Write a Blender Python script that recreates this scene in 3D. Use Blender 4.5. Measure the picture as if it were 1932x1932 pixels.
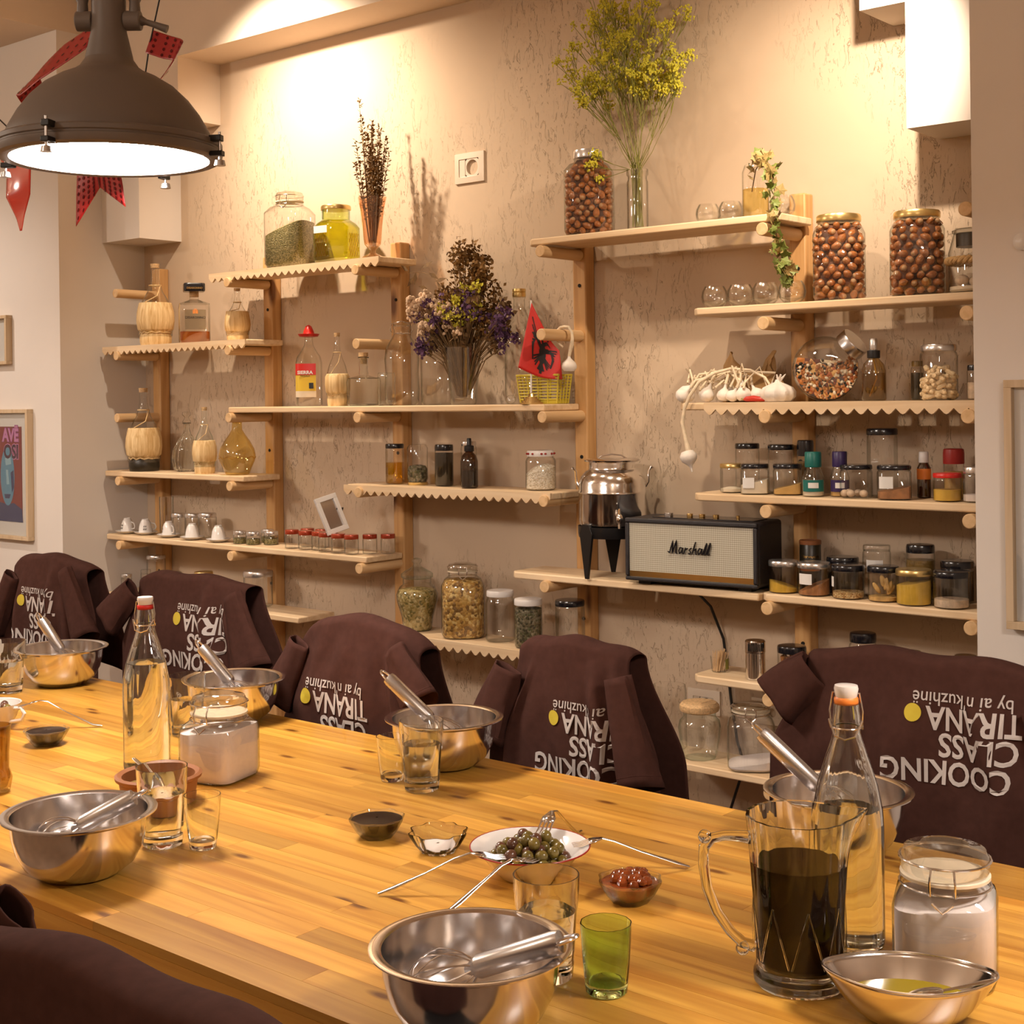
import bpy, bmesh, math, random
from mathutils import Vector, Matrix

for o in list(bpy.data.objects):
    bpy.data.objects.remove(o)
SC = bpy.context.scene
COL = SC.collection
R = math.radians
PI = math.pi

# ------------------------------------------------------------------ camera
cam = bpy.data.cameras.new('camera')
cam_o = bpy.data.objects.new('camera', cam)
COL.objects.link(cam_o)
cam.sensor_fit = 'HORIZONTAL'
cam.sensor_width = 36.0
cam.lens = 36.0 * 2650.0 / 1932.0
cam.shift_y = (752.0 - 966.0) / 1932.0
cam.clip_start = 0.05
YAW = R(40.0)
fw = Vector((-math.sin(YAW), math.cos(YAW), 0.0))
rt = Vector((math.cos(YAW), math.sin(YAW), 0.0))
up = Vector((0.0, 0.0, 1.0))
ROLL = R(0.75)
rt2 = rt * math.cos(ROLL) - up * math.sin(ROLL)
up2 = up * math.cos(ROLL) + rt * math.sin(ROLL)
m = Matrix((rt2, up2, -fw)).transposed().to_4x4()
m.translation = Vector((0.0, 0.0, 1.43))
cam_o.matrix_world = m
cam.dof.use_dof = False
SC.camera = cam_o

# ------------------------------------------------------------------ world, view
world = bpy.data.worlds.new('room_air')
SC.world = world
world.use_nodes = True
world.node_tree.nodes['Background'].inputs[0].default_value = (1.0, 0.72, 0.48, 1.0)
world.node_tree.nodes['Background'].inputs[1].default_value = 0.05
SC.view_settings.view_transform = 'Standard'
SC.view_settings.look = 'None'
SC.view_settings.gamma = 1.0
SC.view_settings.use_curve_mapping = False
SC.view_settings.exposure = 0.56
SC.cycles.use_denoising = True
SC.cycles.max_bounces = 12
SC.cycles.diffuse_bounces = 3
SC.cycles.glossy_bounces = 5
SC.cycles.transmission_bounces = 12
SC.cycles.transparent_max_bounces = 22
SC.cycles.sample_clamp_indirect = 4.0
SC.cycles.caustics_reflective = False

# ------------------------------------------------------------------ lights
def spot(name, loc, target, power, color, angle, blend=0.6, radius=0.035):
    l = bpy.data.lights.new(name, 'SPOT')
    l.energy = power
    l.color = color
    l.spot_size = R(angle)
    l.spot_blend = blend
    l.shadow_soft_size = radius
    o = bpy.data.objects.new(name, l)
    COL.objects.link(o)
    o.location = loc
    d = Vector(target) - Vector(loc)
    o.rotation_euler = d.to_track_quat('-Z', 'Y').to_euler()
    return o

WARM = (1.0, 0.82, 0.62)
NEUT = (1.0, 0.88, 0.77)
# halogen spots fixed just in front of the shelf wall, and one over the far pillar
spot('ceiling_spot_left', (-3.98, 3.02, 2.90), (-3.93, 3.65, 2.15), 92, WARM, 124, 1.0, 0.02)
spot('ceiling_spot_right', (-1.40, 2.98, 2.52), (-1.90, 3.65, 2.12), 56, WARM, 84, 1.0, 0.02)
spot('ceiling_spot_garlic', (-1.95, 2.30, 3.10), (-1.98, 3.48, 1.35), 62, WARM, 46, 1.0, 0.03)
spot('ceiling_spot_middle', (-2.95, 2.45, 3.20), (-2.85, 3.65, 0.9), 20, WARM, 90, 0.9)
spot('ceiling_spot_far', (-6.2, 1.9, 2.9), (-5.5, 3.23, 0.9), 60, NEUT, 75, 0.9)
# unseen fill lights, added out of frame to brighten the upper room
def fill_light(name, loc, power, color=(1.0, 0.86, 0.71), radius=0.09):
    l = bpy.data.lights.new(name, 'POINT')
    l.energy = power; l.color = color; l.shadow_soft_size = radius
    o = bpy.data.objects.new(name, l); COL.objects.link(o); o.location = loc
fill_light('fill_light_near', (0.75, -0.9, 2.75), 17)
fill_light('fill_light_left', (-2.6, -0.7, 2.75), 23)
fill_light('fill_light_far', (-5.6, 0.3, 2.75), 40)

# ------------------------------------------------------------------ mesh helpers
class MB:
    """collects vertices and faces; build() links them as one mesh object"""
    def __init__(s):
        s.v = []; s.f = []
    def add(s, vs, fs):
        n = len(s.v)
        s.v += [tuple(p) for p in vs]
        s.f += [tuple(i + n for i in f) for f in fs]
        return s
    def box(s, x0, x1, y0, y1, z0, z1, mtx=None):
        vs = [Vector(p) for p in ((x0,y0,z0),(x1,y0,z0),(x1,y1,z0),(x0,y1,z0),(x0,y0,z1),(x1,y0,z1),(x1,y1,z1),(x0,y1,z1))]
        if mtx is not None: vs = [mtx @ p for p in vs]
        return s.add(vs, [(0,3,2,1),(4,5,6,7),(0,1,5,4),(1,2,6,5),(2,3,7,6),(3,0,4,7)])
    def cbox(s, c, d, mtx=None):
        return s.box(c[0]-d[0]/2, c[0]+d[0]/2, c[1]-d[1]/2, c[1]+d[1]/2, c[2]-d[2]/2, c[2]+d[2]/2, mtx)
    def lathe(s, prof, n=24, c=(0,0,0), shape=None, cap0=True, cap1=True, sx=1.0, sy=1.0, mtx=None):
        """prof: (r, z[, w]); w weights the cross-section shape"""
        vs = []; fs = []
        for p in prof:
            r, z = p[0], p[1]; w = p[2] if len(p) > 2 else 1.0
            for i in range(n):
                a = 2*PI*(i+0.5)/n
                k = 1.0
                if shape is not None: k = 1.0 + (shape(a, z) - 1.0)*w
                vs.append(Vector((c[0]+sx*r*k*math.cos(a), c[1]+sy*r*k*math.sin(a), c[2]+z)))
        m = len(prof)
        for j in range(m-1):
            for i in range(n):
                i2 = (i+1) % n
                fs.append((j*n+i, j*n+i2, (j+1)*n+i2, (j+1)*n+i))
        if cap0: fs.append(tuple(reversed(range(n))))
        if cap1: fs.append(tuple((m-1)*n+i for i in range(n)))
        if mtx is not None: vs = [mtx @ p for p in vs]
        return s.add(vs, fs)
    def cyl(s, p0, p1, r, n=14, r1=None):
        return s.tube([p0, p1], [r, r if r1 is None else r1], n)
    def tube(s, pts, r, n=8, closed=False, flat=1.0, cap=True):
        pts = [Vector(p) for p in pts]
        rs = r if isinstance(r, (list, tuple)) else [r]*len(pts)
        vs = []; fs = []; m = len(pts)
        prev = None
        for k, p in enumerate(pts):
            if closed: t = pts[(k+1) % m] - pts[k-1]
            else: t = pts[min(k+1, m-1)] - pts[max(k-1, 0)]
            if t.length < 1e-9: t = Vector((0,0,1))
            t.normalize()
            if prev is None:
                a = Vector((0,0,1)) if abs(t.z) < 0.9 else Vector((1,0,0))
                u = t.cross(a).normalized()
            else:
                u = prev - t*prev.dot(t)
                if u.length < 1e-6: u = t.cross(Vector((0,0,1)))
                u.normalize()
            prev = u
            w = t.cross(u)
            for i in range(n):
                a = 2*PI*i/n
                vs.append(p + u*(rs[k]*math.cos(a)) + w*(rs[k]*flat*math.sin(a)))
        last = m if closed else m-1
        for k in range(last):
            k2 = (k+1) % m
            for i in range(n):
                i2 = (i+1) % n
                fs.append((k*n+i, k*n+i2, k2*n+i2, k2*n+i))
        if cap and not closed:
            fs.append(tuple(reversed(range(n)))); fs.append(tuple((m-1)*n+i for i in range(n)))
        return s.add(vs, fs)
    def ball(s, c, r, n=10, m=7, sc=(1,1,1), mtx=None):
        vs = []; fs = []
        vs.append(Vector((0,0,-r*sc[2])))
        for j in range(1, m):
            b = -PI/2 + PI*j/m
            for i in range(n):
                a = 2*PI*i/n
                vs.append(Vector((r*sc[0]*math.cos(b)*math.cos(a), r*sc[1]*math.cos(b)*math.sin(a), r*sc[2]*math.sin(b))))
        vs.append(Vector((0,0,r*sc[2])))
        for i in range(n):
            fs.append((0, 1+(i+1) % n, 1+i))
            for j in range(m-2):
                fs.append((1+j*n+i, 1+j*n+(i+1) % n, 1+(j+1)*n+(i+1) % n, 1+(j+1)*n+i))
            fs.append((1+(m-2)*n+i, 1+(m-2)*n+(i+1) % n, len(vs)-1))
        if mtx is not None: vs = [mtx @ p for p in vs]
        return s.add([p+Vector(c) for p in vs], fs)
    def prism(s, poly, y0, y1, mtx=None):
        """polygon in x,z extruded along y"""
        n = len(poly)
        vs = [Vector((p[0], y0, p[1])) for p in poly] + [Vector((p[0], y1, p[1])) for p in poly]
        fs = [tuple(range(n)), tuple(reversed(range(n, 2*n)))]
        for i in range(n):
            j = (i+1) % n
            fs.append((i, i+n, j+n, j))
        if mtx is not None: vs = [mtx @ p for p in vs]
        return s.add(vs, fs)
    def grid(s, fn, nu, nv):
        vs = [fn(i/nu, j/nv) for j in range(nv+1) for i in range(nu+1)]
        fs = [(j*(nu+1)+i, j*(nu+1)+i+1, (j+1)*(nu+1)+i+1, (j+1)*(nu+1)+i) for j in range(nv) for i in range(nu)]
        return s.add(vs, fs)
    def mesh(s, name, mat=None, smooth=True):
        me = bpy.data.meshes.new(name)
        me.from_pydata(s.v, [], s.f)
        bm = bmesh.new(); bm.from_mesh(me)
        bmesh.ops.recalc_face_normals(bm, faces=bm.faces)
        bm.to_mesh(me); bm.free()
        if mat is not None: me.materials.append(mat)
        if smooth:
            for p in me.polygons: p.use_smooth = True
            try: me.set_sharp_from_angle(angle=R(38))
            except Exception: pass
        return me
    def build(s, name, mat, parent=None, loc=(0,0,0), rz=0.0, bevel=0.0, solid=0.0, sub=0, smooth=True):
        o = bpy.data.objects.new(name, s.mesh(name, mat, smooth))
        COL.objects.link(o)
        o.location = loc
        o.rotation_euler = (0, 0, rz)
        if parent is not None: o.parent = parent
        if solid:
            md = o.modifiers.new('thickness', 'SOLIDIFY'); md.thickness = solid; md.offset = 0
        if sub:
            md = o.modifiers.new('smooth', 'SUBSURF'); md.levels = sub; md.render_levels = sub
        if bevel:
            md = o.modifiers.new('bevel', 'BEVEL'); md.width = bevel; md.segments = 2; md.limit_method = 'ANGLE'
        return o

def tag(o, label, cat, group=None):
    o['label'] = label; o['category'] = cat
    if group: o['group'] = group
    return o
def thing(name, label, cat, loc=(0,0,0), rz=0.0, group=None):
    o = bpy.data.objects.new(name, None)
    COL.objects.link(o)
    o.empty_display_size = 0.02
    o.location = loc; o.rotation_euler = (0, 0, rz)
    return tag(o, label, cat, group)
def struct(o):
    o['kind'] = 'structure'
    return o
def stuff(o):
    o['kind'] = 'stuff'
    return o
def copy_tree(o, loc, rz=None, label=None, parent=None):
    c = o.copy(); COL.objects.link(c)
    c.parent = parent
    if parent is None:
        c.location = loc
        if rz is not None: c.rotation_euler = (0, 0, rz)
        if label: c['label'] = label
    for ch in list(o.children):
        copy_tree(ch, None, None, None, c)
    return c

# cross-sections for lathe
def square(p=7.0):
    return lambda a, z: (abs(math.cos(a))**p + abs(math.sin(a))**p)**(-1.0/p)
def ngon(n, ph=0.0):
    def f(a, z):
        w = 2*PI/n
        t = (a+ph) % w - w/2
        return math.cos(w/2)/math.cos(t)*1.04
    return f
def flute(n, amp):
    return lambda a, z: 1.0 + amp*math.cos(n*a)

# ------------------------------------------------------------------ material helpers
def new_mat(name):
    mt = bpy.data.materials.new(name)
    mt.use_nodes = True
    return mt, mt.node_tree.nodes, mt.node_tree.links
def setp(b, **kw):
    names = dict(color='Base Color', rough='Roughness', metal='Metallic', spec='Specular IOR Level', trans='Transmission Weight',
                 ior='IOR', coat='Coat Weight', coatr='Coat Roughness', sheen='Sheen Weight', emis='Emission Color', emit='Emission Strength',
                 sss='Subsurface Weight', aniso='Anisotropic', alpha='Alpha')
    for k, v in kw.items():
        i = b.inputs[names[k]]
        if k in ('color', 'emis'): v = tuple(v) + (1.0,) if len(v) == 3 else v
        i.default_value = v
def plain(name, color, rough=0.5, var=0.0, scale=20.0, bump=0.0, **kw):
    """principled with fine procedural colour variation and relief"""
    mt, N, L = new_mat(name)
    b = N['Principled BSDF']
    setp(b, color=color, rough=rough, **kw)
    if var or bump:
        tc = N.new('ShaderNodeTexCoord')
        nz = N.new('ShaderNodeTexNoise'); nz.inputs['Scale'].default_value = scale; nz.inputs['Detail'].default_value = 5
        L.new(tc.outputs['Object'], nz.inputs['Vector'])
    if var:
        cr = N.new('ShaderNodeValToRGB')
        e = cr.color_ramp.elements
        e[0].position = 0.3; e[1].position = 0.7
        e[0].color = tuple(max(0, c*(1-var)) for c in color[:3]) + (1,)
        e[1].color = tuple(min(1, c*(1+var)) for c in color[:3]) + (1,)
        L.new(nz.outputs['Fac'], cr.inputs['Fac']); L.new(cr.outputs['Color'], b.inputs['Base Color'])
    if bump:
        bp = N.new('ShaderNodeBump'); bp.inputs['Strength'].default_value = bump; bp.inputs['Distance'].default_value = 0.004
        L.new(nz.outputs['Fac'], bp.inputs['Height']); L.new(bp.outputs['Normal'], b.inputs['Normal'])
    return mt
def glass(name, tint=(0.97, 0.98, 0.97), edge=(0.62, 0.66, 0.62), ior=1.45, rough=0.02, gloss=1.0):
    """thin-walled glass: passes light straight through, reflects by Fresnel, darkens at grazing angles to mimic refraction"""
    mt, N, L = new_mat(name)
    N.remove(N['Principled BSDF'])
    out = N['Material Output']
    lw = N.new('ShaderNodeLayerWeight'); lw.inputs['Blend'].default_value = 0.5
    cr = N.new('ShaderNodeValToRGB')
    e = cr.color_ramp.elements
    e[0].position = 0.45; e[0].color = tint + (1,)
    e[1].position = 1.0; e[1].color = edge + (1,)  # darker edge colour stands in for refraction at the rim
    L.new(lw.outputs['Facing'], cr.inputs['Fac'])
    tr = N.new('ShaderNodeBsdfTransparent'); L.new(cr.outputs['Color'], tr.inputs['Color'])
    gl = N.new('ShaderNodeBsdfGlossy'); gl.inputs['Roughness'].default_value = rough; gl.inputs['Color'].default_value = (1, 1, 1, 1)
    # Schlick reflectance, the same from both sides of a thin wall
    pw = N.new('ShaderNodeMath'); pw.operation = 'POWER'; pw.inputs[1].default_value = 4.5
    L.new(lw.outputs['Facing'], pw.inputs[0])
    mu = N.new('ShaderNodeMath'); mu.operation = 'MULTIPLY_ADD'; mu.use_clamp = True
    mu.inputs[1].default_value = min(0.95, 0.7*gloss); mu.inputs[2].default_value = ((ior-1)/(ior+1))**2*2.0*gloss
    L.new(pw.outputs[0], mu.inputs[0])
    mx = N.new('ShaderNodeMixShader')
    L.new(mu.outputs[0], mx.inputs['Fac']); L.new(tr.outputs[0], mx.inputs[1]); L.new(gl.outputs[0], mx.inputs[2])
    L.new(mx.outputs[0], out.inputs['Surface'])
    return mt
def wood(name, light, dark, axis='X', scale=1.0, rough=0.45, coat=0.0, rnd=0.0, knots=False, spec=0.4):
    mt, N, L = new_mat(name)
    b = N['Principled BSDF']
    setp(b, rough=rough, coat=coat, coatr=0.12, spec=spec)
    tc = N.new('ShaderNodeTexCoord')
    oi = N.new('ShaderNodeObjectInfo')
    ad = N.new('ShaderNodeVectorMath'); ad.operation = 'ADD'
    sc = N.new('ShaderNodeVectorMath'); sc.operation = 'SCALE'; sc.inputs['Scale'].default_value = 37.0
    cb = N.new('ShaderNodeCombineXYZ')
    for i in range(3): L.new(oi.outputs['Random'], cb.inputs[i])
    L.new(cb.outputs[0], sc.inputs[0]); L.new(tc.outputs['Object'], ad.inputs[0]); L.new(sc.outputs[0], ad.inputs[1])
    mp = N.new('ShaderNodeMapping')
    st = {'X': (1.2, 22, 22), 'Y': (22, 1.2, 22), 'Z': (22, 22, 1.2)}[axis]
    mp.inputs['Scale'].default_value = tuple(k*scale for k in st)
    L.new(ad.outputs[0], mp.inputs['Vector'])
    nz = N.new('ShaderNodeTexNoise'); nz.inputs['Scale'].default_value = 2.0; nz.inputs['Detail'].default_value = 6; nz.inputs['Distortion'].default_value = 0.6
    L.new(mp.outputs[0], nz.inputs['Vector'])
    cr = N.new('ShaderNodeValToRGB')
    e = cr.color_ramp.elements
    e[0].position = 0.30; e[0].color = dark + (1,)
    e[1].position = 0.62; e[1].color = light + (1,)
    L.new(nz.outputs['Fac'], cr.inputs['Fac'])
    last = cr.outputs['Color']
    if rnd:
        hv = N.new('ShaderNodeHueSaturation')
        mr = N.new('ShaderNodeMapRange'); mr.inputs['To Min'].default_value = 1.0-rnd; mr.inputs['To Max'].default_value = 1.0+rnd*0.6
        L.new(oi.outputs['Random'], mr.inputs['Value']); L.new(mr.outputs[0], hv.inputs['Value'])
        L.new(last, hv.inputs['Color']); last = hv.outputs['Color']
    if knots:
        m2 = N.new('ShaderNodeMapping'); m2.inputs['Scale'].default_value = {'X': (3.0, 9.0, 6), 'Y': (9, 3, 6), 'Z': (9, 9, 3)}[axis]
        L.new(ad.outputs[0], m2.inputs['Vector'])
        vo = N.new('ShaderNodeTexVoronoi'); vo.inputs['Scale'].default_value = 0.9
        if axis == 'X': vo.voronoi_dimensions = '2D'
        L.new(m2.outputs[0], vo.inputs['Vector'])
        kr = N.new('ShaderNodeValToRGB')
        k = kr.color_ramp.elements
        k[0].position = 0.025 if axis == 'X' else 0.10; k[0].color = (1, 1, 1, 1)
        k[1].position = 0.075 if axis == 'X' else 0.20; k[1].color = (0, 0, 0, 1)
        L.new(vo.outputs['Distance'], kr.inputs['Fac'])
        mx = N.new('ShaderNodeMix'); mx.data_type = 'RGBA'
        mx.inputs[7].default_value = (dark[0]*0.33, dark[1]*0.25, dark[2]*0.2, 1)
        L.new(kr.outputs['Color'], mx.inputs[0]); L.new(last, mx.inputs[6]); last = mx.outputs[2]
    L.new(last, b.inputs['Base Color'])
    bp = N.new('ShaderNodeBump'); bp.inputs['Strength'].default_value = 0.12; bp.inputs['Distance'].default_value = 0.001
    L.new(nz.outputs['Fac'], bp.inputs['Height']); L.new(bp.outputs['Normal'], b.inputs['Normal'])
    return mt
def speckle(name, cols, scale=120.0, rough=0.7):
    """granular filling: random colour per cell with relief"""
    mt, N, L = new_mat(name)
    b = N['Principled BSDF']; setp(b, rough=rough)
    tc = N.new('ShaderNodeTexCoord')
    vo = N.new('ShaderNodeTexVoronoi'); vo.inputs['Scale'].default_value = scale
    L.new(tc.outputs['Object'], vo.inputs['Vector'])
    sp = N.new('ShaderNodeSeparateColor'); L.new(vo.outputs['Color'], sp.inputs[0])
    cr = N.new('ShaderNodeValToRGB'); cr.color_ramp.interpolation = 'CONSTANT'
    e = cr.color_ramp.elements
    while len(e) < len(cols): e.new(0.5)
    for i, c in enumerate(cols):
        e[i].position = i/len(cols); e[i].color = tuple(c) + (1,)
    L.new(sp.outputs[0], cr.inputs['Fac']); L.new(cr.outputs['Color'], b.inputs['Base Color'])
    bp = N.new('ShaderNodeBump'); bp.inputs['Strength'].default_value = 0.8; bp.inputs['Distance'].default_value = 0.004; bp.invert = True
    L.new(vo.outputs['Distance'], bp.inputs['Height']); L.new(bp.outputs['Normal'], b.inputs['Normal'])
    return mt

# ------------------------------------------------------------------ materials
def plaster():
    mt, N, L = new_mat('trowelled_plaster')
    b = N['Principled BSDF']; setp(b, rough=0.85, spec=0.2)
    tc = N.new('ShaderNodeTexCoord')
    mp = N.new('ShaderNodeMapping'); mp.inputs['Rotation'].default_value = (0, R(28), 0); mp.inputs['Scale'].default_value = (34, 34, 11)
    L.new(tc.outputs['Object'], mp.inputs['Vector'])
    n1 = N.new('ShaderNodeTexNoise'); n1.inputs['Scale'].default_value = 1.6; n1.inputs['Detail'].default_value = 7; n1.inputs['Roughness'].default_value = 0.62; n1.inputs['Distortion'].default_value = 1.1
    L.new(mp.outputs[0], n1.inputs['Vector'])
    ridge = N.new('ShaderNodeValToRGB')
    e = ridge.color_ramp.elements
    e[0].position = 0.0; e[0].color = (0.55, 0.55, 0.55, 1); e[1].position = 1.0; e[1].color = (0.6, 0.6, 0.6, 1)
    for pos, v in ((0.395, 0.56), (0.408, 0.1), (0.421, 0.60), (0.62, 0.62), (0.65, 0.72)):
        q = e.new(pos); q.color = (v, v, v, 1)
    L.new(n1.outputs['Fac'], ridge.inputs['Fac'])
    n2 = N.new('ShaderNodeTexNoise'); n2.inputs['Scale'].default_value = 1.7; n2.inputs['Detail'].default_value = 2
    L.new(tc.outputs['Object'], n2.inputs['Vector'])
    mk = N.new('ShaderNodeMapRange'); mk.inputs['From Min'].default_value = 0.44; mk.inputs['From Max'].default_value = 0.60
    L.new(n2.outputs['Fac'], mk.inputs['Value'])
    n3 = N.new('ShaderNodeTexNoise'); n3.inputs['Scale'].default_value = 9; n3.inputs['Detail'].default_value = 6
    L.new(tc.outputs['Object'], n3.inputs['Vector'])
    fl = N.new('ShaderNodeMix'); fl.data_type = 'FLOAT'; fl.inputs[2].default_value = 0.58
    L.new(mk.outputs[0], fl.inputs[0]); L.new(ridge.outputs['Color'], fl.inputs[3])
    ad = N.new('ShaderNodeMath'); ad.operation = 'MULTIPLY_ADD'; ad.inputs[1].default_value = 0.35
    L.new(n3.outputs['Fac'], ad.inputs[0]); L.new(fl.outputs[0], ad.inputs[2])
    bp = N.new('ShaderNodeBump'); bp.inputs['Strength'].default_value = 0.75; bp.inputs['Distance'].default_value = 0.006
    L.new(ad.outputs[0], bp.inputs['Height']); L.new(bp.outputs['Normal'], b.inputs['Normal'])
    cr = N.new('ShaderNodeValToRGB')
    q = cr.color_ramp.elements
    q[0].position = 0.0; q[0].color = (0.42, 0.29, 0.19, 1); q[1].position = 0.5; q[1].color = (0.58, 0.44, 0.315, 1)
    L.new(fl.outputs[0], cr.inputs['Fac']); L.new(cr.outputs['Color'], b.inputs['Base Color'])
    return mt

M = {}
M['plaster'] = plaster()
M['paint'] = plain('smooth_wall_paint', (0.70, 0.57, 0.45), 0.8, var=0.03, scale=3, bump=0.04)
M['paint_white'] = plain('pillar_paint', (0.76, 0.69, 0.63), 0.75, var=0.02, scale=3, bump=0.03)
M['floor'] = plain('floor_tiles', (0.20, 0.12, 0.07), 0.45, var=0.2, scale=4)
M['pine'] = wood('pine_board', (0.84, 0.64, 0.42), (0.70, 0.48, 0.27), 'X', 1.0, 0.5, rnd=0.06)
M['pine_post'] = wood('pine_post', (0.64, 0.37, 0.155), (0.50, 0.26, 0.09), 'Z', 1.0, 0.5, rnd=0.05, knots=True)
M['pine_dowel'] = wood('pine_dowel', (0.78, 0.53, 0.29), (0.64, 0.40, 0.19), 'Y', 1.0, 0.5, rnd=0.05)
M['table'] = wood('varnished_lamella', (0.70, 0.36, 0.060), (0.46, 0.185, 0.020), 'X', 0.9, 0.38, coat=0.18, rnd=0.30, knots=True, spec=0.35)
M['table_core'] = wood('table_core', (0.64, 0.33, 0.06), (0.46, 0.20, 0.03), 'X', 1.0, 0.45)
M['steel'] = plain('polished_steel', (0.74, 0.71, 0.70), 0.14, metal=1.0)
M['steel_soft'] = plain('satin_steel', (0.62, 0.60, 0.60), 0.27, metal=1.0)
M['chrome'] = plain('chrome', (0.88, 0.86, 0.84), 0.13, metal=1.0)
M['iron'] = plain('grey_lamp_metal', (0.15, 0.118, 0.10), 0.5)
M['black_metal'] = plain('black_metal', (0.012, 0.011, 0.012), 0.32, metal=0.3)
M['black_plastic'] = plain('black_plastic', (0.010, 0.009, 0.010), 0.38)
M['black_lid'] = plain('black_lid', (0.008, 0.008, 0.012), 0.22, coat=0.4)
M['gold_lid'] = plain('gold_lid', (0.78, 0.58, 0.24), 0.28, metal=0.9)
M['silver_lid'] = plain('silver_lid', (0.75, 0.73, 0.72), 0.25, metal=0.9)
M['white_lid'] = plain('white_lid', (0.80, 0.76, 0.74), 0.35)
M['red_lid'] = plain('copper_red_lid', (0.42, 0.055, 0.02), 0.22, metal=0.35, coat=0.4)
M['red_plastic'] = plain('red_plastic', (0.62, 0.02, 0.015), 0.3)
M['red_cap'] = plain('dark_red_cap', (0.35, 0.015, 0.012), 0.35)
M['green_cap'] = plain('green_cap', (0.01, 0.14, 0.12), 0.35)
M['purple_cap'] = plain('purple_cap', (0.035, 0.018, 0.09), 0.35)
M['orange'] = plain('orange_seal', (0.85, 0.25, 0.04), 0.45)
M['porcelain'] = plain('white_porcelain', (0.80, 0.76, 0.73), 0.18, coat=0.5)
M['paper'] = plain('white_paper', (0.80, 0.77, 0.74), 0.7)
M['terracotta'] = plain('terracotta', (0.27, 0.095, 0.03), 0.55, var=0.1, scale=30)
M['cork'] = plain('cork', (0.62, 0.40, 0.20), 0.75, var=0.25, scale=160, bump=0.3)
M['straw'] = wood('straw_leaf', (0.86, 0.64, 0.34), (0.58, 0.34, 0.12), 'Z', 2.2, 0.6)
M['rope'] = plain('hemp_rope', (0.62, 0.40, 0.18), 0.8, var=0.2, scale=90, bump=0.5)
M['fabric'] = plain('brown_cotton', (0.060, 0.025, 0.019), 0.95, var=0.12, scale=60, bump=0.12, spec=0.08)
M['print_ink'] = plain('grey_print_ink', (0.52, 0.46, 0.43), 0.8)
M['yellow_ink'] = plain('yellow_print_ink', (0.55, 0.42, 0.03), 0.8)
M['chair'] = plain('black_chair', (0.009, 0.008, 0.008), 0.45)
M['glass'] = glass('clear_glass', (0.985, 0.985, 0.98), (0.42, 0.44, 0.40))
M['glass_milk'] = glass('frosted_label', (0.80, 0.78, 0.70), (0.7, 0.68, 0.6), 1.45, 0.3, 1.0)
M['glass_lid'] = glass('pale_lid_glass', (0.88, 0.86, 0.82), (0.55, 0.53, 0.50), 1.5, 0.03, 1.8)
M['glass_heavy'] = glass('heavy_clear_glass', (0.98, 0.982, 0.975), (0.30, 0.34, 0.31), 1.5, 0.02, 1.2)
M['glass_aqua'] = glass('aqua_glass', (0.965, 0.985, 0.978), (0.42, 0.60, 0.54), 1.5, 0.02, 1.3)
M['glass_green'] = glass('green_glass', (0.74, 0.80, 0.42), (0.40, 0.50, 0.10), 1.5, 0.03, 1.2)
M['glass_olive'] = glass('olive_green_glass', (0.86, 0.92, 0.50), (0.20, 0.34, 0.04), 1.5, 0.03, 1.2)
M['glass_yellow'] = glass('yellow_glass', (0.93, 0.83, 0.50), (0.70, 0.52, 0.14), 1.5, 0.03, 1.3)
M['glass_amber'] = glass('smoky_amber_glass', (0.78, 0.68, 0.46), (0.45, 0.34, 0.14), 1.5, 0.03, 1.2)
M['glass_peach'] = glass('peach_glass', (0.97, 0.84, 0.72), (0.85, 0.56, 0.36), 1.5, 0.03, 1.3)
M['glass_brown'] = glass('brown_glass', (0.30, 0.17, 0.06), (0.05, 0.02, 0.01), 1.5, 0.03, 1.3)
M['water'] = glass('water', (0.975, 0.988, 0.98), (0.62, 0.70, 0.64), 1.33, 0.01, 1.2)
M['solid_glass'] = plain('solid_glass', (0.90, 0.97, 0.94), 0.0, trans=1.0, ior=1.45)
M['solid_green'] = plain('solid_green_glass', (0.62, 0.86, 0.46), 0.0, trans=1.0, ior=1.45)
M['rglass'] = plain('drinking_glass', (0.965, 0.99, 0.98), 0.0, trans=1.0, ior=1.45)
M['rwater'] = plain('clear_water', (0.98, 0.995, 0.99), 0.0, trans=1.0, ior=1.33)
M['oil'] = glass('olive_oil', (0.86, 0.68, 0.16), (0.70, 0.50, 0.06), 1.47, 0.02, 1.0)
M['pale_oil'] = glass('pale_yellow_water', (0.95, 0.87, 0.55), (0.80, 0.66, 0.28), 1.35, 0.02, 1.0)
M['nut_pale'] = plain('nut_scar', (0.44, 0.25, 0.12), 0.6)
M['oil_solid'] = plain('olive_oil_surface', (0.34, 0.24, 0.012), 0.06, coat=0.6)
M['oil_green'] = glass('yellow_green_oil', (0.88, 0.82, 0.14), (0.74, 0.70, 0.06), 1.47, 0.02, 1.0)
M['amaretto'] = glass('amber_liqueur', (0.88, 0.48, 0.10), (0.70, 0.30, 0.04), 1.4, 0.02, 1.0)
M['dark_liquid'] = plain('dark_juice', (0.010, 0.004, 0.002), 0.3, spec=0.0)
M['dark_jam'] = plain('dark_fruit_jam', (0.012, 0.004, 0.002), 0.3, spec=0.12)
M['red_jam'] = plain('amber_fruit_jam', (0.20, 0.040, 0.008), 0.2, var=0.5, scale=60, coat=0.25)
M['sugar'] = plain('white_sugar', (0.80, 0.70, 0.66), 0.9, var=0.03, scale=90)
M['hazel'] = plain('hazelnut_shell', (0.36, 0.125, 0.035), 0.32, var=0.35, scale=60, coat=0.3)
M['hazel_dark'] = speckle('nut_core', [(0.10, 0.03, 0.01), (0.16, 0.05, 0.015), (0.06, 0.02, 0.008)], 60)
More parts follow.
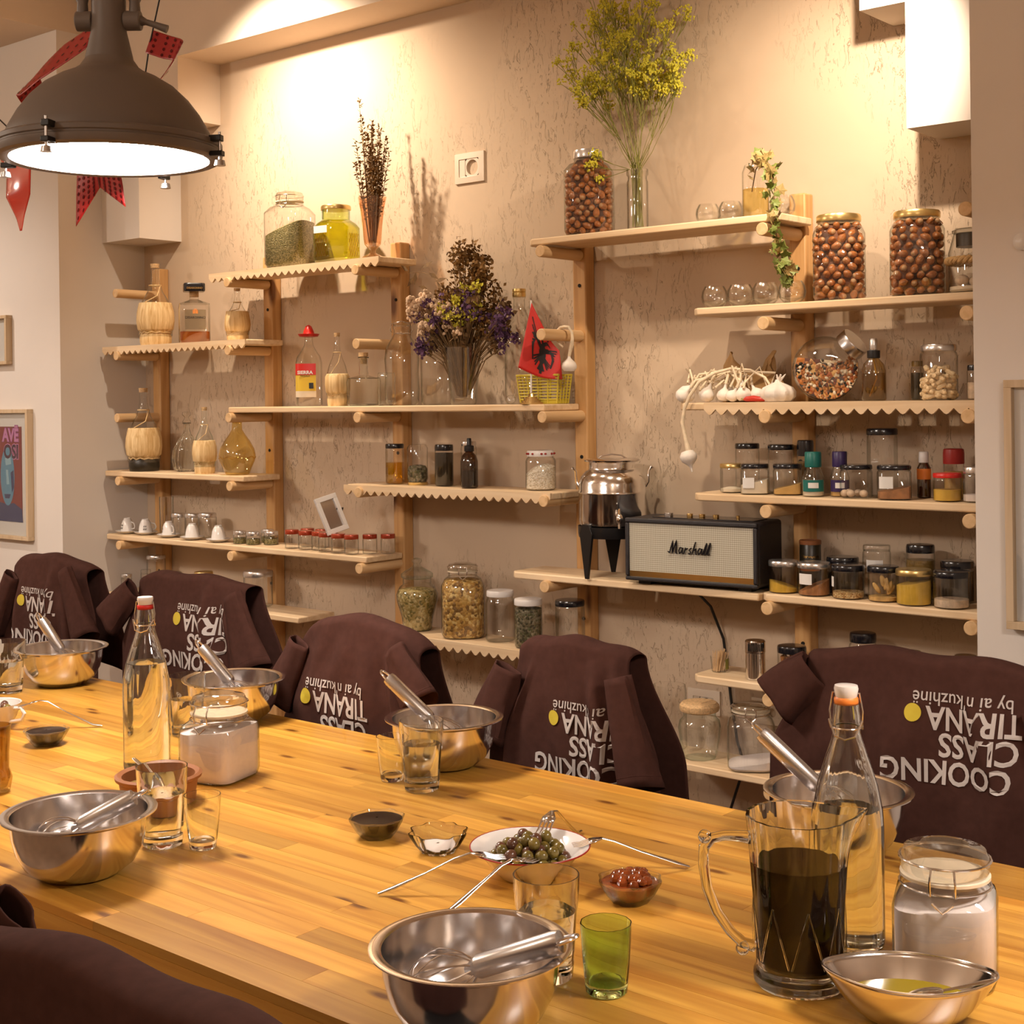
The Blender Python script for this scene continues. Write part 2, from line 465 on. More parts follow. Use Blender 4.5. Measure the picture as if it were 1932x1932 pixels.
M['herb'] = speckle('dried_oregano', [(0.20, 0.17, 0.05), (0.28, 0.23, 0.08), (0.14, 0.12, 0.03), (0.34, 0.28, 0.12)], 260)
M['herb_dark'] = speckle('dried_leaves', [(0.05, 0.045, 0.02), (0.10, 0.10, 0.04), (0.16, 0.13, 0.07), (0.22, 0.19, 0.12)], 130)
M['camomile'] = speckle('dried_camomile', [(0.55, 0.33, 0.08), (0.36, 0.19, 0.04), (0.68, 0.48, 0.18), (0.20, 0.10, 0.02), (0.46, 0.25, 0.05)], 110)
M['camomile_green'] = speckle('dried_tea_herb', [(0.34, 0.25, 0.07), (0.50, 0.40, 0.18), (0.18, 0.14, 0.03), (0.42, 0.30, 0.10)], 120)
M['rice'] = speckle('rice_grains', [(0.75, 0.66, 0.52), (0.62, 0.52, 0.38), (0.82, 0.75, 0.64)], 230)
M['beans'] = speckle('mixed_beans', [(0.55, 0.20, 0.05), (0.80, 0.66, 0.46), (0.05, 0.035, 0.03), (0.40, 0.10, 0.03), (0.70, 0.40, 0.14), (0.12, 0.03, 0.02)], 85, 0.4)
M['yellow_powder'] = plain('turmeric_powder', (0.62, 0.37, 0.04), 0.9, var=0.12, scale=40)
M['ochre_powder'] = plain('ochre_spice', (0.58, 0.34, 0.10), 0.9, var=0.1, scale=40)
M['cream_powder'] = plain('cream_powder', (0.74, 0.62, 0.46), 0.9, var=0.06, scale=40)
M['seeds'] = speckle('coriander_seeds', [(0.58, 0.36, 0.14), (0.40, 0.20, 0.06), (0.66, 0.46, 0.22)], 240)
M['cinnamon'] = plain('cinnamon_bark', (0.36, 0.15, 0.05), 0.7, var=0.3, scale=50)
M['ginger'] = plain('dried_ginger', (0.60, 0.36, 0.12), 0.75, var=0.25, scale=50)
M['nutmeg'] = plain('nutmeg', (0.62, 0.46, 0.32), 0.7, var=0.25, scale=60)
M['peanut'] = plain('peanut_shell', (0.78, 0.58, 0.34), 0.7, var=0.2, scale=70, bump=0.3)
M['dark_fill'] = plain('dark_preserve', (0.022, 0.016, 0.008), 0.35)
M['pickle'] = plain('brown_preserve', (0.22, 0.13, 0.03), 0.4, var=0.4, scale=40)
M['garlic'] = plain('garlic_skin', (0.84, 0.76, 0.68), 0.55, var=0.06, scale=40)
M['garlic_stem'] = plain('garlic_stem', (0.76, 0.62, 0.44), 0.7, var=0.15, scale=60)
M['kraft'] = plain('kraft_paper', (0.42, 0.24, 0.09), 0.7, var=0.15, scale=20)
M['pepper'] = plain('dried_red_pepper', (0.52, 0.03, 0.015), 0.3)
M['olive'] = plain('green_brown_olive', (0.150, 0.105, 0.018), 0.28, var=0.4, scale=25, coat=0.2)
M['olive_dark'] = plain('purple_brown_olive', (0.105, 0.040, 0.02), 0.28, var=0.4, scale=25, coat=0.2)
M['herb_stem'] = plain('dried_brown_stem', (0.17, 0.095, 0.035), 0.8, var=0.3, scale=60)
M['yellow_flower'] = plain('yellow_blossom', (0.68, 0.62, 0.06), 0.7, var=0.25, scale=60)
M['green_stem'] = plain('olive_green_stem', (0.23, 0.22, 0.04), 0.7, var=0.2, scale=60)
M['purple_flower'] = plain('purple_blossom', (0.115, 0.05, 0.13), 0.8, var=0.35, scale=60)
M['cream_flower'] = plain('cream_blossom', (0.66, 0.47, 0.32), 0.8, var=0.2, scale=60)
M['rust_flower'] = plain('rust_seed_head', (0.22, 0.11, 0.025), 0.8, var=0.35, scale=60)
M['ivy'] = plain('ivy_leaf', (0.20, 0.24, 0.05), 0.5, var=0.35, scale=40)
M['ivy_dry'] = plain('withered_ivy_leaf', (0.40, 0.28, 0.10), 0.6, var=0.3, scale=40)
M['flag_red'] = plain('flag_red_satin', (0.66, 0.022, 0.016), 0.45, sheen=0.2)
M['flag_black'] = plain('flag_black', (0.012, 0.008, 0.010), 0.5)
M['pennant'] = plain('red_sequin_cloth', (0.36, 0.012, 0.014), 0.35)
M['pennant_gloss'] = plain('red_foil', (0.62, 0.035, 0.02), 0.14, coat=0.8)
M['sequin'] = plain('dark_red_sequin', (0.12, 0.005, 0.008), 0.18, metal=0.5)
M['basket'] = plain('yellow_basket_plastic', (0.62, 0.50, 0.05), 0.45)
M['tolex'] = plain('black_leatherette', (0.018, 0.015, 0.018), 0.42, bump=0.5, scale=420)
M['brass'] = plain('brass', (0.72, 0.50, 0.20), 0.25, metal=1.0)
M['frame_wood'] = wood('frame_oak', (0.66, 0.50, 0.33), (0.54, 0.38, 0.22), 'Z', 1.0, 0.5)
M['socket'] = plain('beige_plastic', (0.70, 0.58, 0.46), 0.3)
M['hole'] = plain('dark_hole', (0.006, 0.004, 0.003), 0.9)
M['cable'] = plain('black_cable', (0.006, 0.006, 0.006), 0.5)
def emitter(name, color, strength):
    mt, N, L = new_mat(name)
    b = N['Principled BSDF']; setp(b, color=(0.8, 0.8, 0.8), rough=0.3, emis=color, emit=strength)
    return mt
M['lamp_lens'] = emitter('glowing_lamp_lens', (1.0, 0.89, 0.79), 52.0)

# ------------------------------------------------------------------ the room
YB = 3.65      # shelf wall
def slab(name, b, mat):
    return struct(MB().box(*b).build(name, M[mat], smooth=False))
slab('floor', (-7.4, 1.8, -2.0, 3.8, -0.1, 0.0), 'floor')
slab('ceiling', (-7.4, 1.8, -2.0, 3.8, 3.3, 3.4), 'paint')
slab('wall_back', (-5.2, -1.2, YB, 3.8, 0.0, 3.3), 'plaster')
slab('wall_left', (-7.4, -7.2, -2.0, 3.8, 0.0, 3.3), 'paint')
slab('wall_right', (1.6, 1.8, -2.0, 3.8, 0.0, 3.3), 'paint')
slab('wall_front', (-7.4, 1.8, -2.0, -1.9, 0.0, 3.3), 'paint')
slab('wall_pillar_left', (-7.2, -5.135, 3.233, 3.8, 0.0, 2.972), 'paint_white')
slab('wall_pillar_right', (-1.292, 1.6, 3.233, 3.8, 0.0, 3.3), 'paint_white')
slab('ceiling_soffit', (-7.2, -5.135, 0.6, 3.8, 2.972, 3.3), 'paint')
slab('wall_lintel', (-5.135, -1.292, 3.44, YB, 2.811, 3.3), 'paint')
slab('wall_step_upper_left', (-5.135, -4.602, 3.44, YB, 2.565, 2.811), 'paint')
slab('wall_step_lower_left', (-5.135, -4.872, 3.44, YB, 2.110, 2.565), 'paint_white')
slab('wall_step_upper_right', (-1.671, -1.292, 3.44, YB, 2.442, 2.811), 'paint_white')
slab('wall_step_lower_right', (-1.544, -1.292, 3.44, YB, 2.114, 2.442), 'paint_white')

# ------------------------------------------------------------------ pine shelving
DZ = [1.887, 1.628, 1.371, 1.110, 0.844, 0.592, 0.334]      # dowel heights
def post(x, top, heights, label, low=0.0):
    t = thing('shelf_post', label, 'shelf post', (x, 0, 0), 0, 'pine shelf posts')
    MB().box(-0.026, 0.026, 3.60, YB, low, top).build('upright', M['pine_post'], t, bevel=0.005)
    for z in heights:
        MB().cyl((0, 3.400, z), (0, 3.605, z), 0.0185, 18).build('dowel', M['pine_dowel'], t, bevel=0.002)
    for z in (1.79, 1.24, 0.72):
        MB().cyl((0.002, 3.5975, z), (0.002, 3.602, z), 0.006, 8).build('screw_hole', M['hole'], t)
post(-4.990, 2.00, DZ[:6], 'pine shelf post in the left corner below the stepped box')
post(-4.264, 1.998, DZ[:6], 'pine shelf post right of the wicker flasks')
post(-3.560, 1.996, DZ[:6], 'pine shelf post behind the dried flower bouquet')
post(-2.733, 1.925, DZ[:6], 'pine shelf post behind the steel drum and hanging garlic')
post(-1.950, 2.005, DZ, 'pine shelf post behind the ivy and spice jars')
post(-1.376, 2.0, DZ, 'pine shelf post beside the right pillar')

def shelf(x0, x1, top, label, scallop=False, sx0=None, y0=3.418, thick=0.0215):
    t = thing('shelf_board', label, 'shelf', (0, 0, top), 0, 'pine shelf boards')
    c = 0.022
    m = MB()
    poly = [(x0+c, y0), (x1, y0), (x1, 3.5985), (x0, 3.5985), (x0, y0+c)]
    n = len(poly)
    m.add([(p[0], p[1], -thick) for p in poly] + [(p[0], p[1], 0.0) for p in poly],
          [tuple(reversed(range(n))), tuple(range(n, 2*n))] + [(i, (i+1) % n, (i+1) % n+n, i+n) for i in range(n)])
    m.build('board', M['pine'], t, bevel=0.004)
    if scallop:
        a = sx0 if sx0 is not None else x0+0.012
        k = max(2, round((x1-a)/0.0385)); w = (x1-a)/k
        pts = [(a, -0.001)]
        low = []
        for i in range(k):
            u = a+i*w
            low += [(u, -0.019), (u+w*0.36, -0.0325), (u+w*0.5, -0.0345), (u+w*0.64, -0.0325)]
        low.append((x1, -0.019))
        pts = [(x1, -0.0005), (a, -0.0005)] + low
        # strip quads keep the toothed outline clean
        q = MB()
        for i in range(len(low)-1):
            p, r = low[i], low[i+1]
            q.prism([(p[0], -0.0005), (r[0], -0.0005), (r[0], r[1]), (p[0], p[1])], y0-0.0085, y0-0.0005)
        q.build('scalloped_trim', M['pine'], t, smooth=False)
    return t
S = {}
shelf(-4.395, -3.452, 1.927, 'scalloped shelf holding the herb jar and green oil jar', True)
shelf(-5.112, -4.172, 1.668, 'scalloped corner shelf holding two wicker flasks and amaretto', True)
shelf(-5.125, -4.200, 1.149, 'plain corner shelf holding the shell decanter and yellow carafe')
shelf(-5.120, -3.540, 0.884, 'long plain shelf holding upturned cups and red lidded jars')
shelf(-4.306, -2.738, 1.411, 'long plain shelf holding the dried bouquet and tequila bottle')
shelf(-3.653, -2.712, 1.135, 'scalloped shelf holding dark jars and the rice jar', True)
shelf(-2.804, -1.902, 1.930, 'top shelf holding the vase of yellow flowers')
shelf(-2.197, -1.300, 1.682, 'shelf holding four glass votives and two hazelnut jars')
shelf(-2.248, -1.300, 1.411, 'scalloped shelf holding garlic and the tilted bean jar', True, -2.150)
shelf(-2.203, -1.300, 1.152, 'shelf crowded with two rows of spice jars')
shelf(-2.889, -1.986, 0.880, 'shelf holding the steel drum and the loudspeaker')
shelf(-1.983, -1.300, 0.882, 'shelf of round spice jars right of the loudspeaker')
shelf(-3.53, -2.66, 0.632, 'low scalloped shelf of tea jars behind brown shirts', True)
shelf(-2.211, -1.300, 0.630, 'low shelf holding toothpicks and a steel shaker')
shelf(-2.42, -1.300, 0.371, 'lowest shelf holding the wooden lidded jar')
shelf(-5.120, -3.90, 0.640, 'low corner shelf of small jars behind brown shirts')

# ------------------------------------------------------------------ table of glued lamellae
random.seed(11)
tb = thing('dining_table', 'long varnished pine table made of glued strips', 'table', (0, 0, 0))
TX0, TX1, TY0, TY1, TZ = -4.6, 0.75, 1.055, 2.0, 0.75
MB().box(TX0+0.004, TX1-0.004, TY0+0.004, TY1-0.004, TZ-0.042, TZ-0.006).build('core', M['table_core'], tb, bevel=0.003)
rows = 22
w = (TY1-TY0)/rows
pcache = {}
for r in range(rows):
    x = TX0 - random.random()*0.7
    while x < TX1:
        ln = round(random.uniform(0.45, 1.05), 1)
        a, b = max(x, TX0), min(x+ln, TX1)
        if b-a > 0.02:
            key = round(b-a, 3)
            if key not in pcache:
                pcache[key] = MB().box(0, key-0.0004, 0, w-0.0004, -0.012, 0).mesh('plank', M['table'], False)
            o = bpy.data.objects.new('plank', pcache[key]); COL.objects.link(o)
            o.parent = tb; o.location = (a, TY0+r*w, TZ)
        x += ln
for yy in (TY0, TY1-0.0006):
    MB().box(TX0, TX1, yy-0.0008 if yy == TY0 else yy, yy+0.0006 if yy == TY0 else yy+0.0014, TZ-0.044, TZ-0.0125).build('edge_strip', M['table_core'], tb)
for x in (TX0+0.12, -2.68, TX1-0.2):
    for y in (TY0+0.10, TY1-0.10):
        MB().box(x-0.035, x+0.035, y-0.035, y+0.035, 0, TZ-0.042).build('leg', M['pine_post'], tb, bevel=0.004)
for y in (TY0+0.20, TY1-0.23):
    MB().box(TX0+0.1, TX1-0.15, y, y+0.03, TZ-0.13, TZ-0.042).build('apron', M['table_core'], tb)

# ------------------------------------------------------------------ wall socket plates
def socket(x, z, w, h, label, y=YB, dark_plug=False, cover=True):
    t = thing('wall_socket', label, 'socket', (x, y, z))
    m = MB()
    fw_ = 0.022
    q = [(-w/2, -h/2), (w/2, -h/2), (w/2, h/2), (-w/2, h/2)]
    i_ = [(-w/2+fw_, -h/2+fw_), (w/2-fw_, -h/2+fw_), (w/2-fw_, h/2-fw_), (-w/2+fw_, h/2-fw_)]
    vs = [(p[0], 0, p[1]) for p in q] + [(p[0], -0.007, p[1]) for p in q] + [(p[0], -0.011, p[1]) for p in i_] + [(p[0], -0.007, p[1]) for p in i_]
    fs = []
    for k in range(4):
        j = (k+1) % 4
        fs += [(k, j, j+4, k+4), (k+4, j+4, j+8, k+8), (k+8, j+8, j+12, k+12)]
    m.add(vs, fs)
    m.build('cover_frame', M['socket'], t, bevel=0.001)
    iw, ih = w-2*fw_, h-2*fw_
    MB().box(-iw/2, -iw/2+iw*0.32-0.001, -0.0085, -0.002, -ih/2, ih/2).build('blank_insert', M['socket'], t, bevel=0.001)
    m = MB()
    cx = iw*0.16; rr = min(ih, iw*0.66)*0.44
    n = 20
    ring = [(cx+rr*math.cos(2*PI*k/n), rr*math.sin(2*PI*k/n)) for k in range(n)]
    # square face with a round recess
    sq = []
    hx, hz = iw*0.335, ih/2
    for k in range(n):
        a = 2*PI*k/n; ca, sa = math.cos(a), math.sin(a)
        s_ = min(hx/abs(ca) if abs(ca) > 1e-6 else 9, hz/abs(sa) if abs(sa) > 1e-6 else 9)
        sq.append((cx+s_*ca, s_*sa))
    vs = [(p[0], -0.0085, p[1]) for p in sq] + [(p[0], -0.0085, p[1]) for p in ring] + [(p[0], 0.006, p[1]) for p in ring]
    fs = []
    for k in range(n):
        j = (k+1) % n
        fs += [(k, j, j+n, k+n), (k+n, j+n, j+2*n, k+2*n)]
    fs.append(tuple(range(2*n, 3*n)))
    m.add(vs, fs)
    ins = m.build('socket_insert', M['socket'], t)
    for s_ in (-1, 1):
        MB().cyl((cx+s_*0.0095, 0.0052, 0), (cx+s_*0.0095, 0.0062, 0), 0.0032, 10).build('pin_hole', M['hole'], ins)
    if dark_plug:
        m = MB()
        m.cyl((cx, -0.030, 0), (cx, 0.003, 0), rr*0.92, 18, rr*0.95)
        m.build('plug', M['black_plastic'], t, bevel=0.003)
    return t
socket(-3.237, 2.233, 0.135, 0.105, 'beige wall socket alone on the plaster above the bouquet')
socket(-2.311, 0.499, 0.115, 0.075, 'beige wall socket with black plug behind the wooden lidded jar', dark_plug=True)
socket(-2.087, 0.497, 0.115, 0.075, 'beige wall socket behind the clip jar of sugar')
m = MB()
m.tube([(-2.27, 3.53, 0.86), (-2.255, 3.60, 0.80), (-2.235, 3.638, 0.70), (-2.225, 3.64, 0.62), (-2.21, 3.64, 0.50), (-2.19, 3.635, 0.40), (-2.165, 3.632, 0.33), (-2.21, 3.60, 0.16), (-2.30, 3.56, 0.02)], 0.0042, 8)
tag(m.build('power_cable', M['cable']), 'black power cable hanging down the wall below the loudspeaker', 'cable')

# ------------------------------------------------------------------ pendant lamps
def pendant(loc, label):
    t = thing('pendant_lamp', label, 'lamp', loc, R(40), 'grey factory pendants above the table')
    m = MB()
    prof = [(0.196, 0.020), (0.196, 0.034), (0.187, 0.054), (0.170, 0.084), (0.149, 0.112), (0.123, 0.137), (0.094, 0.155), (0.069, 0.166), (0.056, 0.175), (0.046, 0.190), (0.038, 0.210), (0.034, 0.235), (0.0325, 0.27), (0.0325, 0.52)]
    inner = [(0.0325, 0.515), (0.030, 0.26), (0.052, 0.162), (0.116, 0.126), (0.162, 0.080), (0.182, 0.045), (0.190, 0.020)]
    m.lathe(prof + inner, 48, cap0=False, cap1=False)
    m.build('shade', M['iron'], t)
    m = MB()
    m.lathe([(0.186, -0.002), (0.200, -0.004), (0.2085, 0.000), (0.211, 0.008), (0.211, 0.014), (0.2085, 0.016), (0.2085, 0.019), (0.211, 0.021), (0.211, 0.029), (0.205, 0.033), (0.190, 0.033), (0.186, 0.030), (0.186, -0.002)], 56, cap0=False, cap1=False)
    m.build('clamp_ring', M['iron'], t)
    m = MB()
    m.lathe([(0.1855, 0.002), (0.1855, 0.010)], 48, cap0=False, cap1=True)
    m.build('lens', M['lamp_lens'], t)
    for a in (-103, -13, 77, 167):
        ca, sa = math.cos(R(a)), math.sin(R(a))
        k = MB()
        mt = Matrix.Translation((0.211*ca, 0.211*sa, 0)) @ Matrix.Rotation(R(a), 4, 'Z')
        k.box(-0.004, 0.020, -0.008, 0.008, 0.022, 0.034, mt)
        k.box(-0.004, 0.022, -0.008, 0.008, -0.006, 0.004, mt)
        cl_o = k.build('clamp', M['black_metal'], t, bevel=0.0015)
        k = MB()
        p = mt @ Vector((0.015, 0, 0))
        k.tube([(p.x, p.y, 0.040), (p.x, p.y, -0.012), (p.x, p.y, -0.014), (p.x, p.y, -0.024)], [0.0026, 0.0026, 0.009, 0.011], 12)
        k.build('thumbscrew', M['steel_soft'], cl_o)
    for s_ in (-1, 1):
        k = MB()
        k.cyl((s_*0.030, 0, 0.265), (s_*0.062, 0, 0.265), 0.019, 16)
        k.build('pivot', M['iron'], t, bevel=0.002)
        k = MB()
        k.tube([(s_*0.050, 0, 0.270), (s_*0.050, 0, 0.300), (s_*0.0505, 0, 0.305), (s_*0.0505, 0, 0.312), (s_*0.049, 0, 0.314), (s_*0.043, 0, 0.42), (s_*0.02, 0, 0.52)], [0.012, 0.010, 0.012, 0.012, 0.0055, 0.0055, 0.0055], 12)
        k.build('yoke_rod', M['iron'], t)
    k = MB()
    k.tube([(0.060, 0, 0.265), (0.072, 0, 0.262), (0.085, 0, 0.258), (0.112, 0, 0.248)], [0.011, 0.006, 0.006, 0.008], 12)
    k.build('lever', M['iron'], t)
    k = MB()
    k.cyl((0, 0, 0.51), (0, 0, 3.3-loc[2]), 0.010, 12)
    k.build('suspension_pipe', M['iron'], t)
    return t
pendant((-2.320, 1.575, 1.900), 'grey metal dome pendant lamp glowing above the table')
pendant((0.02, 1.55, 1.893), 'second grey dome pendant lamp at the near table end')
pendant((-4.72, 1.55, 1.893), 'third grey dome pendant lamp at the far table end')

# ------------------------------------------------------------------ red bunting around the lamp
def ribbon(name, label, pts, wid, mat, dots=None, nose=None, thick=0.0012):
    """pts: centre line; wid: half-width vectors along it"""
    t = thing(name, label, 'bunting', pts[0], 0, 'red bunting pennants behind the lamp')
    o0 = Vector(pts[0])
    P = [Vector(p)-o0 for p in pts]; Wd = [Vector(q) for q in wid]
    n = len(P)-1
    def f(u, v):
        k = min(int(v*n), n-1); w = v*n-k
        a = P[k].lerp(P[k+1], w); b = Wd[k].lerp(Wd[k+1], w)
        q = a + b*(2*u-1)
        if nose is not None: q += Vector((0, 0, nose*(1-abs(2*u-1))*max(0, v-0.45)/0.55))
        return q
    m = MB().grid(f, 12, 18)
    m.build('cloth', mat, t, solid=thick)
    if dots:
        d = MB()
        nu, nv = dots
        for i in range(nu):
            for j in range(nv):
                u, v = (i+0.5)/nu, (j+0.5)/nv
                p = f(u, v); px = (f(min(1, u+0.02), v)-p).normalized(); py = (f(u, min(1, v+0.02))-p).normalized()
                nn = px.cross(py).normalized()
                rr = 0.0042
                for sg in (-1, 1):
                    ring = [p + nn*0.0016*sg + px*rr*math.cos(2*PI*k/7) + py*rr*math.sin(2*PI*k/7) for k in range(7)]
                    d.add(ring, [tuple(range(7))])
        stuff(d.build('sequins', M['sequin'], t, smooth=False))
    return t
ribbon('pennant', 'red sequin pennant folded over the left of the lamp', [(-2.67, 1.78, 2.240), (-2.74, 1.77, 2.222), (-2.82, 1.76, 2.198), (-2.895, 1.76, 2.172), (-2.935, 1.77, 2.170), (-2.955, 1.80, 2.150), (-2.975, 1.80, 2.115), (-2.995, 1.80, 2.085)],
       [(0.014, 0.02, 0.034), (0.018, 0.02, 0.040), (0.020, 0.02, 0.040), (0.018, 0.02, 0.036), (0.014, 0.02, 0.026), (0.024, 0.01, 0.024), (0.022, 0.01, 0.016), (0.012, 0.005, 0.008)], M['pennant'], (5, 12))
ribbon('pennant', 'red pennant curled at the right of the lamp neck', [(-2.505, 1.80, 2.20), (-2.46, 1.81, 2.182), (-2.42, 1.81, 2.17), (-2.39, 1.79, 2.16), (-2.40, 1.77, 2.12), (-2.43, 1.77, 2.10)],
       [(0.0, 0.01, 0.026), (0.0, 0.01, 0.026), (0, 0.01, 0.024), (0.0, 0.012, 0.022), (0.006, 0.012, 0.02), (0.006, 0.01, 0.012)], M['pennant'], (4, 8))
ribbon('pennant', 'red dotted swallowtail pennant hanging below the lamp rim', [(-2.672, 1.78, 2.02), (-2.672, 1.78, 1.96), (-2.674, 1.785, 1.90), (-2.678, 1.79, 1.842)],
       [(0.075, 0.0, 0.0), (0.077, 0.0, -0.002), (0.082, 0.004, 0.002), (0.087, 0.005, 0.014)], M['pennant'], (9, 11), 0.065)
ribbon('pennant', 'glossy red foil pennant tapering at the left frame edge', [(-3.00, 1.78, 2.06), (-3.0, 1.785, 1.98), (-2.995, 1.78, 1.92), (-2.995, 1.785, 1.87), (-2.993, 1.785, 1.838)],
       [(0.085, 0.01, 0), (0.066, -0.008, 0), (0.042, 0.006, 0), (0.022, -0.003, 0), (0.004, 0, 0)], M['pennant_gloss'])
m = MB()
m.tube([(-3.3, 1.78, 2.26), (-3.0, 1.782, 2.06), (-2.84, 1.785, 2.03), (-2.66, 1.78, 2.02), (-2.52, 1.79, 2.08), (-2.505, 1.80, 2.19), (-2.40, 1.84, 2.6), (-2.3, 1.9, 3.3)], 0.0018, 6)
tag(m.build('bunting_cord', M['black_metal']), 'thin dark cord carrying the red pennants past the lamp', 'cord')

# ------------------------------------------------------------------ generic vessels
def face(x, y):
    return math.atan2(-y, -x) + PI/2
def text_geo(body, size=1.0, align='CENTER', offset=0.0, shear=0.0, spacing=1.0):
    cu = bpy.data.curves.new('lettering', 'FONT')
    cu.body = body; cu.size = size; cu.align_x = align; cu.offset = offset; cu.shear = shear; cu.space_character = spacing
    cu.resolution_u = 3
    o = bpy.data.objects.new('lettering', cu); COL.objects.link(o)
    dg = bpy.context.evaluated_depsgraph_get()
    me = bpy.data.meshes.new_from_object(o.evaluated_get(dg))
    v = [tuple(p.co) for p in me.vertices]; f = [tuple(p.vertices) for p in me.polygons]
    bpy.data.objects.remove(o); bpy.data.curves.remove(cu); bpy.data.meshes.remove(me)
    return v, f
def lettering(parent, body, size, fn, mat, name='lettering', **kw):
    v, f = text_geo(body, size, **kw)
    return MB().add([fn(p[0], p[1]) for p in v], f).build(name, mat, parent, smooth=False)
def wrap(r, zc, off=0.0012, ang=-PI/2):
    return lambda x, y: (math.cos(ang + x/r)*(r+off), math.sin(ang + x/r)*(r+off), zc+y)
def arc_label(parent, r, z0, z1, a0, a1, mat, name='label', off=0.0006, shape=None):
    def f(u, v):
        a = -PI/2 + R(a0 + (a1-a0)*u)
        k = shape(a, 0) if shape else 1.0
        return ((r*k+off)*math.cos(a), (r*k+off)*math.sin(a), z0+(z1-z0)*v)
    return MB().grid(f, 8, 1).build(name, mat, parent)
def fill_mesh(prof, frac_z, n, shape, slope=0.0, rise=0.0):
    """solid filling that follows a vessel profile up to a height"""
    p2 = []
    last = None
    for p in prof:
        if p[1] > frac_z:
            q = last
            if q is not None and p[1] > q[1]:
                t = (frac_z-q[1])/(p[1]-q[1])
                p2.append((q[0]+(p[0]-q[0])*t, frac_z, (q[2] if len(q) > 2 else 1)))
            break
        p2.append(p); last = p
    m = MB()
    m.lathe([(p[0]*0.955, max(p[1], 0.0025), p[2] if len(p) > 2 else 1.0) for p in p2], n, shape=shape, cap1=False)
    r, z, w = p2[-1][0]*0.955, p2[-1][1], (p2[-1][2] if len(p2[-1]) > 2 else 1.0)
    base = len(m.v)
    start = base-n
    rings = 4
    prev = start
    for k in range(1, rings+1):
        q = 1-k/rings
        vs = []
        if k < rings:
            for i in range(n):
                a = 2*PI*(i+0.5)/n
                kk = 1.0 + ((shape(a, z) if shape else 1.0)-1.0)*w
                vs.append((r*kk*q*math.cos(a), r*kk*q*math.sin(a), z+rise*(1-q*q)))
            b0 = len(m.v)
            m.v += vs
            for i in range(n):
                j = (i+1) % n
                m.f.append((prev+i, prev+j, b0+j, b0+i))
            prev = b0
        else:
            m.v.append((0, 0, z+rise))
            c = len(m.v)-1
            for i in range(n):
                m.f.append((prev+i, prev+(i+1) % n, c))
    if slope:
        for i in range(start, len(m.v)):
            x, y, zz = m.v[i]
            m.v[i] = (x, y, max(0.003, zz + slope*x/max(r, 1e-4)))
    return m
def screw_lid(t, r, z0, hh, mat, n=28):
    MB().lathe([(r*0.99, z0), (r, z0+hh*0.12), (r, z0+hh*0.72), (r*0.96, z0+hh*0.95), (r*0.86, z0+hh), (0.001, z0+hh*0.93)], n, cap1=False).build('lid', M[mat], t)
def clip_lid(t, r, z0, hh, shape=None, glass_='glass_lid', wire=True, back=PI/2):
    MB().lathe([(r*0.98, z0), (r*1.03, z0+hh*0.18), (r*1.03, z0+hh*0.55), (r*0.95, z0+hh*0.82), (r*0.62, z0+hh*0.92), (r*0.55, z0+hh), (r*0.2, z0+hh*1.0)], 28).build('glass_lid', M[glass_], t)
    gl_o = t.children[-1] if False else [c for c in bpy.data.objects if c.parent == t and c.name.startswith('glass_lid')][0]
    MB().lathe([(r*1.0, z0-hh*0.12), (r*1.05, z0-hh*0.10), (r*1.05, z0), (r*1.0, z0+hh*0.02)], 28).build('rubber_seal', M['cream_powder'], gl_o)
    if wire:
        m = MB(); ww = 0.0013*max(1, r/0.045)
        for zz in (z0-hh*0.34, z0+hh*0.52):
            m.tube([(r*1.06*math.cos(2*PI*k/24), r*1.06*math.sin(2*PI*k/24), zz) for k in range(24)], ww, 6, closed=True)
        m.build('wire_ring', M['steel'], gl_o)
        m = MB()
        for s_ in (-1, 1):
            q = -PI/2+s_*0.24
            m.tube([(r*1.07*math.cos(q), r*1.07*math.sin(q), z0+hh*0.52), (r*1.20*math.cos(q), r*1.20*math.sin(q), z0+hh*0.1), (r*1.16*math.cos(q), r*1.16*math.sin(q), z0-hh*0.34), (r*1.05*math.cos(q+s_*0.1), r*1.05*math.sin(q+s_*0.1), z0-hh*0.34)], ww, 6)
        m.tube([(r*1.20*math.cos(-PI/2+0.20*k), r*1.22*math.sin(-PI/2+0.20*k), z0-hh*0.55-0.01*(1-abs(k))) for k in (-1, -0.5, 0, 0.5, 1)], ww, 6)
        m.build('wire_clip', M['steel'], gl_o)
def jar(name, label, x, y, z, w, h, lid=None, fill=None, gl='glass', shape=None, neck=0.84, sh=0.80, lidh=0.14, n=28, rz=None, slope=0.0, rise=0.0, group=None, cat='jar', base=0.92, paper=None, cliph=None, backlabel=None):
    t = thing(name, label, cat, (x, y, z), face(x, y) if rz is None else rz, group)
    r = w/2; lh = h*lidh if lid else 0.0
    top = h-lh
    prof = [(r*base*0.9, 0.0015), (r*base, 0.003), (r, h*0.05), (r, h*sh*0.96), (r*(neck*0.45+0.55), h*sh+(top-h*sh)*0.35, 0.6), (r*neck, h*sh+(top-h*sh)*0.6, 0.0), (r*neck, top, 0.0)]
    if lid is None: prof = [(r*base*0.9, 0.0015), (r*base, 0.003), (r, h*0.05), (r, h*sh), (r*neck, top, 0.0)]
    MB().lathe(prof, n, shape=shape, cap1=False).build('glass_body', M[gl], t)
    if lid and lid.startswith('clip'):
        clip_lid(t, r*neck*1.02, top, lh)
    elif lid:
        screw_lid(t, r*neck*1.07, top-lh*0.15, lh*1.15, lid, n)
    if fill:
        fill_mesh(prof, fill[1]*h, n, shape, slope, rise).build('filling', M[fill[0]], t)
    if paper:
        arc_label(t, r, h*paper[0], h*paper[1], paper[2], paper[3], M['paper'], 'paper_label', shape=shape)
    return t

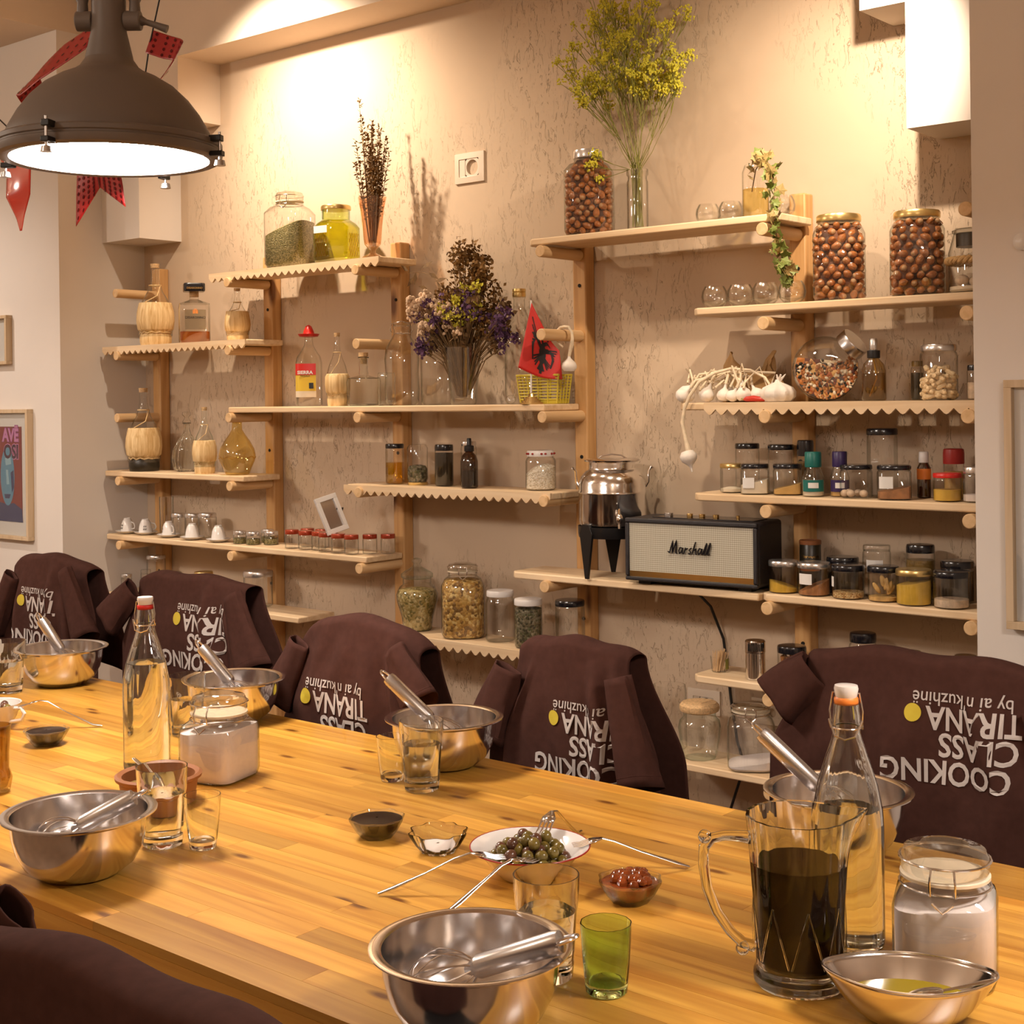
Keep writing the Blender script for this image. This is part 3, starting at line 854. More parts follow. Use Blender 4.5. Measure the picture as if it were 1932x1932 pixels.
# ------------------------------------------------------------------ wicker wine flasks
def flask(label, x, y, z, w, h, gl='glass', straw_top=0.52, cord=True, dark=False):
    t = thing('wicker_flask', label, 'bottle', (x, y, z), face(x, y), 'wicker wine flasks')
    r = w/2; nr = r*0.21
    prof = [(r*0.6, h*0.02), (r*0.9, h*0.12), (r*0.97, h*0.26), (r*0.90, h*0.42), (r*0.68, h*0.56), (r*0.42, h*0.66), (nr*1.25, h*0.76), (nr, h*0.84), (nr, h*0.955), (nr*1.15, h*0.96), (nr*1.15, h*0.985)]
    MB().lathe(prof, 28, cap1=False).build('glass_body', M[gl], t)
    MB().cyl((0, 0, h*0.95), (0, 0, h), nr*1.12, 16, nr*1.2).build('cork', M['cork'], t)
    st = [(r*0.80, h*0.155), (r*0.955, h*0.20), (r*1.02, h*0.30), (r*0.99, h*0.40), (r*0.88, h*straw_top*0.98), (r*0.86, h*straw_top)]
    MB().lathe(st, 36, shape=flute(18, 0.018), cap0=False, cap1=False).build('straw_cover', M['straw'], t, solid=0.0016)
    MB().lathe([(r*0.80, 0.0), (r*0.86, h*0.05), (r*0.86, h*0.11), (r*0.78, h*0.155)], 36, shape=flute(18, 0.03), cap1=False).build('straw_base', M['dark_fill' if dark else 'straw'], t)
    m = MB()
    m.tube([(r*0.84*math.cos(2*PI*k/24), r*0.84*math.sin(2*PI*k/24), h*(0.155+0.012*math.sin(3*k))) for k in range(24)], r*0.045, 6, closed=True)
    m.build('straw_band', M['straw'], t)
    if cord:
        m = MB()
        m.tube([(nr*1.5*math.cos(2*PI*k/16), nr*1.5*math.sin(2*PI*k/16), h*0.735) for k in range(16)], r*0.035, 6, closed=True)
        m.tube([(nr*1.4, -nr*0.6, h*0.74), (r*0.1, -r*0.62, h*0.60), (-r*0.55, -r*0.68, h*straw_top)], r*0.03, 6)
        m.build('cord', M['straw'], t)
    return t
flask('large wicker flask with corked neck left of the amaretto', -4.853, 3.50, 1.668, 0.150, 0.337)
flask('small wicker flask right of the amaretto, under a dowel', -4.331, 3.505, 1.668, 0.098, 0.205, straw_top=0.56)
flask('large wicker flask with dark peeled base on the corner shelf', -4.930, 3.49, 1.149, 0.146, 0.345, dark=True)
flask('small wicker flask between shell decanter and yellow carafe', -4.508, 3.475, 1.149, 0.094, 0.263, 'glass_aqua', 0.50)
flask('small wicker flask next to the tequila bottle', -3.752, 3.49, 1.411, 0.088, 0.265, straw_top=0.44)

# ------------------------------------------------------------------ amaretto and tequila
t = thing('amaretto_bottle', 'square amaretto bottle with black cap and amber remainder', 'bottle', (-4.595, 3.50, 1.668), face(-4.595, 3.5)+R(4))
h = 0.240; r = 0.060
prof = [(r*0.93, 0.002), (r, 0.010), (r, h*0.60), (r*0.97, h*0.66), (r*0.62, h*0.70, 0.5), (r*0.30, h*0.735, 0.0), (r*0.28, h*0.80, 0.0)]
MB().lathe(prof, 32, shape=square(9), cap1=False).build('glass_body', M['glass_heavy'], t)
fill_mesh(prof, h*0.19, 32, square(9)).build('liqueur', M['amaretto'], t)
MB().cyl((0, 0, h*0.775), (0, 0, h*0.87), r*0.31, 16).build('stopper', M['cork'], t)
MB().lathe([(r*0.66, h*0.86), (r*0.70, h*0.875), (r*0.70, h*0.985), (r*0.66, h)], 32, shape=square(9)).build('cap', M['black_lid'], t)
lab = MB().box(-0.041, 0.041, -r-0.0009, -r-0.0003, h*0.22, h*0.55).build('label', M['glass_milk'], t, smooth=False)
lettering(lab, 'DISARONNO', 0.0135, lambda x, y: (x, -r-0.0014, h*0.40+y), M['black_plastic'], offset=0.0003)
m = MB()
for k, (dx, hh) in enumerate(((-0.008, 0.014), (-0.003, 0.019), (0.003, 0.019), (0.008, 0.014))):
    m.add([(dx-0.002, -r-0.0014, h*0.485), (dx+0.002, -r-0.0014, h*0.485), (dx+0.0015, -r-0.0014, h*0.485+hh), (dx-0.0015, -r-0.0014, h*0.485+hh)], [(0, 1, 2, 3)])
m.build('crest', M['orange'], lab, smooth=False)
lettering(t, 'DISARONNO', 0.0105, lambda x, y: (x, -r*0.70-0.0008, h*0.90+y), M['brass'], 'cap_lettering', offset=0.0004)

t = thing('tequila_bottle', 'clear tequila bottle with red sombrero cap', 'bottle', (-3.915, 3.50, 1.411), face(-3.915, 3.5)+R(-6))
h = 0.262; r = 0.047
prof = [(r*0.92, 0.002), (r, 0.010), (r, h*0.62), (r*0.90, h*0.70), (r*0.60, h*0.78), (r*0.36, h*0.86), (r*0.30, h*0.93), (r*0.30, h*1.0)]
MB().lathe(prof, 28, cap1=False, shape=square(4.5)).build('glass_body', M['glass_heavy'], t)
MB().lathe([(0.016, h*0.975), (0.034, h*0.985), (0.040, h*1.02), (0.038, h*1.022), (0.026, h*1.0), (0.021, h*1.02), (0.019, h*1.06), (0.011, h*1.13), (0.003, h*1.15)], 24).build('sombrero_cap', M['red_plastic'], t)
arc_label(t, r*1.0, h*0.21, h*0.54, -62, 32, plain('yellow_label', (0.75, 0.50, 0.04), 0.5), 'label', 0.0008, square(4.5))
lab = arc_label(t, r*1.0, h*0.44, h*0.60, -62, 32, M['red_plastic'], 'label_header', 0.0014, square(4.5))
arc_label(t, r*1.0, h*0.13, h*0.215, -62, 32, M['cream_powder'], 'label_footer', 0.0012, square(4.5))
MB().box(0.004, 0.020, -r-0.0032, -r-0.0022, h*0.25, h*0.33).build('label_figure', M['black_plastic'], t)
lettering(lab, 'SIERRA', 0.0165, lambda x, y: (x*1.1-0.010, -r-0.0032, h*0.455+y), M['paper'], offset=0.0007)
lettering(lab, 'TEQUILA', 0.0080, lambda x, y: (x*1.1-0.010, -r-0.0032, h*0.415+y), M['black_plastic'])

# ------------------------------------------------------------------ S1 : herb jar, green jar, peach vase
t = jar('clip_top_jar', 'large clip-top jar half full of dried oregano', -4.017, 3.505, 1.927, 0.166, 0.290, 'clip', ('herb', 0.50), 'glass', square(4.5), 0.60, 0.74, 0.13, 36, R(24), slope=0.03, rise=0.02)
t = thing('green_storage_jar', 'octagonal green glass jar of yellow oil with white label', 'jar', (-3.765, 3.505, 1.927), face(-3.765, 3.505)+R(4))
h = 0.212; r = 0.086; oc = ngon(8, PI/8)
prof = [(r*0.93, 0.002), (r*0.97, h*0.03), (r, h*0.08), (r, h*0.60), (r*0.84, h*0.68), (r*0.60, h*0.75, 0.3), (r*0.58, h*0.78, 0.0), (r*0.58, h*0.94, 0.0)]
MB().lathe(prof, 40, shape=oc, cap1=False).build('glass_body', M['glass_olive'], t)
fill_mesh(prof, h*0.73, 40, oc).build('oil', M['oil_green'], t)
screw_lid(t, r*0.64, h*0.92, h*0.08, 'gold_lid')
MB().lathe([(r*0.585, h*0.77), (r*0.60, h*0.79), (r*0.60, h*0.90), (r*0.585, h*0.92)], 32, cap0=False, cap1=False).build('neck', M['glass_aqua'], t)
for fa in (-PI/2-PI/4, -PI/2+PI/4):
    m = MB(); rr = r*0.985; hw = r*0.33
    ca, sa = math.cos(fa), math.sin(fa)
    def pt(u, v): return (rr*ca - sa*u, rr*sa + ca*u, v)
    for k in range(-5, 8):
        for d in (-1, 1):
            pts = []
            for s_ in range(13):
                v = h*0.10 + (h*0.40)*s_/12
                u = (k-1)*0.012 + d*(s_/12)*0.036
                if -hw <= u <= hw: pts.append(pt(u, v))
            if len(pts) > 1: m.tube(pts, 0.0013, 5)
    stuff(m.build('diamond_relief', M['glass_yellow'], t))
fa = -PI/2-PI/4
ca, sa = math.cos(fa), math.sin(fa); rr = r*0.99+0.0014; hw = r*0.36
MB().add([(rr*ca+sa*hw, rr*sa-ca*hw, h*0.50), (rr*ca-sa*hw, rr*sa+ca*hw, h*0.50), (rr*ca-sa*hw, rr*sa+ca*hw, h*0.62), (rr*ca+sa*hw, rr*sa-ca*hw, h*0.62)], [(0, 1, 2, 3)]).build('paper_label', M['paper'], t, solid=0.0004, smooth=False)

t = thing('footed_vase', 'peach glass footed vase with pressed flutes', 'vase', (-3.577, 3.505, 1.927))
h = 0.224
prof = [(0.041, 0.001), (0.043, 0.005), (0.036, 0.012), (0.013, 0.024), (0.010, 0.034), (0.016, 0.042), (0.028, 0.056), (0.031, 0.075), (0.034, 0.12), (0.041, 0.18), (0.046, 0.205), (0.050, h), (0.047, h-0.001), (0.043, 0.204), (0.031, 0.12), (0.026, 0.06), (0.004, 0.046)]
MB().lathe(prof, 40, shape=flute(10, 0.045), cap1=False).build('glass_body', M['glass_peach'], t)
random.seed(5)
t = thing('dried_herb_bunch', 'brown dried herb sprigs standing in the peach vase', 'dried herbs', (-3.577, 3.505, 1.977))
stm = MB(); lv = MB()
for k in range(26):
    a = random.uniform(0, 2*PI); tilt = random.uniform(0.0, 0.085); hh = random.uniform(0.26, 0.48)
    if k == 0: tilt, a, hh = 0.06, PI, 0.53
    p0 = Vector((0.010*math.cos(a), 0.010*math.sin(a), 0)); p1 = Vector((tilt*0.55*math.cos(a), tilt*0.3*math.sin(a), hh*0.5)); p2 = Vector((tilt*math.cos(a), tilt*0.55*math.sin(a), hh))
    stm.tube([p0, p1, p2], [0.0018, 0.0014, 0.0007], 5)
    for q in range(110):
        s_ = random.uniform(0.30, 1.0)
        c = p1.lerp(p2, (s_-0.5)*2) if s_ > 0.5 else p0.lerp(p1, s_*2)
        d = Vector((random.uniform(-1, 1), random.uniform(-1, 1), random.uniform(-0.3, 1))).normalized()
        l = random.uniform(0.008, 0.020); e = d.cross(Vector((0.3, 0.5, 0.8))).normalized()*random.uniform(0.0020, 0.005)
        lv.add([c, c+d*l*0.5+e, c+d*l, c+d*l*0.5-e], [(0, 1, 2, 3)])
stuff(stm.build('stems', M['herb_stem'], t)); stuff(lv.build('leaves', M['rust_flower'], t, smooth=False))

# ------------------------------------------------------------------ S3 : decanter and carafe
t = thing('shell_decanter', 'clear fan shaped decanter with glass stopper', 'decanter', (-4.700, 3.535, 1.149), face(-4.7, 3.52))
h = 0.245
def shell(u, v):
    a = 2*PI*u
    rz_ = [(0.030, 0.0), (0.050, 0.012), (0.058, 0.05), (0.052, 0.09), (0.034, 0.125), (0.014, 0.155), (0.0095, 0.175), (0.0095, 0.195), (0.017, 0.199)]
    k = v*(len(rz_)-1); i = min(int(k), len(rz_)-2); w = k-i
    r = rz_[i][0]*(1-w)+rz_[i+1][0]*w; z = rz_[i][1]*(1-w)+rz_[i+1][1]*w
    f = 1+0.05*math.cos(20*a)*(1 if z < 0.15 else 0)
    dp = 0.45 if z < 0.11 else 0.45+0.55*min(1, (z-0.11)/0.05)
    return (r*f*math.cos(a), r*f*dp*math.sin(a), z)
MB().grid(shell, 80, 32).build('glass_body', M['rglass'], t, solid=0.004)
MB().lathe([(0.008, 0.19), (0.018, 0.205), (0.011, 0.215), (0.008, 0.222), (0.019, 0.232), (0.017, 0.243), (0.004, h)], 12).build('stopper', M['glass_heavy'], t)
t = thing('yellow_carafe', 'round bellied yellow glass carafe with narrow neck', 'carafe', (-4.318, 3.485, 1.149))
MB().lathe([(0.043, 0.001), (0.046, 0.004), (0.057, 0.030), (0.068, 0.055), (0.071, 0.075), (0.066, 0.100), (0.050, 0.130), (0.032, 0.155), (0.020, 0.175), (0.019, 0.200), (0.024, 0.212), (0.022, 0.212), (0.017, 0.200)], 36, cap1=False).build('glass_body', M['glass_yellow'], t)
m = MB()
m.tube([(0.0705*math.cos(2*PI*k/48), 0.0705*math.sin(2*PI*k/48), 0.066+0.004*math.sin(2*PI*k/48*9)) for k in range(48)], 0.0016, 5, closed=True)
m.build('vine_relief', M['glass_yellow'], t)

# ------------------------------------------------------------------ S4 : cups, small jars, red lids, picture
cw = ['far left', 'second', 'middle', 'fourth', 'right-hand']
cupspots = [(-5.040, 3.480, R(10)), (-4.927, 3.490, R(60)), (-4.747, 3.475, R(-10)), (-4.580, 3.465, R(150)), (-4.415, 3.465, R(150))]
cup0 = sau0 = None
for i, (x, y, a) in enumerate(cupspots):
    if cup0 is None:
        sau0 = tag(MB().lathe([(0.020, 0.0), (0.026, 0.002), (0.040, 0.008), (0.048, 0.0125), (0.0485, 0.0135), (0.040, 0.0105), (0.024, 0.0055), (0.002, 0.005)], 28).build('saucer', M['porcelain'], None, (x, y, 0.884)), '', 'saucer', 'saucers under upturned cups')
        cup0 = thing('espresso_cup', '', 'cup', (x, y, 0.8905), a, 'upturned espresso cups')
        MB().lathe([(0.0265, 0.0), (0.0285, 0.0), (0.0272, 0.018), (0.0235, 0.038), (0.0185, 0.050), (0.0145, 0.055), (0.0145, 0.059), (0.012, 0.059), (0.012, 0.056), (0.002, 0.055)], 24, cap0=False).build('bowl', M['porcelain'], cup0)
        MB().tube([(0.026, 0, 0.014), (0.040, 0, 0.016), (0.043, 0, 0.026), (0.038, 0, 0.038), (0.022, 0, 0.043)], 0.0026, 8).build('handle', M['porcelain'], cup0)
        m = MB()
        for q in range(3):
            for w_ in range(2):
                aa = -PI/2 - R(25) + q*0.18
                m.add([((0.0288-0.003*w_)*math.cos(aa+d), (0.0288-0.003*w_)*math.sin(aa+d), 0.014+0.011*w_+e) for d, e in ((0, 0), (0.1, 0.002), (0.12, 0.009), (0.03, 0.007))], [(0, 1, 2, 3)])
        m.build('printed_motif', M['dark_fill'], cup0, smooth=False)
        s_o, c_o = sau0, cup0
    else:
        s_o = sau0.copy(); COL.objects.link(s_o); s_o.location = (x, y, 0.884)
        c_o = copy_tree(cup0, (x, y, 0.8905), a)
    s_o['label'] = cw[i] + ' white saucer in the row of five upturned cups'
    c_o['label'] = cw[i] + ' upturned white espresso cup in the row of five'
t = thing('drinking_glass', 'plain straight glass standing behind the upturned cups', 'glass', (-4.885, 3.565, 0.884))
MB().lathe([(0.026, 0.001), (0.028, 0.003), (0.030, 0.155), (0.0285, 0.155), (0.0265, 0.010), (0.002, 0.010)], 24, cap1=False).build('glass_body', M['glass_heavy'], t)
for i, (x, w_, hh) in enumerate(((-4.789, 0.062, 0.091), (-4.697, 0.062, 0.094), (-4.600, 0.075, 0.100))):
    jar('small_jar', ['left', 'middle', 'right'][i] + ' of three dull-lidded jars behind the upturned cups', x, 3.555, 0.884, w_, hh, 'silver_lid', None, 'glass_heavy', None, 0.92, 0.86, 0.16, 24, group='dull-lidded jars behind cups')
for i, (x, y, w_, hh) in enumerate(((-4.297, 3.475, 0.052, 0.050), (-4.221, 3.478, 0.056, 0.050), (-4.160, 3.515, 0.056, 0.052), (-4.235, 3.560, 0.050, 0.052))):
    jar('squat_jar', ['leftmost squat silver-lidded jar beside the upturned cups', 'second squat silver-lidded jar beside the upturned cups', 'squat silver-lidded jar nearest the red-lidded jars', 'squat silver-lidded jar at the back by the post'][i], x, y, 0.884, w_, hh, 'silver_lid', ('herb', 0.45), 'glass_heavy', ngon(8), 0.90, 0.74, 0.26, 24, group='squat silver-lidded jars')
red = [(-3.983, 3.465), (-3.907, 3.465), (-3.848, 3.475), (-3.789, 3.455), (-3.716, 3.450), (-3.648, 3.450), (-3.606, 3.500), (-3.560, 3.545), (-3.975, 3.535), (-3.905, 3.545)]
rl = ['front row leftmost red-lidded jar', 'second red-lidded jar from the left in the front row', 'third red-lidded jar from the left, half hidden', 'red-lidded jar just below the little white frame', 'red-lidded jar at the foot of the white frame, right side', 'front red-lidded jar at the right corner of the shelf', 'red-lidded jar second from the right end', 'red-lidded jar at the right end near the post', 'back row red-lidded jar at the left', 'back row red-lidded jar left of the white frame']
for i, (x, y) in enumerate(red):
    jar('red_lidded_jar', rl[i], x, y, 0.884, 0.053, 0.071, 'red_lid', None, 'glass_heavy', ngon(8), 0.92, 0.72, 0.20, 24, group='small red-lidded jars')
t = thing('picture_frame', 'little white frame leaning on its dark stand atop red lids', 'picture frame', (-3.735, 3.470, 0.957), face(-3.75, 3.48)+R(28))
mt = Matrix.Rotation(R(-18), 4, 'X') @ Matrix.Rotation(R(-14), 4, 'Y')
for (a, b, c, d) in ((-0.045, 0.045, 0.0, 0.018), (-0.045, 0.045, 0.122, 0.140), (-0.045, -0.029, 0.018, 0.122), (0.029, 0.045, 0.018, 0.122)):
    MB().box(a, b, -0.006, 0.006, c, d, mt).build('frame_bar', M['porcelain'], t, bevel=0.001)
MB().box(-0.030, 0.030, 0.000, 0.002, 0.017, 0.123, mt).build('pane', M['silver_lid'], t)
MB().prism([(-0.016, 0.0), (0.016, 0.0), (0.013, 0.10), (-0.013, 0.10)], 0, 0.003, Matrix.Translation((0.02, 0.075, 0.0)) @ Matrix.Rotation(R(32), 4, 'X')).build('easel_back', M['black_plastic'], t)

# ------------------------------------------------------------------ S5 : decanters, bouquet, flag
t = thing('square_decanter', 'square clear decanter with cork under the bare dowel', 'decanter', (-3.632, 3.505, 1.411), R(6))
prof = [(0.040, 0.002), (0.046, 0.006), (0.047, 0.012), (0.045, 0.025), (0.047, 0.045), (0.0455, 0.062), (0.047, 0.085), (0.044, 0.098), (0.016, 0.107, 0.0), (0.0145, 0.13, 0.0), (0.0145, 0.165, 0.0), (0.018, 0.170, 0.0), (0.018, 0.174, 0.0)]
MB().lathe(prof, 36, shape=square(6), cap1=False).build('glass_body', M['rglass'], t, solid=0.003)
MB().tube([(0, 0, 0.150), (0, 0, 0.175), (0, 0, 0.176), (0, 0, 0.190)], [0.012, 0.013, 0.017, 0.017], 16).build('cork', M['cork'], t)
t = thing('square_tumbler', 'small square glass tucked between decanter and demijohn', 'glass', (-3.532, 3.520, 1.411), R(6))
MB().lathe([(0.023, 0.002), (0.026, 0.008), (0.0245, 0.03), (0.026, 0.05), (0.0245, 0.07), (0.026, 0.10), (0.024, 0.115), (0.022, 0.115)], 24, shape=square(5), cap1=False).build('glass_body', M['rglass'], t, solid=0.0025)
t = thing('swing_top_jug', 'clear bulging jug with wire swing top beside the bouquet', 'jug', (-3.425, 3.490, 1.411), face(-3.42, 3.49))
MB().lathe([(0.050, 0.002), (0.058, 0.012), (0.061, 0.06), (0.058, 0.11), (0.061, 0.16), (0.056, 0.20), (0.036, 0.232), (0.027, 0.247), (0.027, 0.262), (0.031, 0.268), (0.031, 0.278), (0.026, 0.280)], 30, cap1=False).build('glass_body', M['glass_heavy'], t)
MB().lathe([(0.024, 0.274), (0.030, 0.280), (0.028, 0.288), (0.003, 0.290)], 20).build('stopper', M['glass_heavy'], t)
m = MB()
m.tube([(-0.031, 0, 0.250), (-0.040, 0, 0.262), (-0.034, 0, 0.283), (0, 0, 0.293), (0.034, 0, 0.283), (0.040, 0, 0.262), (0.031, 0, 0.250)], 0.0016, 6)
m.tube([(0.0285*math.cos(2*PI*k/20), 0.0285*math.sin(2*PI*k/20), 0.250) for k in range(20)], 0.0015, 6, closed=True)
m.build('wire_bail', M['steel'], t)
t = thing('big_glass_jar', 'wide empty clear jar behind the dried bouquet vase', 'jar', (-3.308, 3.545, 1.411))
MB().lathe([(0.052, 0.002), (0.058, 0.010), (0.059, 0.16), (0.052, 0.19), (0.046, 0.20), (0.046, 0.225), (0.044, 0.225)], 30, cap1=False).build('glass_body', M['glass_heavy'], t)
t = thing('flower_vase', 'tapered clear glass vase holding the dried bouquet', 'vase', (-3.134, 3.485, 1.411))
MB().lathe([(0.040, 0.001), (0.042, 0.004), (0.044, 0.02), (0.053, 0.11), (0.0625, 0.192), (0.0605, 0.192), (0.050, 0.11), (0.040, 0.022), (0.003, 0.018)], 32, cap1=False).build('glass_body', M['glass_heavy'], t)
random.seed(21)
t = thing('dried_bouquet', 'dried bouquet of purple, cream and rust coloured flowers', 'bouquet', (-3.134, 3.485, 1.432))
stm = MB(); cl = {k: MB() for k in ('purple_flower', 'cream_flower', 'rust_flower', 'yellow_flower', 'herb_stem')}
def head(mb, c, r, n, sz, flat=False):
    for q in range(n):
        d = Vector((random.gauss(0, 1), random.gauss(0, 0.8), random.gauss(0, 1)))
        p = c + d.normalized()*r*random.random()**0.5
        if flat:
            e = Vector((random.uniform(-1, 1), random.uniform(-1, 1), random.uniform(-1, 1))).normalized(); g = e.cross(Vector((0.2, 0.9, 0.4))).normalized()
            mb.add([p-e*sz, p+g*sz*0.7, p+e*sz, p-g*sz*0.7], [(0, 1, 2, 3)])
        else:
            mb.ball(p, sz*random.uniform(0.7, 1.2), 5, 4)
def stalk(x, y, z, kind, n, sz, r=0.018, flat=False, droop=0.0):
    tip = Vector((x, y, z)); foot = Vector((x*0.08+random.uniform(-0.01, 0.01), y*0.1, 0.005+random.random()*0.02))
    mid = foot.lerp(tip, 0.5)+Vector((-x*0.12, 0, 0.02))
    stm.tube([foot, mid, tip], [0.0016, 0.0013, 0.0008], 5)
    head(cl[kind], tip, r, n, sz, flat)
for k in range(60):        # rust seed heads, rising to a peak
    x = random.gauss(0.015, 0.045); z = random.uniform(0.26, 0.47)-abs(x)*1.0
    stalk(x, random.uniform(-0.02, 0.05), z, 'rust_flower', 34, 0.0075, 0.028, True)
for k in range(44):        # purple statice
    a = random.uniform(-1.15, 1.15); rr = random.uniform(0.17, 0.31)
    stalk(rr*math.sin(a)*0.72+0.01, random.uniform(-0.055, 0.03), rr*math.cos(a)+0.06, 'purple_flower', 34, 0.0072, 0.022, True)
for k in range(30):        # cream everlastings on the left
    stalk(random.uniform(-0.165, -0.08), random.uniform(-0.06, 0.02), random.uniform(0.20, 0.320), 'cream_flower', 9, 0.0072, 0.018)
for k in range(7):
    stalk(random.uniform(-0.08, 0.05), random.uniform(-0.07, -0.03), random.uniform(0.19, 0.29), 'cream_flower', 6, 0.0058, 0.015)
for k in range(24):
    stalk(random.uniform(-0.135, 0.09), random.uniform(-0.06, 0.0), random.uniform(0.22, 0.34), 'yellow_flower', 18, 0.0070, 0.018, True)
for k in range(44):        # brown leaves and stalks
    stalk(random.uniform(-0.10, 0.17), random.uniform(-0.05, 0.04), random.uniform(0.15, 0.30), 'herb_stem', 14, 0.010, 0.022, True)
stm.tube([(-0.01, 0, 0.2), (-0.08, 0.02, 0.33), (-0.14, 0.03, 0.385), (-0.19, 0.035, 0.40), (-0.235, 0.03, 0.40)], 0.0009, 5)
stm.tube([(-0.03, 0, 0.2), (-0.10, 0.0, 0.30), (-0.155, 0.01, 0.34)], 0.0009, 5)
for (lx, lz, a) in ((-0.23, 0.405, 2.6), (-0.21, 0.385, 3.9), (-0.175, 0.41, 0.5), (-0.15, 0.395, -0.6), (-0.125, 0.365, 0.2), (-0.155, 0.345, 2.9), (-0.10, 0.335, 2.2), (-0.20, 0.40, 4.4)):
    d = Vector((math.cos(a), 0.15, math.sin(a))); g = Vector((-math.sin(a), 0.2, math.cos(a)))
    p = Vector((lx, 0.025, lz))
    cl['herb_stem'].add([p, p+d*0.018+g*0.007, p+d*0.042, p+d*0.018-g*0.007], [(0, 1, 2, 3)])
nm = dict(purple_flower='purple_blossoms', cream_flower='cream_blossoms', rust_flower='rust_seed_heads', yellow_flower='yellow_blossoms', herb_stem='dry_leaves')
t.scale = (1.2, 1.1, 1.1)
stuff(stm.build('stems', M['herb_stem'], t))
for k, mb in cl.items(): stuff(mb.build(nm[k], M[k], t))
t = thing('tall_bottle', 'tall clear bottle with gold screw cap behind the flag', 'bottle', (-2.947, 3.555, 1.411))
MB().lathe([(0.044, 0.002), (0.050, 0.012), (0.051, 0.21), (0.047, 0.245), (0.030, 0.285), (0.0195, 0.315), (0.0185, 0.345), (0.0215, 0.35), (0.0215, 0.357)], 30, cap1=False).build('glass_body', M['glass_heavy'], t)
MB().lathe([(0.0215, 0.352), (0.0225, 0.356), (0.0225, 0.366), (0.0205, 0.368), (0.0225, 0.370), (0.022, 0.379)], 20).build('cap', M['gold_lid'], t)
# yellow basket
t = thing('plastic_basket', 'small yellow slatted plastic basket behind the flag', 'basket', (-2.830, 3.535, 1.411), R(8))
bw, bd, bh = 0.078, 0.042, 0.096
def bas(u, k, v):  # perimeter param
    s_ = 0.86+0.14*v
    pts = [(-bw, -bd), (bw, -bd), (bw, bd), (-bw, bd)]
    i = int(u) % 4; w = u-int(u)
    p, q = pts[i], pts[(i+1) % 4]
    return Vector(((p[0]*(1-w)+q[0]*w)*s_, (p[1]*(1-w)+q[1]*w)*s_, v*bh))
for j in range(9):
    m = MB(); v = 0.16+0.80*j/8
    m.tube([bas(i, 0, v) for i in range(4)], 0.0024 if j < 8 else 0.0045, 6, closed=True)
    m.build('slat', M['basket'], t)
for i in range(16):
    m = MB(); u = i/4
    m.tube([bas(u, 0, 0.02), bas(u, 0, 0.98)], 0.0026, 6); m.build('rib', M['basket'], t)
MB().box(-bw*0.86, bw*0.86, -bd*0.86, bd*0.86, 0.0, 0.016).build('base', M['basket'], t, bevel=0.003)
# glass figurine
t = thing('glass_swan', 'tiny clear glass swan figurine in front of the yellow basket', 'figurine', (-2.905, 3.455, 1.411))
m = MB(); m.ball((0, 0, 0.016), 0.016, 12, 8, (1.25, 0.75, 0.9)); m.build('body', M['glass_heavy'], t)
MB().tube([(0.014, 0, 0.022), (0.022, 0, 0.040), (0.017, 0, 0.058), (0.008, 0, 0.064), (0.002, 0, 0.057), (-0.001, 0, 0.052)], [0.006, 0.0045, 0.004, 0.0042, 0.005, 0.002], 8).build('neck', M['glass_heavy'], t)
MB().tube([(-0.012, 0, 0.020), (-0.024, 0, 0.034), (-0.030, 0, 0.046)], [0.008, 0.006, 0.001], 8).build('tail', M['glass_heavy'], t)
# flag on stand
t = thing('table_flag', 'small red flag with black two-headed eagle on brass stand', 'flag', (-2.817, 3.452, 1.411), face(-2.8, 3.45)+R(16))
MB().lathe([(0.034, 0.0), (0.034, 0.006), (0.028, 0.006), (0.028, 0.012), (0.022, 0.012), (0.022, 0.018), (0.016, 0.018), (0.016, 0.024), (0.010, 0.024), (0.007, 0.034), (0.003, 0.036)], 20, shape=square(5)).build('stepped_base', M['brass'], t)
MB().cyl((0, 0, 0.03), (0.004, 0, 0.330), 0.0030, 10).build('pole', M['paper'], t)
def flagpt(u, v):   # u across, v down the hoist
    hoist = Vector((0.004, -0.004, 0.322-0.205*v))
    x = u*(0.118+0.012*v); drop = u*(0.245-0.185*v) 
    # cloth sags: upper edge falls steeply, lower edge swings out
    y = -0.010*math.sin(u*7.0+v*1.5)*u-0.010*u
    px = -0.052*v*(1-u)
    return hoist + Vector((x*0.72+px*0.9, y, -drop*0.62-0.012*math.sin(u*3)))
MB().grid(flagpt, 26, 22).build('cloth', M['flag_red'], t, solid=0.0006)
eg = MB()
def ep(x, y, off=-0.0022):
    p = flagpt(min(max(0.50+x*0.62, 0.02), 0.98), min(max(0.50-y*0.50, 0.02), 0.98)); return (p.x, p.y+off, p.z)
def epoly(pts):
    n = len(pts); cx = sum(p[0] for p in pts)/n; cy = sum(p[1] for p in pts)/n
    vs = [ep(cx, cy)] + [ep(*p) for p in pts]
    eg.add(vs, [(0, 1+i, 1+(i+1) % n) for i in range(n)])
def strip(pts, w):
    for i in range(len(pts)-1):
        (x0, y0), (x1, y1) = pts[i], pts[i+1]
        d = math.hypot(x1-x0, y1-y0) or 1; nx, ny = -(y1-y0)/d*w, (x1-x0)/d*w
        for k in range(3):
            a, b = k/3, (k+1)/3
            q = [(x0+(x1-x0)*a+nx, y0+(y1-y0)*a+ny), (x0+(x1-x0)*b+nx, y0+(y1-y0)*b+ny), (x0+(x1-x0)*b-nx, y0+(y1-y0)*b-ny), (x0+(x1-x0)*a-nx, y0+(y1-y0)*a-ny)]
            eg.add([ep(*p) for p in q], [(0, 1, 2, 3)])
epoly([(0, 0.42), (0.12, 0.30), (0.16, 0.0), (0.10, -0.35), (0.0, -0.5), (-0.10, -0.35), (-0.16, 0.0), (-0.12, 0.30)])
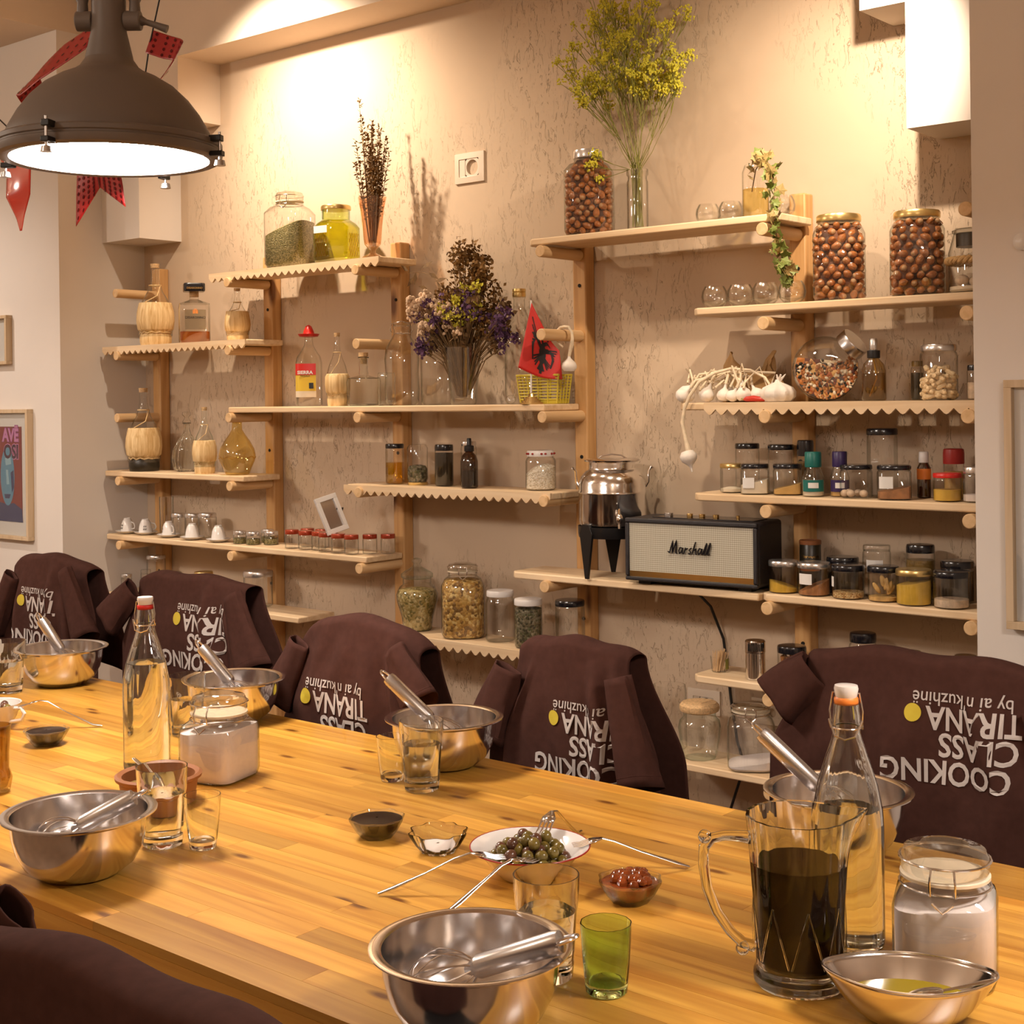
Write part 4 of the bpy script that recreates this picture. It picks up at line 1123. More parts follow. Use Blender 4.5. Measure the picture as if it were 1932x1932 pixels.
for s_ in (-1, 1):
    strip([(0, 0.34), (s_*0.10, 0.52), (s_*0.20, 0.62)], 0.055)
    strip([(s_*0.18, 0.63), (s_*0.34, 0.56)], 0.035)
    strip([(s_*0.16, 0.68), (s_*0.24, 0.80)], 0.02)
    strip([(s_*0.08, 0.16), (s_*0.30, 0.34), (s_*0.50, 0.30)], 0.085)
    for k in range(7):
        a = 0.52-k*0.03
        strip([(s_*(0.28+0.035*k), 0.36-0.05*k), (s_*(0.66-0.05*k), 0.72-0.20*k)], 0.028)
    for k in range(4):
        strip([(s_*0.10, -0.10-0.05*k), (s_*(0.36-0.04*k), -0.34-0.09*k)], 0.024)
    strip([(0, -0.4), (s_*0.10, -0.72)], 0.05)
strip([(0, -0.4), (0, -0.85)], 0.05)
eg.build('eagle_emblem', M['flag_black'], t, smooth=False)

# ------------------------------------------------------------------ garlic
def bulb(mb, c, r, tilt=None, n=14):
    mt = Matrix.Translation(c) @ (tilt if tilt is not None else Matrix.Identity(4))
    mb.lathe([(r*0.25, -r*0.80), (r*0.7, -r*0.72), (r*0.98, -r*0.30), (r, 0.0), (r*0.86, r*0.38), (r*0.52, r*0.70), (r*0.24, r*0.98), (r*0.15, r*1.35), (r*0.10, r*1.7)], n, shape=flute(7, 0.055), mtx=mt)
t = thing('hanging_garlic', 'single garlic bulb hanging from a bare dowel beside the flag', 'garlic', (-2.700, 3.50, 1.531))
m = MB(); bulb(m, (0, 0, 0), 0.024); m.build('bulb', M['garlic'], t)
MB().tube([(0, 0, 0.030), (0.006, 0, 0.052), (0.012, -0.002, 0.066), (0.014, 0, 0.085), (0.012, 0, 0.104), (0.000, 0, 0.1215), (-0.018, 0, 0.1235), (-0.0335, 0, 0.1215), (-0.050, 0, 0.110), (-0.0545, 0, 0.095), (-0.047, 0, 0.075), (-0.022, -0.004, 0.060)], [0.005, 0.006, 0.007, 0.005, 0.0045, 0.0045, 0.0045, 0.0045, 0.0045, 0.004, 0.004, 0.003], 8).build('stem', M['garlic_stem'], t)
random.seed(8)
gspots = [(-2.232, 3.450, 1.4385, 0.026, 80, 'garlic bulb poking past the left shelf end, upper'), (-2.232, 3.430, 1.4335, 0.022, 100, 'garlic bulb at the left shelf end, lower front'),
          (-2.165, 3.450, 1.4345, 0.023, 50, 'garlic bulb behind the hanging braid'), (-2.110, 3.455, 1.4325, 0.021, 20, 'garlic bulb in the middle of the garlic row'),
          (-2.050, 3.460, 1.4345, 0.023, -30, 'garlic bulb left of the red pepper'), (-2.090, 3.520, 1.4365, 0.025, 10, 'garlic bulb behind the garlic row'), (-2.010, 3.540, 1.4345, 0.023, 30, 'brownish garlic bulb in front of the paper bag'),
          (-2.195, 3.500, 1.4345, 0.023, 60, 'garlic bulb behind the left shelf end bulbs'), (-2.080, 3.448, 1.4300, 0.018, 70, 'smallest garlic bulb at the front of the row'), (-2.140, 3.530, 1.4345, 0.023, -20, 'garlic bulb deepest behind the garlic row'), (-2.018, 3.480, 1.4330, 0.021, -60, 'garlic bulb just behind the red pepper')]
for (x, y, z, r, a, lb) in gspots:
    t = thing('garlic_bulb', lb, 'garlic', (x, y, z), 0, 'loose garlic on the scalloped shelf')
    m = MB(); bulb(m, (0, 0, 0), r, Matrix.Rotation(R(a*0.5), 4, 'Y')); m.build('bulb', M['garlic'], t)
    mx = random.uniform(-0.02, 0.02)
    d = Vector((math.sin(R(a*0.5)), 0, math.cos(R(a*0.5))))
    MB().tube([d*r*1.5, d*r*2.2+Vector((0, 0.01, 0.01)), Vector((-2.125-x+mx, 0.03+3.46-y, 1.50-z)), Vector((-2.10-x, 0.05+3.46-y, 1.512-z))], [0.0045, 0.004, 0.0035, 0.003], 7).build('stem', M['garlic_stem'], t)
t = thing('large_garlic', 'largest white garlic head beside the tilted bean jar', 'garlic', (-1.942, 3.465, 1.4375))
m = MB()
m.lathe([(0.012, -0.026), (0.036, -0.025), (0.047, -0.012), (0.048, 0.002), (0.040, 0.014), (0.024, 0.022), (0.010, 0.028), (0.006, 0.036)], 42, shape=flute(10, 0.06)); m.build('bulb', M['garlic'], t)
m = MB()
for k in range(6): m.tube([(0.004, 0, 0.030), (0.008*math.cos(k)+0.006, 0.006*math.sin(k), 0.040), (0.014*math.cos(k)+0.010, 0.012*math.sin(k), 0.050)], [0.004, 0.003, 0.0012], 6)
m.build('sprout', M['garlic'], t)
t = thing('garlic_braid', 'long garlic stem with a bulb dangling below the shelf', 'garlic', (-2.195, 3.398, 1.255))
m = MB(); bulb(m, (0.0, 0, 0.0), 0.025, Matrix.Rotation(R(180), 4, 'X') @ Matrix.Rotation(R(15), 4, 'Y')); m.build('bulb', M['garlic'], t)
MB().tube([(0.0, 0, 0.018), (-0.010, 0, 0.055), (-0.020, 0, 0.10), (-0.012, 0.0, 0.14), (0.006, 0.0, 0.175), (0.030, 0.012, 0.215), (0.060, 0.045, 0.240), (0.10, 0.07, 0.252), (0.155, 0.085, 0.247), (0.205, 0.08, 0.225), (0.225, 0.07, 0.205)], [0.008, 0.0055, 0.0055, 0.005, 0.005, 0.005, 0.005, 0.0045, 0.004, 0.0035, 0.003], 8).build('stem', M['garlic_stem'], t)
m = MB(); random.seed(19)
for k in range(22):
    x0 = random.uniform(-0.06, 0.20); x1 = x0+random.uniform(-0.07, 0.07)
    m.tube([(x0, random.uniform(0.03, 0.12), 0.185+random.uniform(0, 0.03)), ((x0+x1)/2, random.uniform(0.04, 0.12), 0.235+random.uniform(-0.02, 0.03)), (x1, random.uniform(0.05, 0.14), 0.215+random.uniform(-0.03, 0.045))], [0.0036, 0.003, 0.002], 6)
stuff(m.build('dry_stems', M['garlic_stem'], t))
t = thing('red_pepper', 'dried red pepper lying in front of the garlic', 'pepper', (-2.000, 3.440, 1.4185))
m = MB(); m.tube([(-0.038, 0, 0.0), (-0.028, 0, 0.002), (-0.005, 0, 0.003), (0.02, 0, 0.001), (0.042, 0.002, -0.004)], [0.002, 0.0075, 0.0085, 0.0065, 0.001], 10); m.build('pod', M['pepper'], t)
MB().tube([(-0.037, 0, 0.0), (-0.046, 0.002, 0.003)], 0.0018, 6).build('stalk', M['green_stem'], t)
t = thing('paper_bag', 'crumpled brown paper bag behind the garlic', 'bag', (-2.080, 3.565, 1.411))
random.seed(4)
def bagf(u, v):
    a = 2*PI*u; z = 0.135*v*(0.85+0.25*math.sin(a*2+1))
    r_ = 0.095*(1-0.25*v)*(1+0.10*math.sin(a*5+v*7)+0.06*math.sin(a*9-v*11))
    return (r_*math.cos(a)+0.01*math.sin(v*6), r_*0.30*math.sin(a), z)
MB().grid(bagf, 40, 12).build('paper', M['kraft'], t, solid=0.001)

# ------------------------------------------------------------------ S6 : dark jars
jar('oil_jar', 'jar of yellow oil with black lid above the red lids', -3.496, 3.52, 1.135, 0.066, 0.142, 'black_lid', ('oil', 0.54), 'glass', ngon(8), 0.93, 0.86, 0.10)
t = thing('upturned_jar', 'upturned jar on its gold lid with dark leaves inside', 'jar', (-3.385, 3.52, 1.135))
MB().lathe([(0.032, 0.010), (0.036, 0.022), (0.036, 0.128), (0.030, 0.140), (0.002, 0.141)], 26, cap0=False).build('glass_body', M['glass'], t)
MB().lathe([(0.034, 0.0), (0.035, 0.002), (0.035, 0.010), (0.032, 0.011)], 26).build('lid', M['gold_lid'], t)
MB().lathe([(0.030, 0.012), (0.034, 0.024), (0.034, 0.055), (0.028, 0.066), (0.010, 0.070), (0.002, 0.068)], 22, shape=flute(5, 0.04)).build('filling', M['herb_dark'], t)
jar('dark_jar', 'tall jar of dark preserve with black lid on the scalloped shelf', -3.255, 3.515, 1.135, 0.064, 0.142, 'black_lid', ('dark_fill', 0.80), 'glass', None, 0.93, 0.84, 0.13)
jar('tall_jar', 'silver-lidded jar half hidden behind the dropper bottle', -3.178, 3.555, 1.135, 0.054, 0.152, 'silver_lid', ('pickle', 0.50), 'glass', None, 0.90, 0.86, 0.08)
t = thing('dropper_bottle', 'brown glass bottle with black pump cap', 'bottle', (-3.100, 3.470, 1.135))
MB().lathe([(0.025, 0.001), (0.029, 0.005), (0.029, 0.090), (0.024, 0.108), (0.013, 0.120), (0.012, 0.128)], 24, cap1=False).build('glass_body', M['glass_brown'], t)
MB().lathe([(0.016, 0.122), (0.0165, 0.124), (0.0165, 0.140), (0.008, 0.143), (0.0075, 0.164), (0.006, 0.166)], 18).build('pump_cap', M['black_plastic'], t)
MB().lathe([(0.022, 0.004), (0.026, 0.007), (0.026, 0.06), (0.002, 0.06)], 20).build('liquid', M['dark_fill'], t)
jar('rice_jar', 'rice jar with fruit-printed lid near the hanging garlic', -2.833, 3.515, 1.135, 0.098, 0.128, 'white_lid', ('rice', 0.50), 'glass', None, 0.84, 0.76, 0.13, slope=0.012, rise=0.02)
m = MB(); random.seed(3)
t = bpy.data.objects['rice_jar']
for k in range(14):
    a = 2*PI*k/14+random.random()*0.3; m.ball((0.0443*math.cos(a), 0.0443*math.sin(a), 0.1175), 0.0045, 6, 4, (1, 1, 0.8))
stuff(m.build('fruit_print', M['red_cap'], t))

# ------------------------------------------------------------------ hazelnut jars
random.seed(31)
nut_mesh = MB().lathe([(0.0010, -0.0088), (0.0050, -0.0078), (0.0078, -0.0040), (0.0086, 0.0010), (0.0070, 0.0060), (0.0030, 0.0095), (0.0003, 0.0112)], 9).mesh('hazelnut', M['hazel'])
nutcap_mesh = MB().lathe([(0.0008, -0.0092), (0.0046, -0.0084), (0.0062, -0.0066)], 9, cap1=False).mesh('nut_base', M['nut_pale'])
def nut_jar(label, nutlabel, x, y, z, w, h, lid, lidm, rows, nfront, shape, neck, sh, rz, group):
    t = jar('hazelnut_jar', label, x, y, z, w, h, lidm, None, 'glass', shape, neck, sh, lid, 36, rz, group='big jars of hazelnuts')
    r = w/2; top = h*(1-lid)-0.010
    prof = [(r*0.70, 0.004), (r*0.78, 0.010), (r*0.80, h*sh*0.94), (r*neck*0.78, top)]
    core = MB().lathe(prof, 28, shape=shape)
    stuff(core.build('nut_filling', M['hazel_dark'], t))
    fa = face(x, y)-PI/2
    for j in range(rows):
        zz = 0.012 + (top-0.020)*j/(rows-1)
        rr = r*0.985-0.0105
        if zz > h*sh*0.92: rr = (r*neck*1.0-0.0095) if zz > h*sh+0.012 else (r*(0.5+0.5*neck)-0.0105)
        nn = max(5, int(nfront*rr/(r-0.0105)))
        for i in range(nn):
            a = fa + (i+0.5*(j % 2)-nn/2+0.25)/nn*R(205) + random.uniform(-0.03, 0.03)
            k = shape(a-(rz if rz is not None else fa+PI/2), 0) if shape else 1.0
            k = 1+(k-1)*(1 if zz < h*sh*0.95 else 0.3)
            q = rr*k*random.uniform(0.965, 1.0)
            o = bpy.data.objects.new('hazelnut', nut_mesh); COL.objects.link(o)
            o.location = (x+q*math.cos(a), y+q*math.sin(a), z+zz+random.uniform(-0.0035, 0.0035))
            o.rotation_euler = (random.uniform(0, 6.28), random.uniform(0, 6.28), random.uniform(0, 6.28))
            s_ = random.uniform(1.06, 1.32); o.scale = (s_, s_, s_*random.uniform(0.95, 1.3))
            tag(o, nutlabel, 'hazelnut', group)
            c = bpy.data.objects.new('nut_base', nutcap_mesh); COL.objects.link(c); c.parent = o
nut_jar('big hazelnut jar with silver lid beside the yellow flowers', 'glossy hazelnut in the jar beside the yellow flowers', -2.618, 3.507, 1.930, 0.150, 0.268, 0.085, 'silver_lid', 13, 9, square(5), 0.62, 0.78, R(30), 'hazelnuts in the top shelf jar')
nut_jar('big hazelnut jar with gold lid under the trailing ivy', 'hazelnut in the gold-lidded jar under the ivy', -1.768, 3.497, 1.682, 0.140, 0.235, 0.075, 'gold_lid', 11, 9, square(4), 0.80, 0.80, None, 'hazelnuts in the jar under the ivy')
nut_jar('big hazelnut jar with gold lid beside the rope-bound jar', 'hazelnut in the gold-lidded jar beside the rope-bound jar', -1.545, 3.497, 1.682, 0.140, 0.224, 0.075, 'gold_lid', 10, 9, square(4), 0.80, 0.80, None, 'hazelnuts in the jar near the pillar')

# ------------------------------------------------------------------ S7 : flowers, bubbles, ivy jar
t = thing('cylinder_vase', 'clear cylinder vase holding yellow dried flowers', 'vase', (-2.438, 3.510, 1.930))
MB().lathe([(0.030, 0.001), (0.032, 0.004), (0.0325, 0.150), (0.029, 0.158), (0.029, 0.166), (0.033, 0.172), (0.033, 0.188), (0.031, 0.188), (0.0275, 0.166), (0.030, 0.148), (0.0295, 0.008), (0.002, 0.007)], 28, cap1=False).build('glass_body', M['glass_heavy'], t)
random.seed(12)
t = thing('yellow_flowers', 'airy spray of dried yellow flowers above the top shelf', 'dried flowers', (-2.438, 3.510, 1.940))
stm = MB(); fl = MB()
def spray(p, d, ln, depth):
    q = p + d*ln
    stm.tube([p, p.lerp(q, 0.5)+Vector((random.uniform(-1, 1), random.uniform(-1, 1), 0))*ln*0.05, q], [0.0013 if depth > 2 else 0.0009, 0.0010, 0.0007], 4)
    if depth == 0:
        for k in range(random.randint(8, 12)):
            e = Vector((random.gauss(0, 1), random.gauss(0, 1), random.gauss(0.4, 1))).normalized()*random.uniform(0.003, 0.016)
            c = q+e; s_ = random.uniform(0.0028, 0.0052)
            fl.add([c+Vector((s_, 0, 0)), c+Vector((0, s_, 0)), c-Vector((s_, 0, 0)), c-Vector((0, s_, 0)), c+Vector((0, 0, s_)), c-Vector((0, 0, s_))],
                   [(0, 1, 4), (1, 2, 4), (2, 3, 4), (3, 0, 4), (1, 0, 5), (2, 1, 5), (3, 2, 5), (0, 3, 5)])
        return
    for k in range(random.choice((2, 3, 3))):
        nd = (d + Vector((random.uniform(-1, 1), random.uniform(-0.8, 0.8), random.uniform(-0.1, 0.7)))*0.42).normalized()
        spray(q, nd, ln*random.uniform(0.50, 0.85), depth-1)
for k in range(31):
    a = random.uniform(-0.72, 0.66); b = random.uniform(-0.30, 0.16)
    f0 = Vector((random.uniform(-0.015, 0.015), random.uniform(-0.012, 0.012), 0.005))
    d = Vector((math.sin(a), b*0.6, math.cos(a))).normalized()
    neckp = Vector((random.uniform(-0.018, 0.018), random.uniform(-0.015, 0.015), 0.178))
    stm.tube([f0, neckp], 0.0013, 5)
    ln = random.uniform(0.10, 0.205)*(0.80 if abs(a) > 0.5 else 1.0)
    spray(neckp, d, ln, 3)
for k in range(3):
    spray(Vector((-0.02, -0.01, 0.18)), Vector((-0.9, -0.3, 0.35-0.3*k)).normalized(), 0.055, 2)
stuff(stm.build('stems', M['green_stem'], t)); stuff(fl.build('blossoms', M['yellow_flower'], t, smooth=False))
def votive(label, x, y, z, r, group):
    t = thing('glass_votive', label, 'votive', (x, y, z), 0, group)
    MB().lathe([(r*0.45, 0.001), (r*0.62, 0.003), (r*0.92, r*0.42), (r, r*0.85), (r*0.93, r*1.25), (r*0.72, r*1.62), (r*0.68, r*1.62), (r*0.88, r*1.22), (r*0.94, r*0.85), (r*0.86, r*0.45), (r*0.2, r*0.16)], 28, cap1=False).build('glass_body', M['glass_heavy'], t)
for i, (x, lb) in enumerate(((-2.190, 'left round glass votive on the top shelf'), (-2.113, 'round glass votive on the top shelf next to the ivy jar'), (-1.945, 'round glass votive behind the ivy leaves'))):
    votive(lb, x, 3.51, 1.930, 0.036, 'round votives on the top shelf')
for i, (x, lb) in enumerate(((-2.145, 'first'), (-2.060, 'second'), (-1.979, 'third'), (-1.896, 'fourth'))):
    votive(lb + ' round glass votive from the left in the row of four', x, 3.468, 1.682, 0.0385, 'four votives in a row')
jar('ivy_jar', 'jar of yellow water that the trailing ivy grows from', -2.031, 3.510, 1.930, 0.076, 0.155, None, ('pale_oil', 0.55), 'glass', None, 0.80, 0.86)
random.seed(17)
t = thing('trailing_ivy', 'half withered ivy trailing over the shelf edge', 'ivy', (-2.031, 3.510, 2.070))
vine = [Vector(p) for p in ((-0.012, 0.0, -0.060), (0.004, -0.005, 0.000), (0.03, -0.012, 0.028), (0.055, -0.03, 0.018), (0.080, -0.05, -0.020), (0.100, -0.07, -0.075), (0.112, -0.097, -0.135), (0.122, -0.104, -0.20), (0.138, -0.102, -0.265), (0.150, -0.098, -0.315), (0.165, -0.098, -0.345))]
MB().tube(vine, 0.0016, 6).build('vine', M['herb_stem'], t)
leafv = [(0, 0), (0.35, 0.10), (0.50, -0.05), (0.42, 0.35), (0.62, 0.50), (0.30, 0.60), (0.0, 1.0), (-0.30, 0.60), (-0.62, 0.50), (-0.42, 0.35), (-0.50, -0.05), (-0.35, 0.10)]
lmesh = {}
for key in ('ivy', 'ivy_dry'):
    n = len(leafv)
    lmesh[key] = MB().add([(0, 0.35, 0.06)] + [(p[0], p[1], -0.10*abs(p[0])) for p in leafv], [(0, 1+i, 1+(i+1) % n) for i in range(n)]).mesh('leaf', M[key], False)
for k in range(130):
    s_ = random.uniform(0.06, 1.0)*(len(vine)-1); i = min(int(s_), len(vine)-2)
    p = vine[i].lerp(vine[i+1], s_-i)
    key = 'ivy_dry' if random.random() < (0.75 if s_ < 4 else 0.35) else 'ivy'
    o = bpy.data.objects.new('leaf', lmesh[key]); COL.objects.link(o); o.parent = t
    o.location = p + Vector((random.uniform(-0.014, 0.014), random.uniform(-0.016, 0.004), random.uniform(-0.008, 0.014)))
    o.rotation_euler = (random.uniform(0.3, 2.4), random.uniform(-0.9, 0.9), random.uniform(0, 6.28))
    q = random.uniform(0.018, 0.036); o.scale = (q, q, q)
# ------------------------------------------------------------------ S8 : rope jar
t = jar('rope_bound_jar', 'round jar bound with rope, dark cork lid, by the pillar', -1.392, 3.484, 1.682, 0.118, 0.166, None, ('cream_powder', 0.10), 'glass', None, 0.70, 0.62)
for j in range(2):
    m = MB(); ph = j*PI
    m.tube([((0.0605+0.004*math.cos(14*2*PI*k/112+ph))*math.cos(2*PI*k/112), (0.0605+0.004*math.cos(14*2*PI*k/112+ph))*math.sin(2*PI*k/112), 0.082+0.005*math.sin(14*2*PI*k/112+ph)) for k in range(112)], 0.0060, 8, closed=True)
    m.build('rope', M['rope'], t)
MB().cyl((0, 0, 0.118), (0, 0, 0.152), 0.040, 24).build('dark_cork', M['dark_fill'], t)
MB().lathe([(0.044, 0.150), (0.050, 0.153), (0.050, 0.159), (0.044, 0.163), (0.002, 0.166)], 24).build('glass_lid', M['glass_heavy'], t)
m = MB()
for k, (a, zz, q) in enumerate(((-1.9, 0.095, 0.017), (-1.2, 0.040, 0.020), (-2.6, 0.045, 0.018), (-0.4, 0.045, 0.018), (0.6, 0.05, 0.02), (1.8, 0.05, 0.02))):
    m.ball((0.030*math.cos(a), 0.030*math.sin(a), zz-0.012), q, 12, 8, (1, 1, 0.8))
stuff(m.build('shells', M['nutmeg'], t))

# ------------------------------------------------------------------ S9 : bean jar, spray bottle, peanuts
t = thing('tilted_bean_jar', 'tilted round jar of mixed beans with steel lid', 'jar', (-1.820, 3.510, 1.411), face(-1.82, 3.5)+R(6))
r = 0.088
m = MB()
m.lathe([(r*0.30, -0.036), (r*0.66, -0.035), (r*0.88, -0.030), (r*0.99, -0.016), (r*1.02, 0.0), (r*0.99, 0.016), (r*0.88, 0.030), (r*0.66, 0.035), (r*0.30, 0.036)], 44, mtx=Matrix.Translation((0, 0, r*1.02)) @ Matrix.Rotation(PI/2, 4, 'X'))
m.build('glass_body', M['glass_heavy'], t)
bp = []
for k in range(41):
    a = PI + R(-22) + (PI + R(32))*k/40
    bp.append((r*0.95*math.cos(a), r*1.02+r*0.95*math.sin(a)))
MB().prism(bp, -0.033, 0.033).build('beans_filling', M['beans'], t, smooth=False)
random.seed(40)
bm_ = {k: MB() for k in ('cream_powder', 'cinnamon', 'dark_fill', 'orange')}
for k in range(330):
    a = random.uniform(0, 2*PI); q = r*0.93*math.sqrt(random.random()); bx, bz = q*math.cos(a), q*math.sin(a)
    if bz > r*(0.30+0.14*bx/r): continue
    key = random.choice(('cream_powder', 'cinnamon', 'cinnamon', 'dark_fill', 'orange'))
    bm_[key].ball((bx, -0.0335, r*1.02+bz), random.uniform(0.0026, 0.0048), 6, 4, (1.4, 0.6, 1.0), Matrix.Rotation(random.uniform(0, 3), 4, 'Y'))
for key, nm_ in (('cream_powder', 'white_beans'), ('cinnamon', 'brown_beans'), ('dark_fill', 'black_beans'), ('orange', 'red_lentils')):
    stuff(bm_[key].build(nm_, M[key if key != 'orange' else 'hazel'], t))
mt = Matrix.Translation((0, 0, r*1.02)) @ Matrix.Rotation(R(46), 4, 'Y') @ Matrix.Rotation(R(24), 4, 'X')
MB().lathe([(0.036, r*0.96), (0.036, r*1.12)], 28, cap0=False, cap1=False, mtx=mt).build('neck', M['glass_heavy'], t)
MB().lathe([(0.041, r*0.98), (0.043, r*1.0), (0.043, r*1.30), (0.041, r*1.33), (0.002, r*1.33)], 30, mtx=mt).build('lid', M['steel_soft'], t)
t = thing('spray_bottle', 'brown glass spray bottle beside the bean jar', 'bottle', (-1.664, 3.482, 1.411))
MB().lathe([(0.029, 0.001), (0.032, 0.005), (0.032, 0.080), (0.027, 0.098), (0.014, 0.112), (0.013, 0.120)], 26, cap1=False).build('glass_body', M['glass_amber'], t)
MB().lathe([(0.028, 0.003), (0.0305, 0.006), (0.0305, 0.074), (0.002, 0.074)], 24).build('liquid', M['glass_amber'], t)
MB().lathe([(0.0165, 0.114), (0.017, 0.116), (0.017, 0.134), (0.010, 0.136)], 20).build('collar', M['black_plastic'], t)
MB().lathe([(0.0105, 0.136), (0.011, 0.138), (0.011, 0.160), (0.0095, 0.166)], 18).build('spray_head', M['silver_lid'], t)
MB().tube([(0, 0, 0.115), (0.008, 0, 0.06), (-0.012, 0, 0.012)], 0.002, 6).build('dip_tube', M['yellow_powder'], t)
jar('small_bottle', 'narrow dark bottle half hidden left of the peanut jar', -1.575, 3.555, 1.411, 0.034, 0.105, 'pickle', ('dark_fill', 0.7), 'glass', None, 0.8, 0.80, 0.12, cat='bottle')
t = jar('peanut_jar', 'jar of peanuts with printed metal lid', -1.496, 3.510, 1.411, 0.096, 0.145, 'silver_lid', None, 'glass', None, 0.90, 0.82, 0.10)
random.seed(6)
pm = MB().lathe([(0.001, -0.016), (0.0065, -0.012), (0.0072, -0.006), (0.0055, 0.0), (0.0072, 0.006), (0.0062, 0.012), (0.001, 0.016)], 8).mesh('peanut', M['peanut'])
for j in range(7):
    for i in range(8):
        a = face(-1.496, 3.51)-PI/2 + (i-3.5+0.5*(j % 2))*0.36; q = 0.036*(1 if j < 5 else random.uniform(0.3, 0.9))
        if j >= 5 and random.random() < 0.4: continue
        o = bpy.data.objects.new('peanut', pm); COL.objects.link(o)
        o.location = (-1.496+q*math.cos(a), 3.51+q*math.sin(a), 1.411+0.012+j*0.0115+random.uniform(-0.003, 0.003))
        o.rotation_euler = (random.uniform(0.9, 2.2), random.uniform(-0.5, 0.5), random.uniform(0, 6.28))
        tag(o, 'pale peanut in the jar with printed lid', 'peanut', 'peanuts in the jar')
stuff(MB().lathe([(0.022, 0.004), (0.024, 0.008), (0.024, 0.066), (0.008, 0.072)], 16).build('nut_filling', M['peanut'], t))
jar('small_bottle', 'little bottle with black cap right against the pillar', -1.408, 3.525, 1.411, 0.036, 0.090, 'black_lid', ('nutmeg', 0.5), 'glass', None, 0.9, 0.85, 0.14, cat='bottle')

# ------------------------------------------------------------------ S10 : spice jars
Z10 = 1.152
jar('spice_jar', 'rear black-lidded empty jar at the left of the spice row', -2.100, 3.562, Z10, 0.070, 0.140, 'black_lid', None, 'glass', None, 0.95, 0.84, 0.10, group='spice row rear')
jar('spice_jar', 'rear black-lidded empty jar behind the ochre spice', -1.990, 3.562, Z10, 0.074, 0.138, 'black_lid', None, 'glass', None, 0.95, 0.84, 0.10, group='spice row rear')
jar('spice_mill', 'spice mill with black cap behind the green-capped bottle', -1.916, 3.568, Z10, 0.046, 0.150, 'black_lid', ('pickle', 0.6), 'glass', None, 0.95, 0.72, 0.26)
jar('spice_jar', 'gold-lidded squat jar first in the front spice row', -2.110, 3.492, Z10, 0.068, 0.084, 'gold_lid', ('cream_powder', 0.14), 'glass_heavy', ngon(8), 0.95, 0.80, 0.13, rise=0.006)
jar('spice_jar', 'black-lidded jar of cream powder with square white label', -2.024, 3.472, Z10, 0.080, 0.086, 'black_lid', ('cream_powder', 0.40), 'glass', square(5), 0.93, 0.80, 0.13, slope=0.010, paper=(0.22, 0.56, -42, -2))
jar('spice_jar', 'black-lidded jar of ochre spice in the front row', -1.930, 3.490, Z10, 0.080, 0.087, 'black_lid', ('ochre_powder', 0.28), 'glass', square(5), 0.93, 0.80, 0.13, slope=0.010)
def cap_bottle(label, x, y, w, h, cap, fill, band, top=None):
    t = thing('spice_bottle', label, 'spice bottle', (x, y, Z10), face(x, y), 'capped spice bottles')
    r = w/2
    prof = [(r*0.9, 0.001), (r, 0.004), (r, h*0.42), (r*0.74, h*0.60), (r*0.66, h*0.66), (r*0.66, h*0.70)]
    MB().lathe(prof, 24, cap1=False, shape=ngon(8)).build('glass_body', M['glass_heavy'], t)
    fill_mesh(prof, h*0.36, 24, ngon(8)).build('filling', M[fill], t)
    MB().lathe([(r*0.74, h*0.66), (r*0.76, h*0.68), (r*0.76, h*0.97), (r*0.70, h)], 22).build('cap', M[cap], t)
    arc_label(t, r*1.04, h*0.12, h*0.38, -60, 60, M[band], 'label')
    arc_label(t, r*1.045, h*0.20, h*0.32, -25, 25, M['paper'], 'label_patch', 0.0014)
    return t
cap_bottle('spice bottle with dark green cap and green label', -1.838, 3.466, 0.060, 0.122, 'green_cap', 'cream_powder', 'green_cap')
cap_bottle('spice bottle with dark purple cap and blue label', -1.772, 3.492, 0.053, 0.123, 'purple_cap', 'ochre_powder', 'purple_cap')
jar('spice_jar', 'black-lidded jar of nutmegs in the front row', -1.712, 3.468, Z10, 0.086, 0.090, 'black_lid', None, 'glass', square(5), 0.93, 0.80, 0.12)
for i, (dx, dy) in enumerate(((-0.024, -0.020), (-0.004, -0.024), (0.026, -0.010), (0.0, 0.012), (-0.026, 0.010))):
    o = MB().ball((0, 0, 0), 0.0115, 12, 9, (1, 0.92, 0.85)).build('nutmeg', M['nutmeg'], None, (-1.712+dx, 3.468+dy, Z10+0.0135))
    tag(o, 'pale nutmeg in the black-lidded jar', 'nutmeg', 'nutmegs in the jar')
jar('spice_jar', 'tall empty black-lidded jar towering over the spice row', -1.680, 3.560, Z10, 0.082, 0.185, 'black_lid', None, 'glass', ngon(8), 0.95, 0.86, 0.085)
jar('spice_jar', 'black-lidded jar of star anise with white label', -1.605, 3.470, Z10, 0.088, 0.091, 'black_lid', ('cinnamon', 0.30), 'glass', square(5), 0.93, 0.80, 0.12, slope=0.008, paper=(0.34, 0.68, -44, -4))
t = thing('spice_bottle', 'slim brown spice bottle with white cap', 'spice bottle', (-1.560, 3.555, Z10), face(-1.56, 3.55))
MB().lathe([(0.016, 0.001), (0.018, 0.003), (0.018, 0.080), (0.012, 0.092), (0.011, 0.098)], 20).build('glass_body', M['glass_brown'], t)
MB().lathe([(0.0125, 0.094), (0.0135, 0.096), (0.0125, 0.121), (0.011, 0.123)], 18).build('cap', M['white_lid'], t)
arc_label(t, 0.018, 0.050, 0.078, -80, 80, M['orange'], 'label')
jar('spice_jar', 'rear jar with dark red shaker cap', -1.478, 3.555, Z10, 0.052, 0.132, 'red_cap', ('ochre_powder', 0.55), 'glass', None, 0.98, 0.70, 0.26, paper=None)
jar('spice_jar', 'small jar of mustard powder with bright red lid', -1.462, 3.474, Z10, 0.071, 0.073, 'red_plastic', ('yellow_powder', 0.42), 'glass', ngon(10), 0.95, 0.78, 0.14)
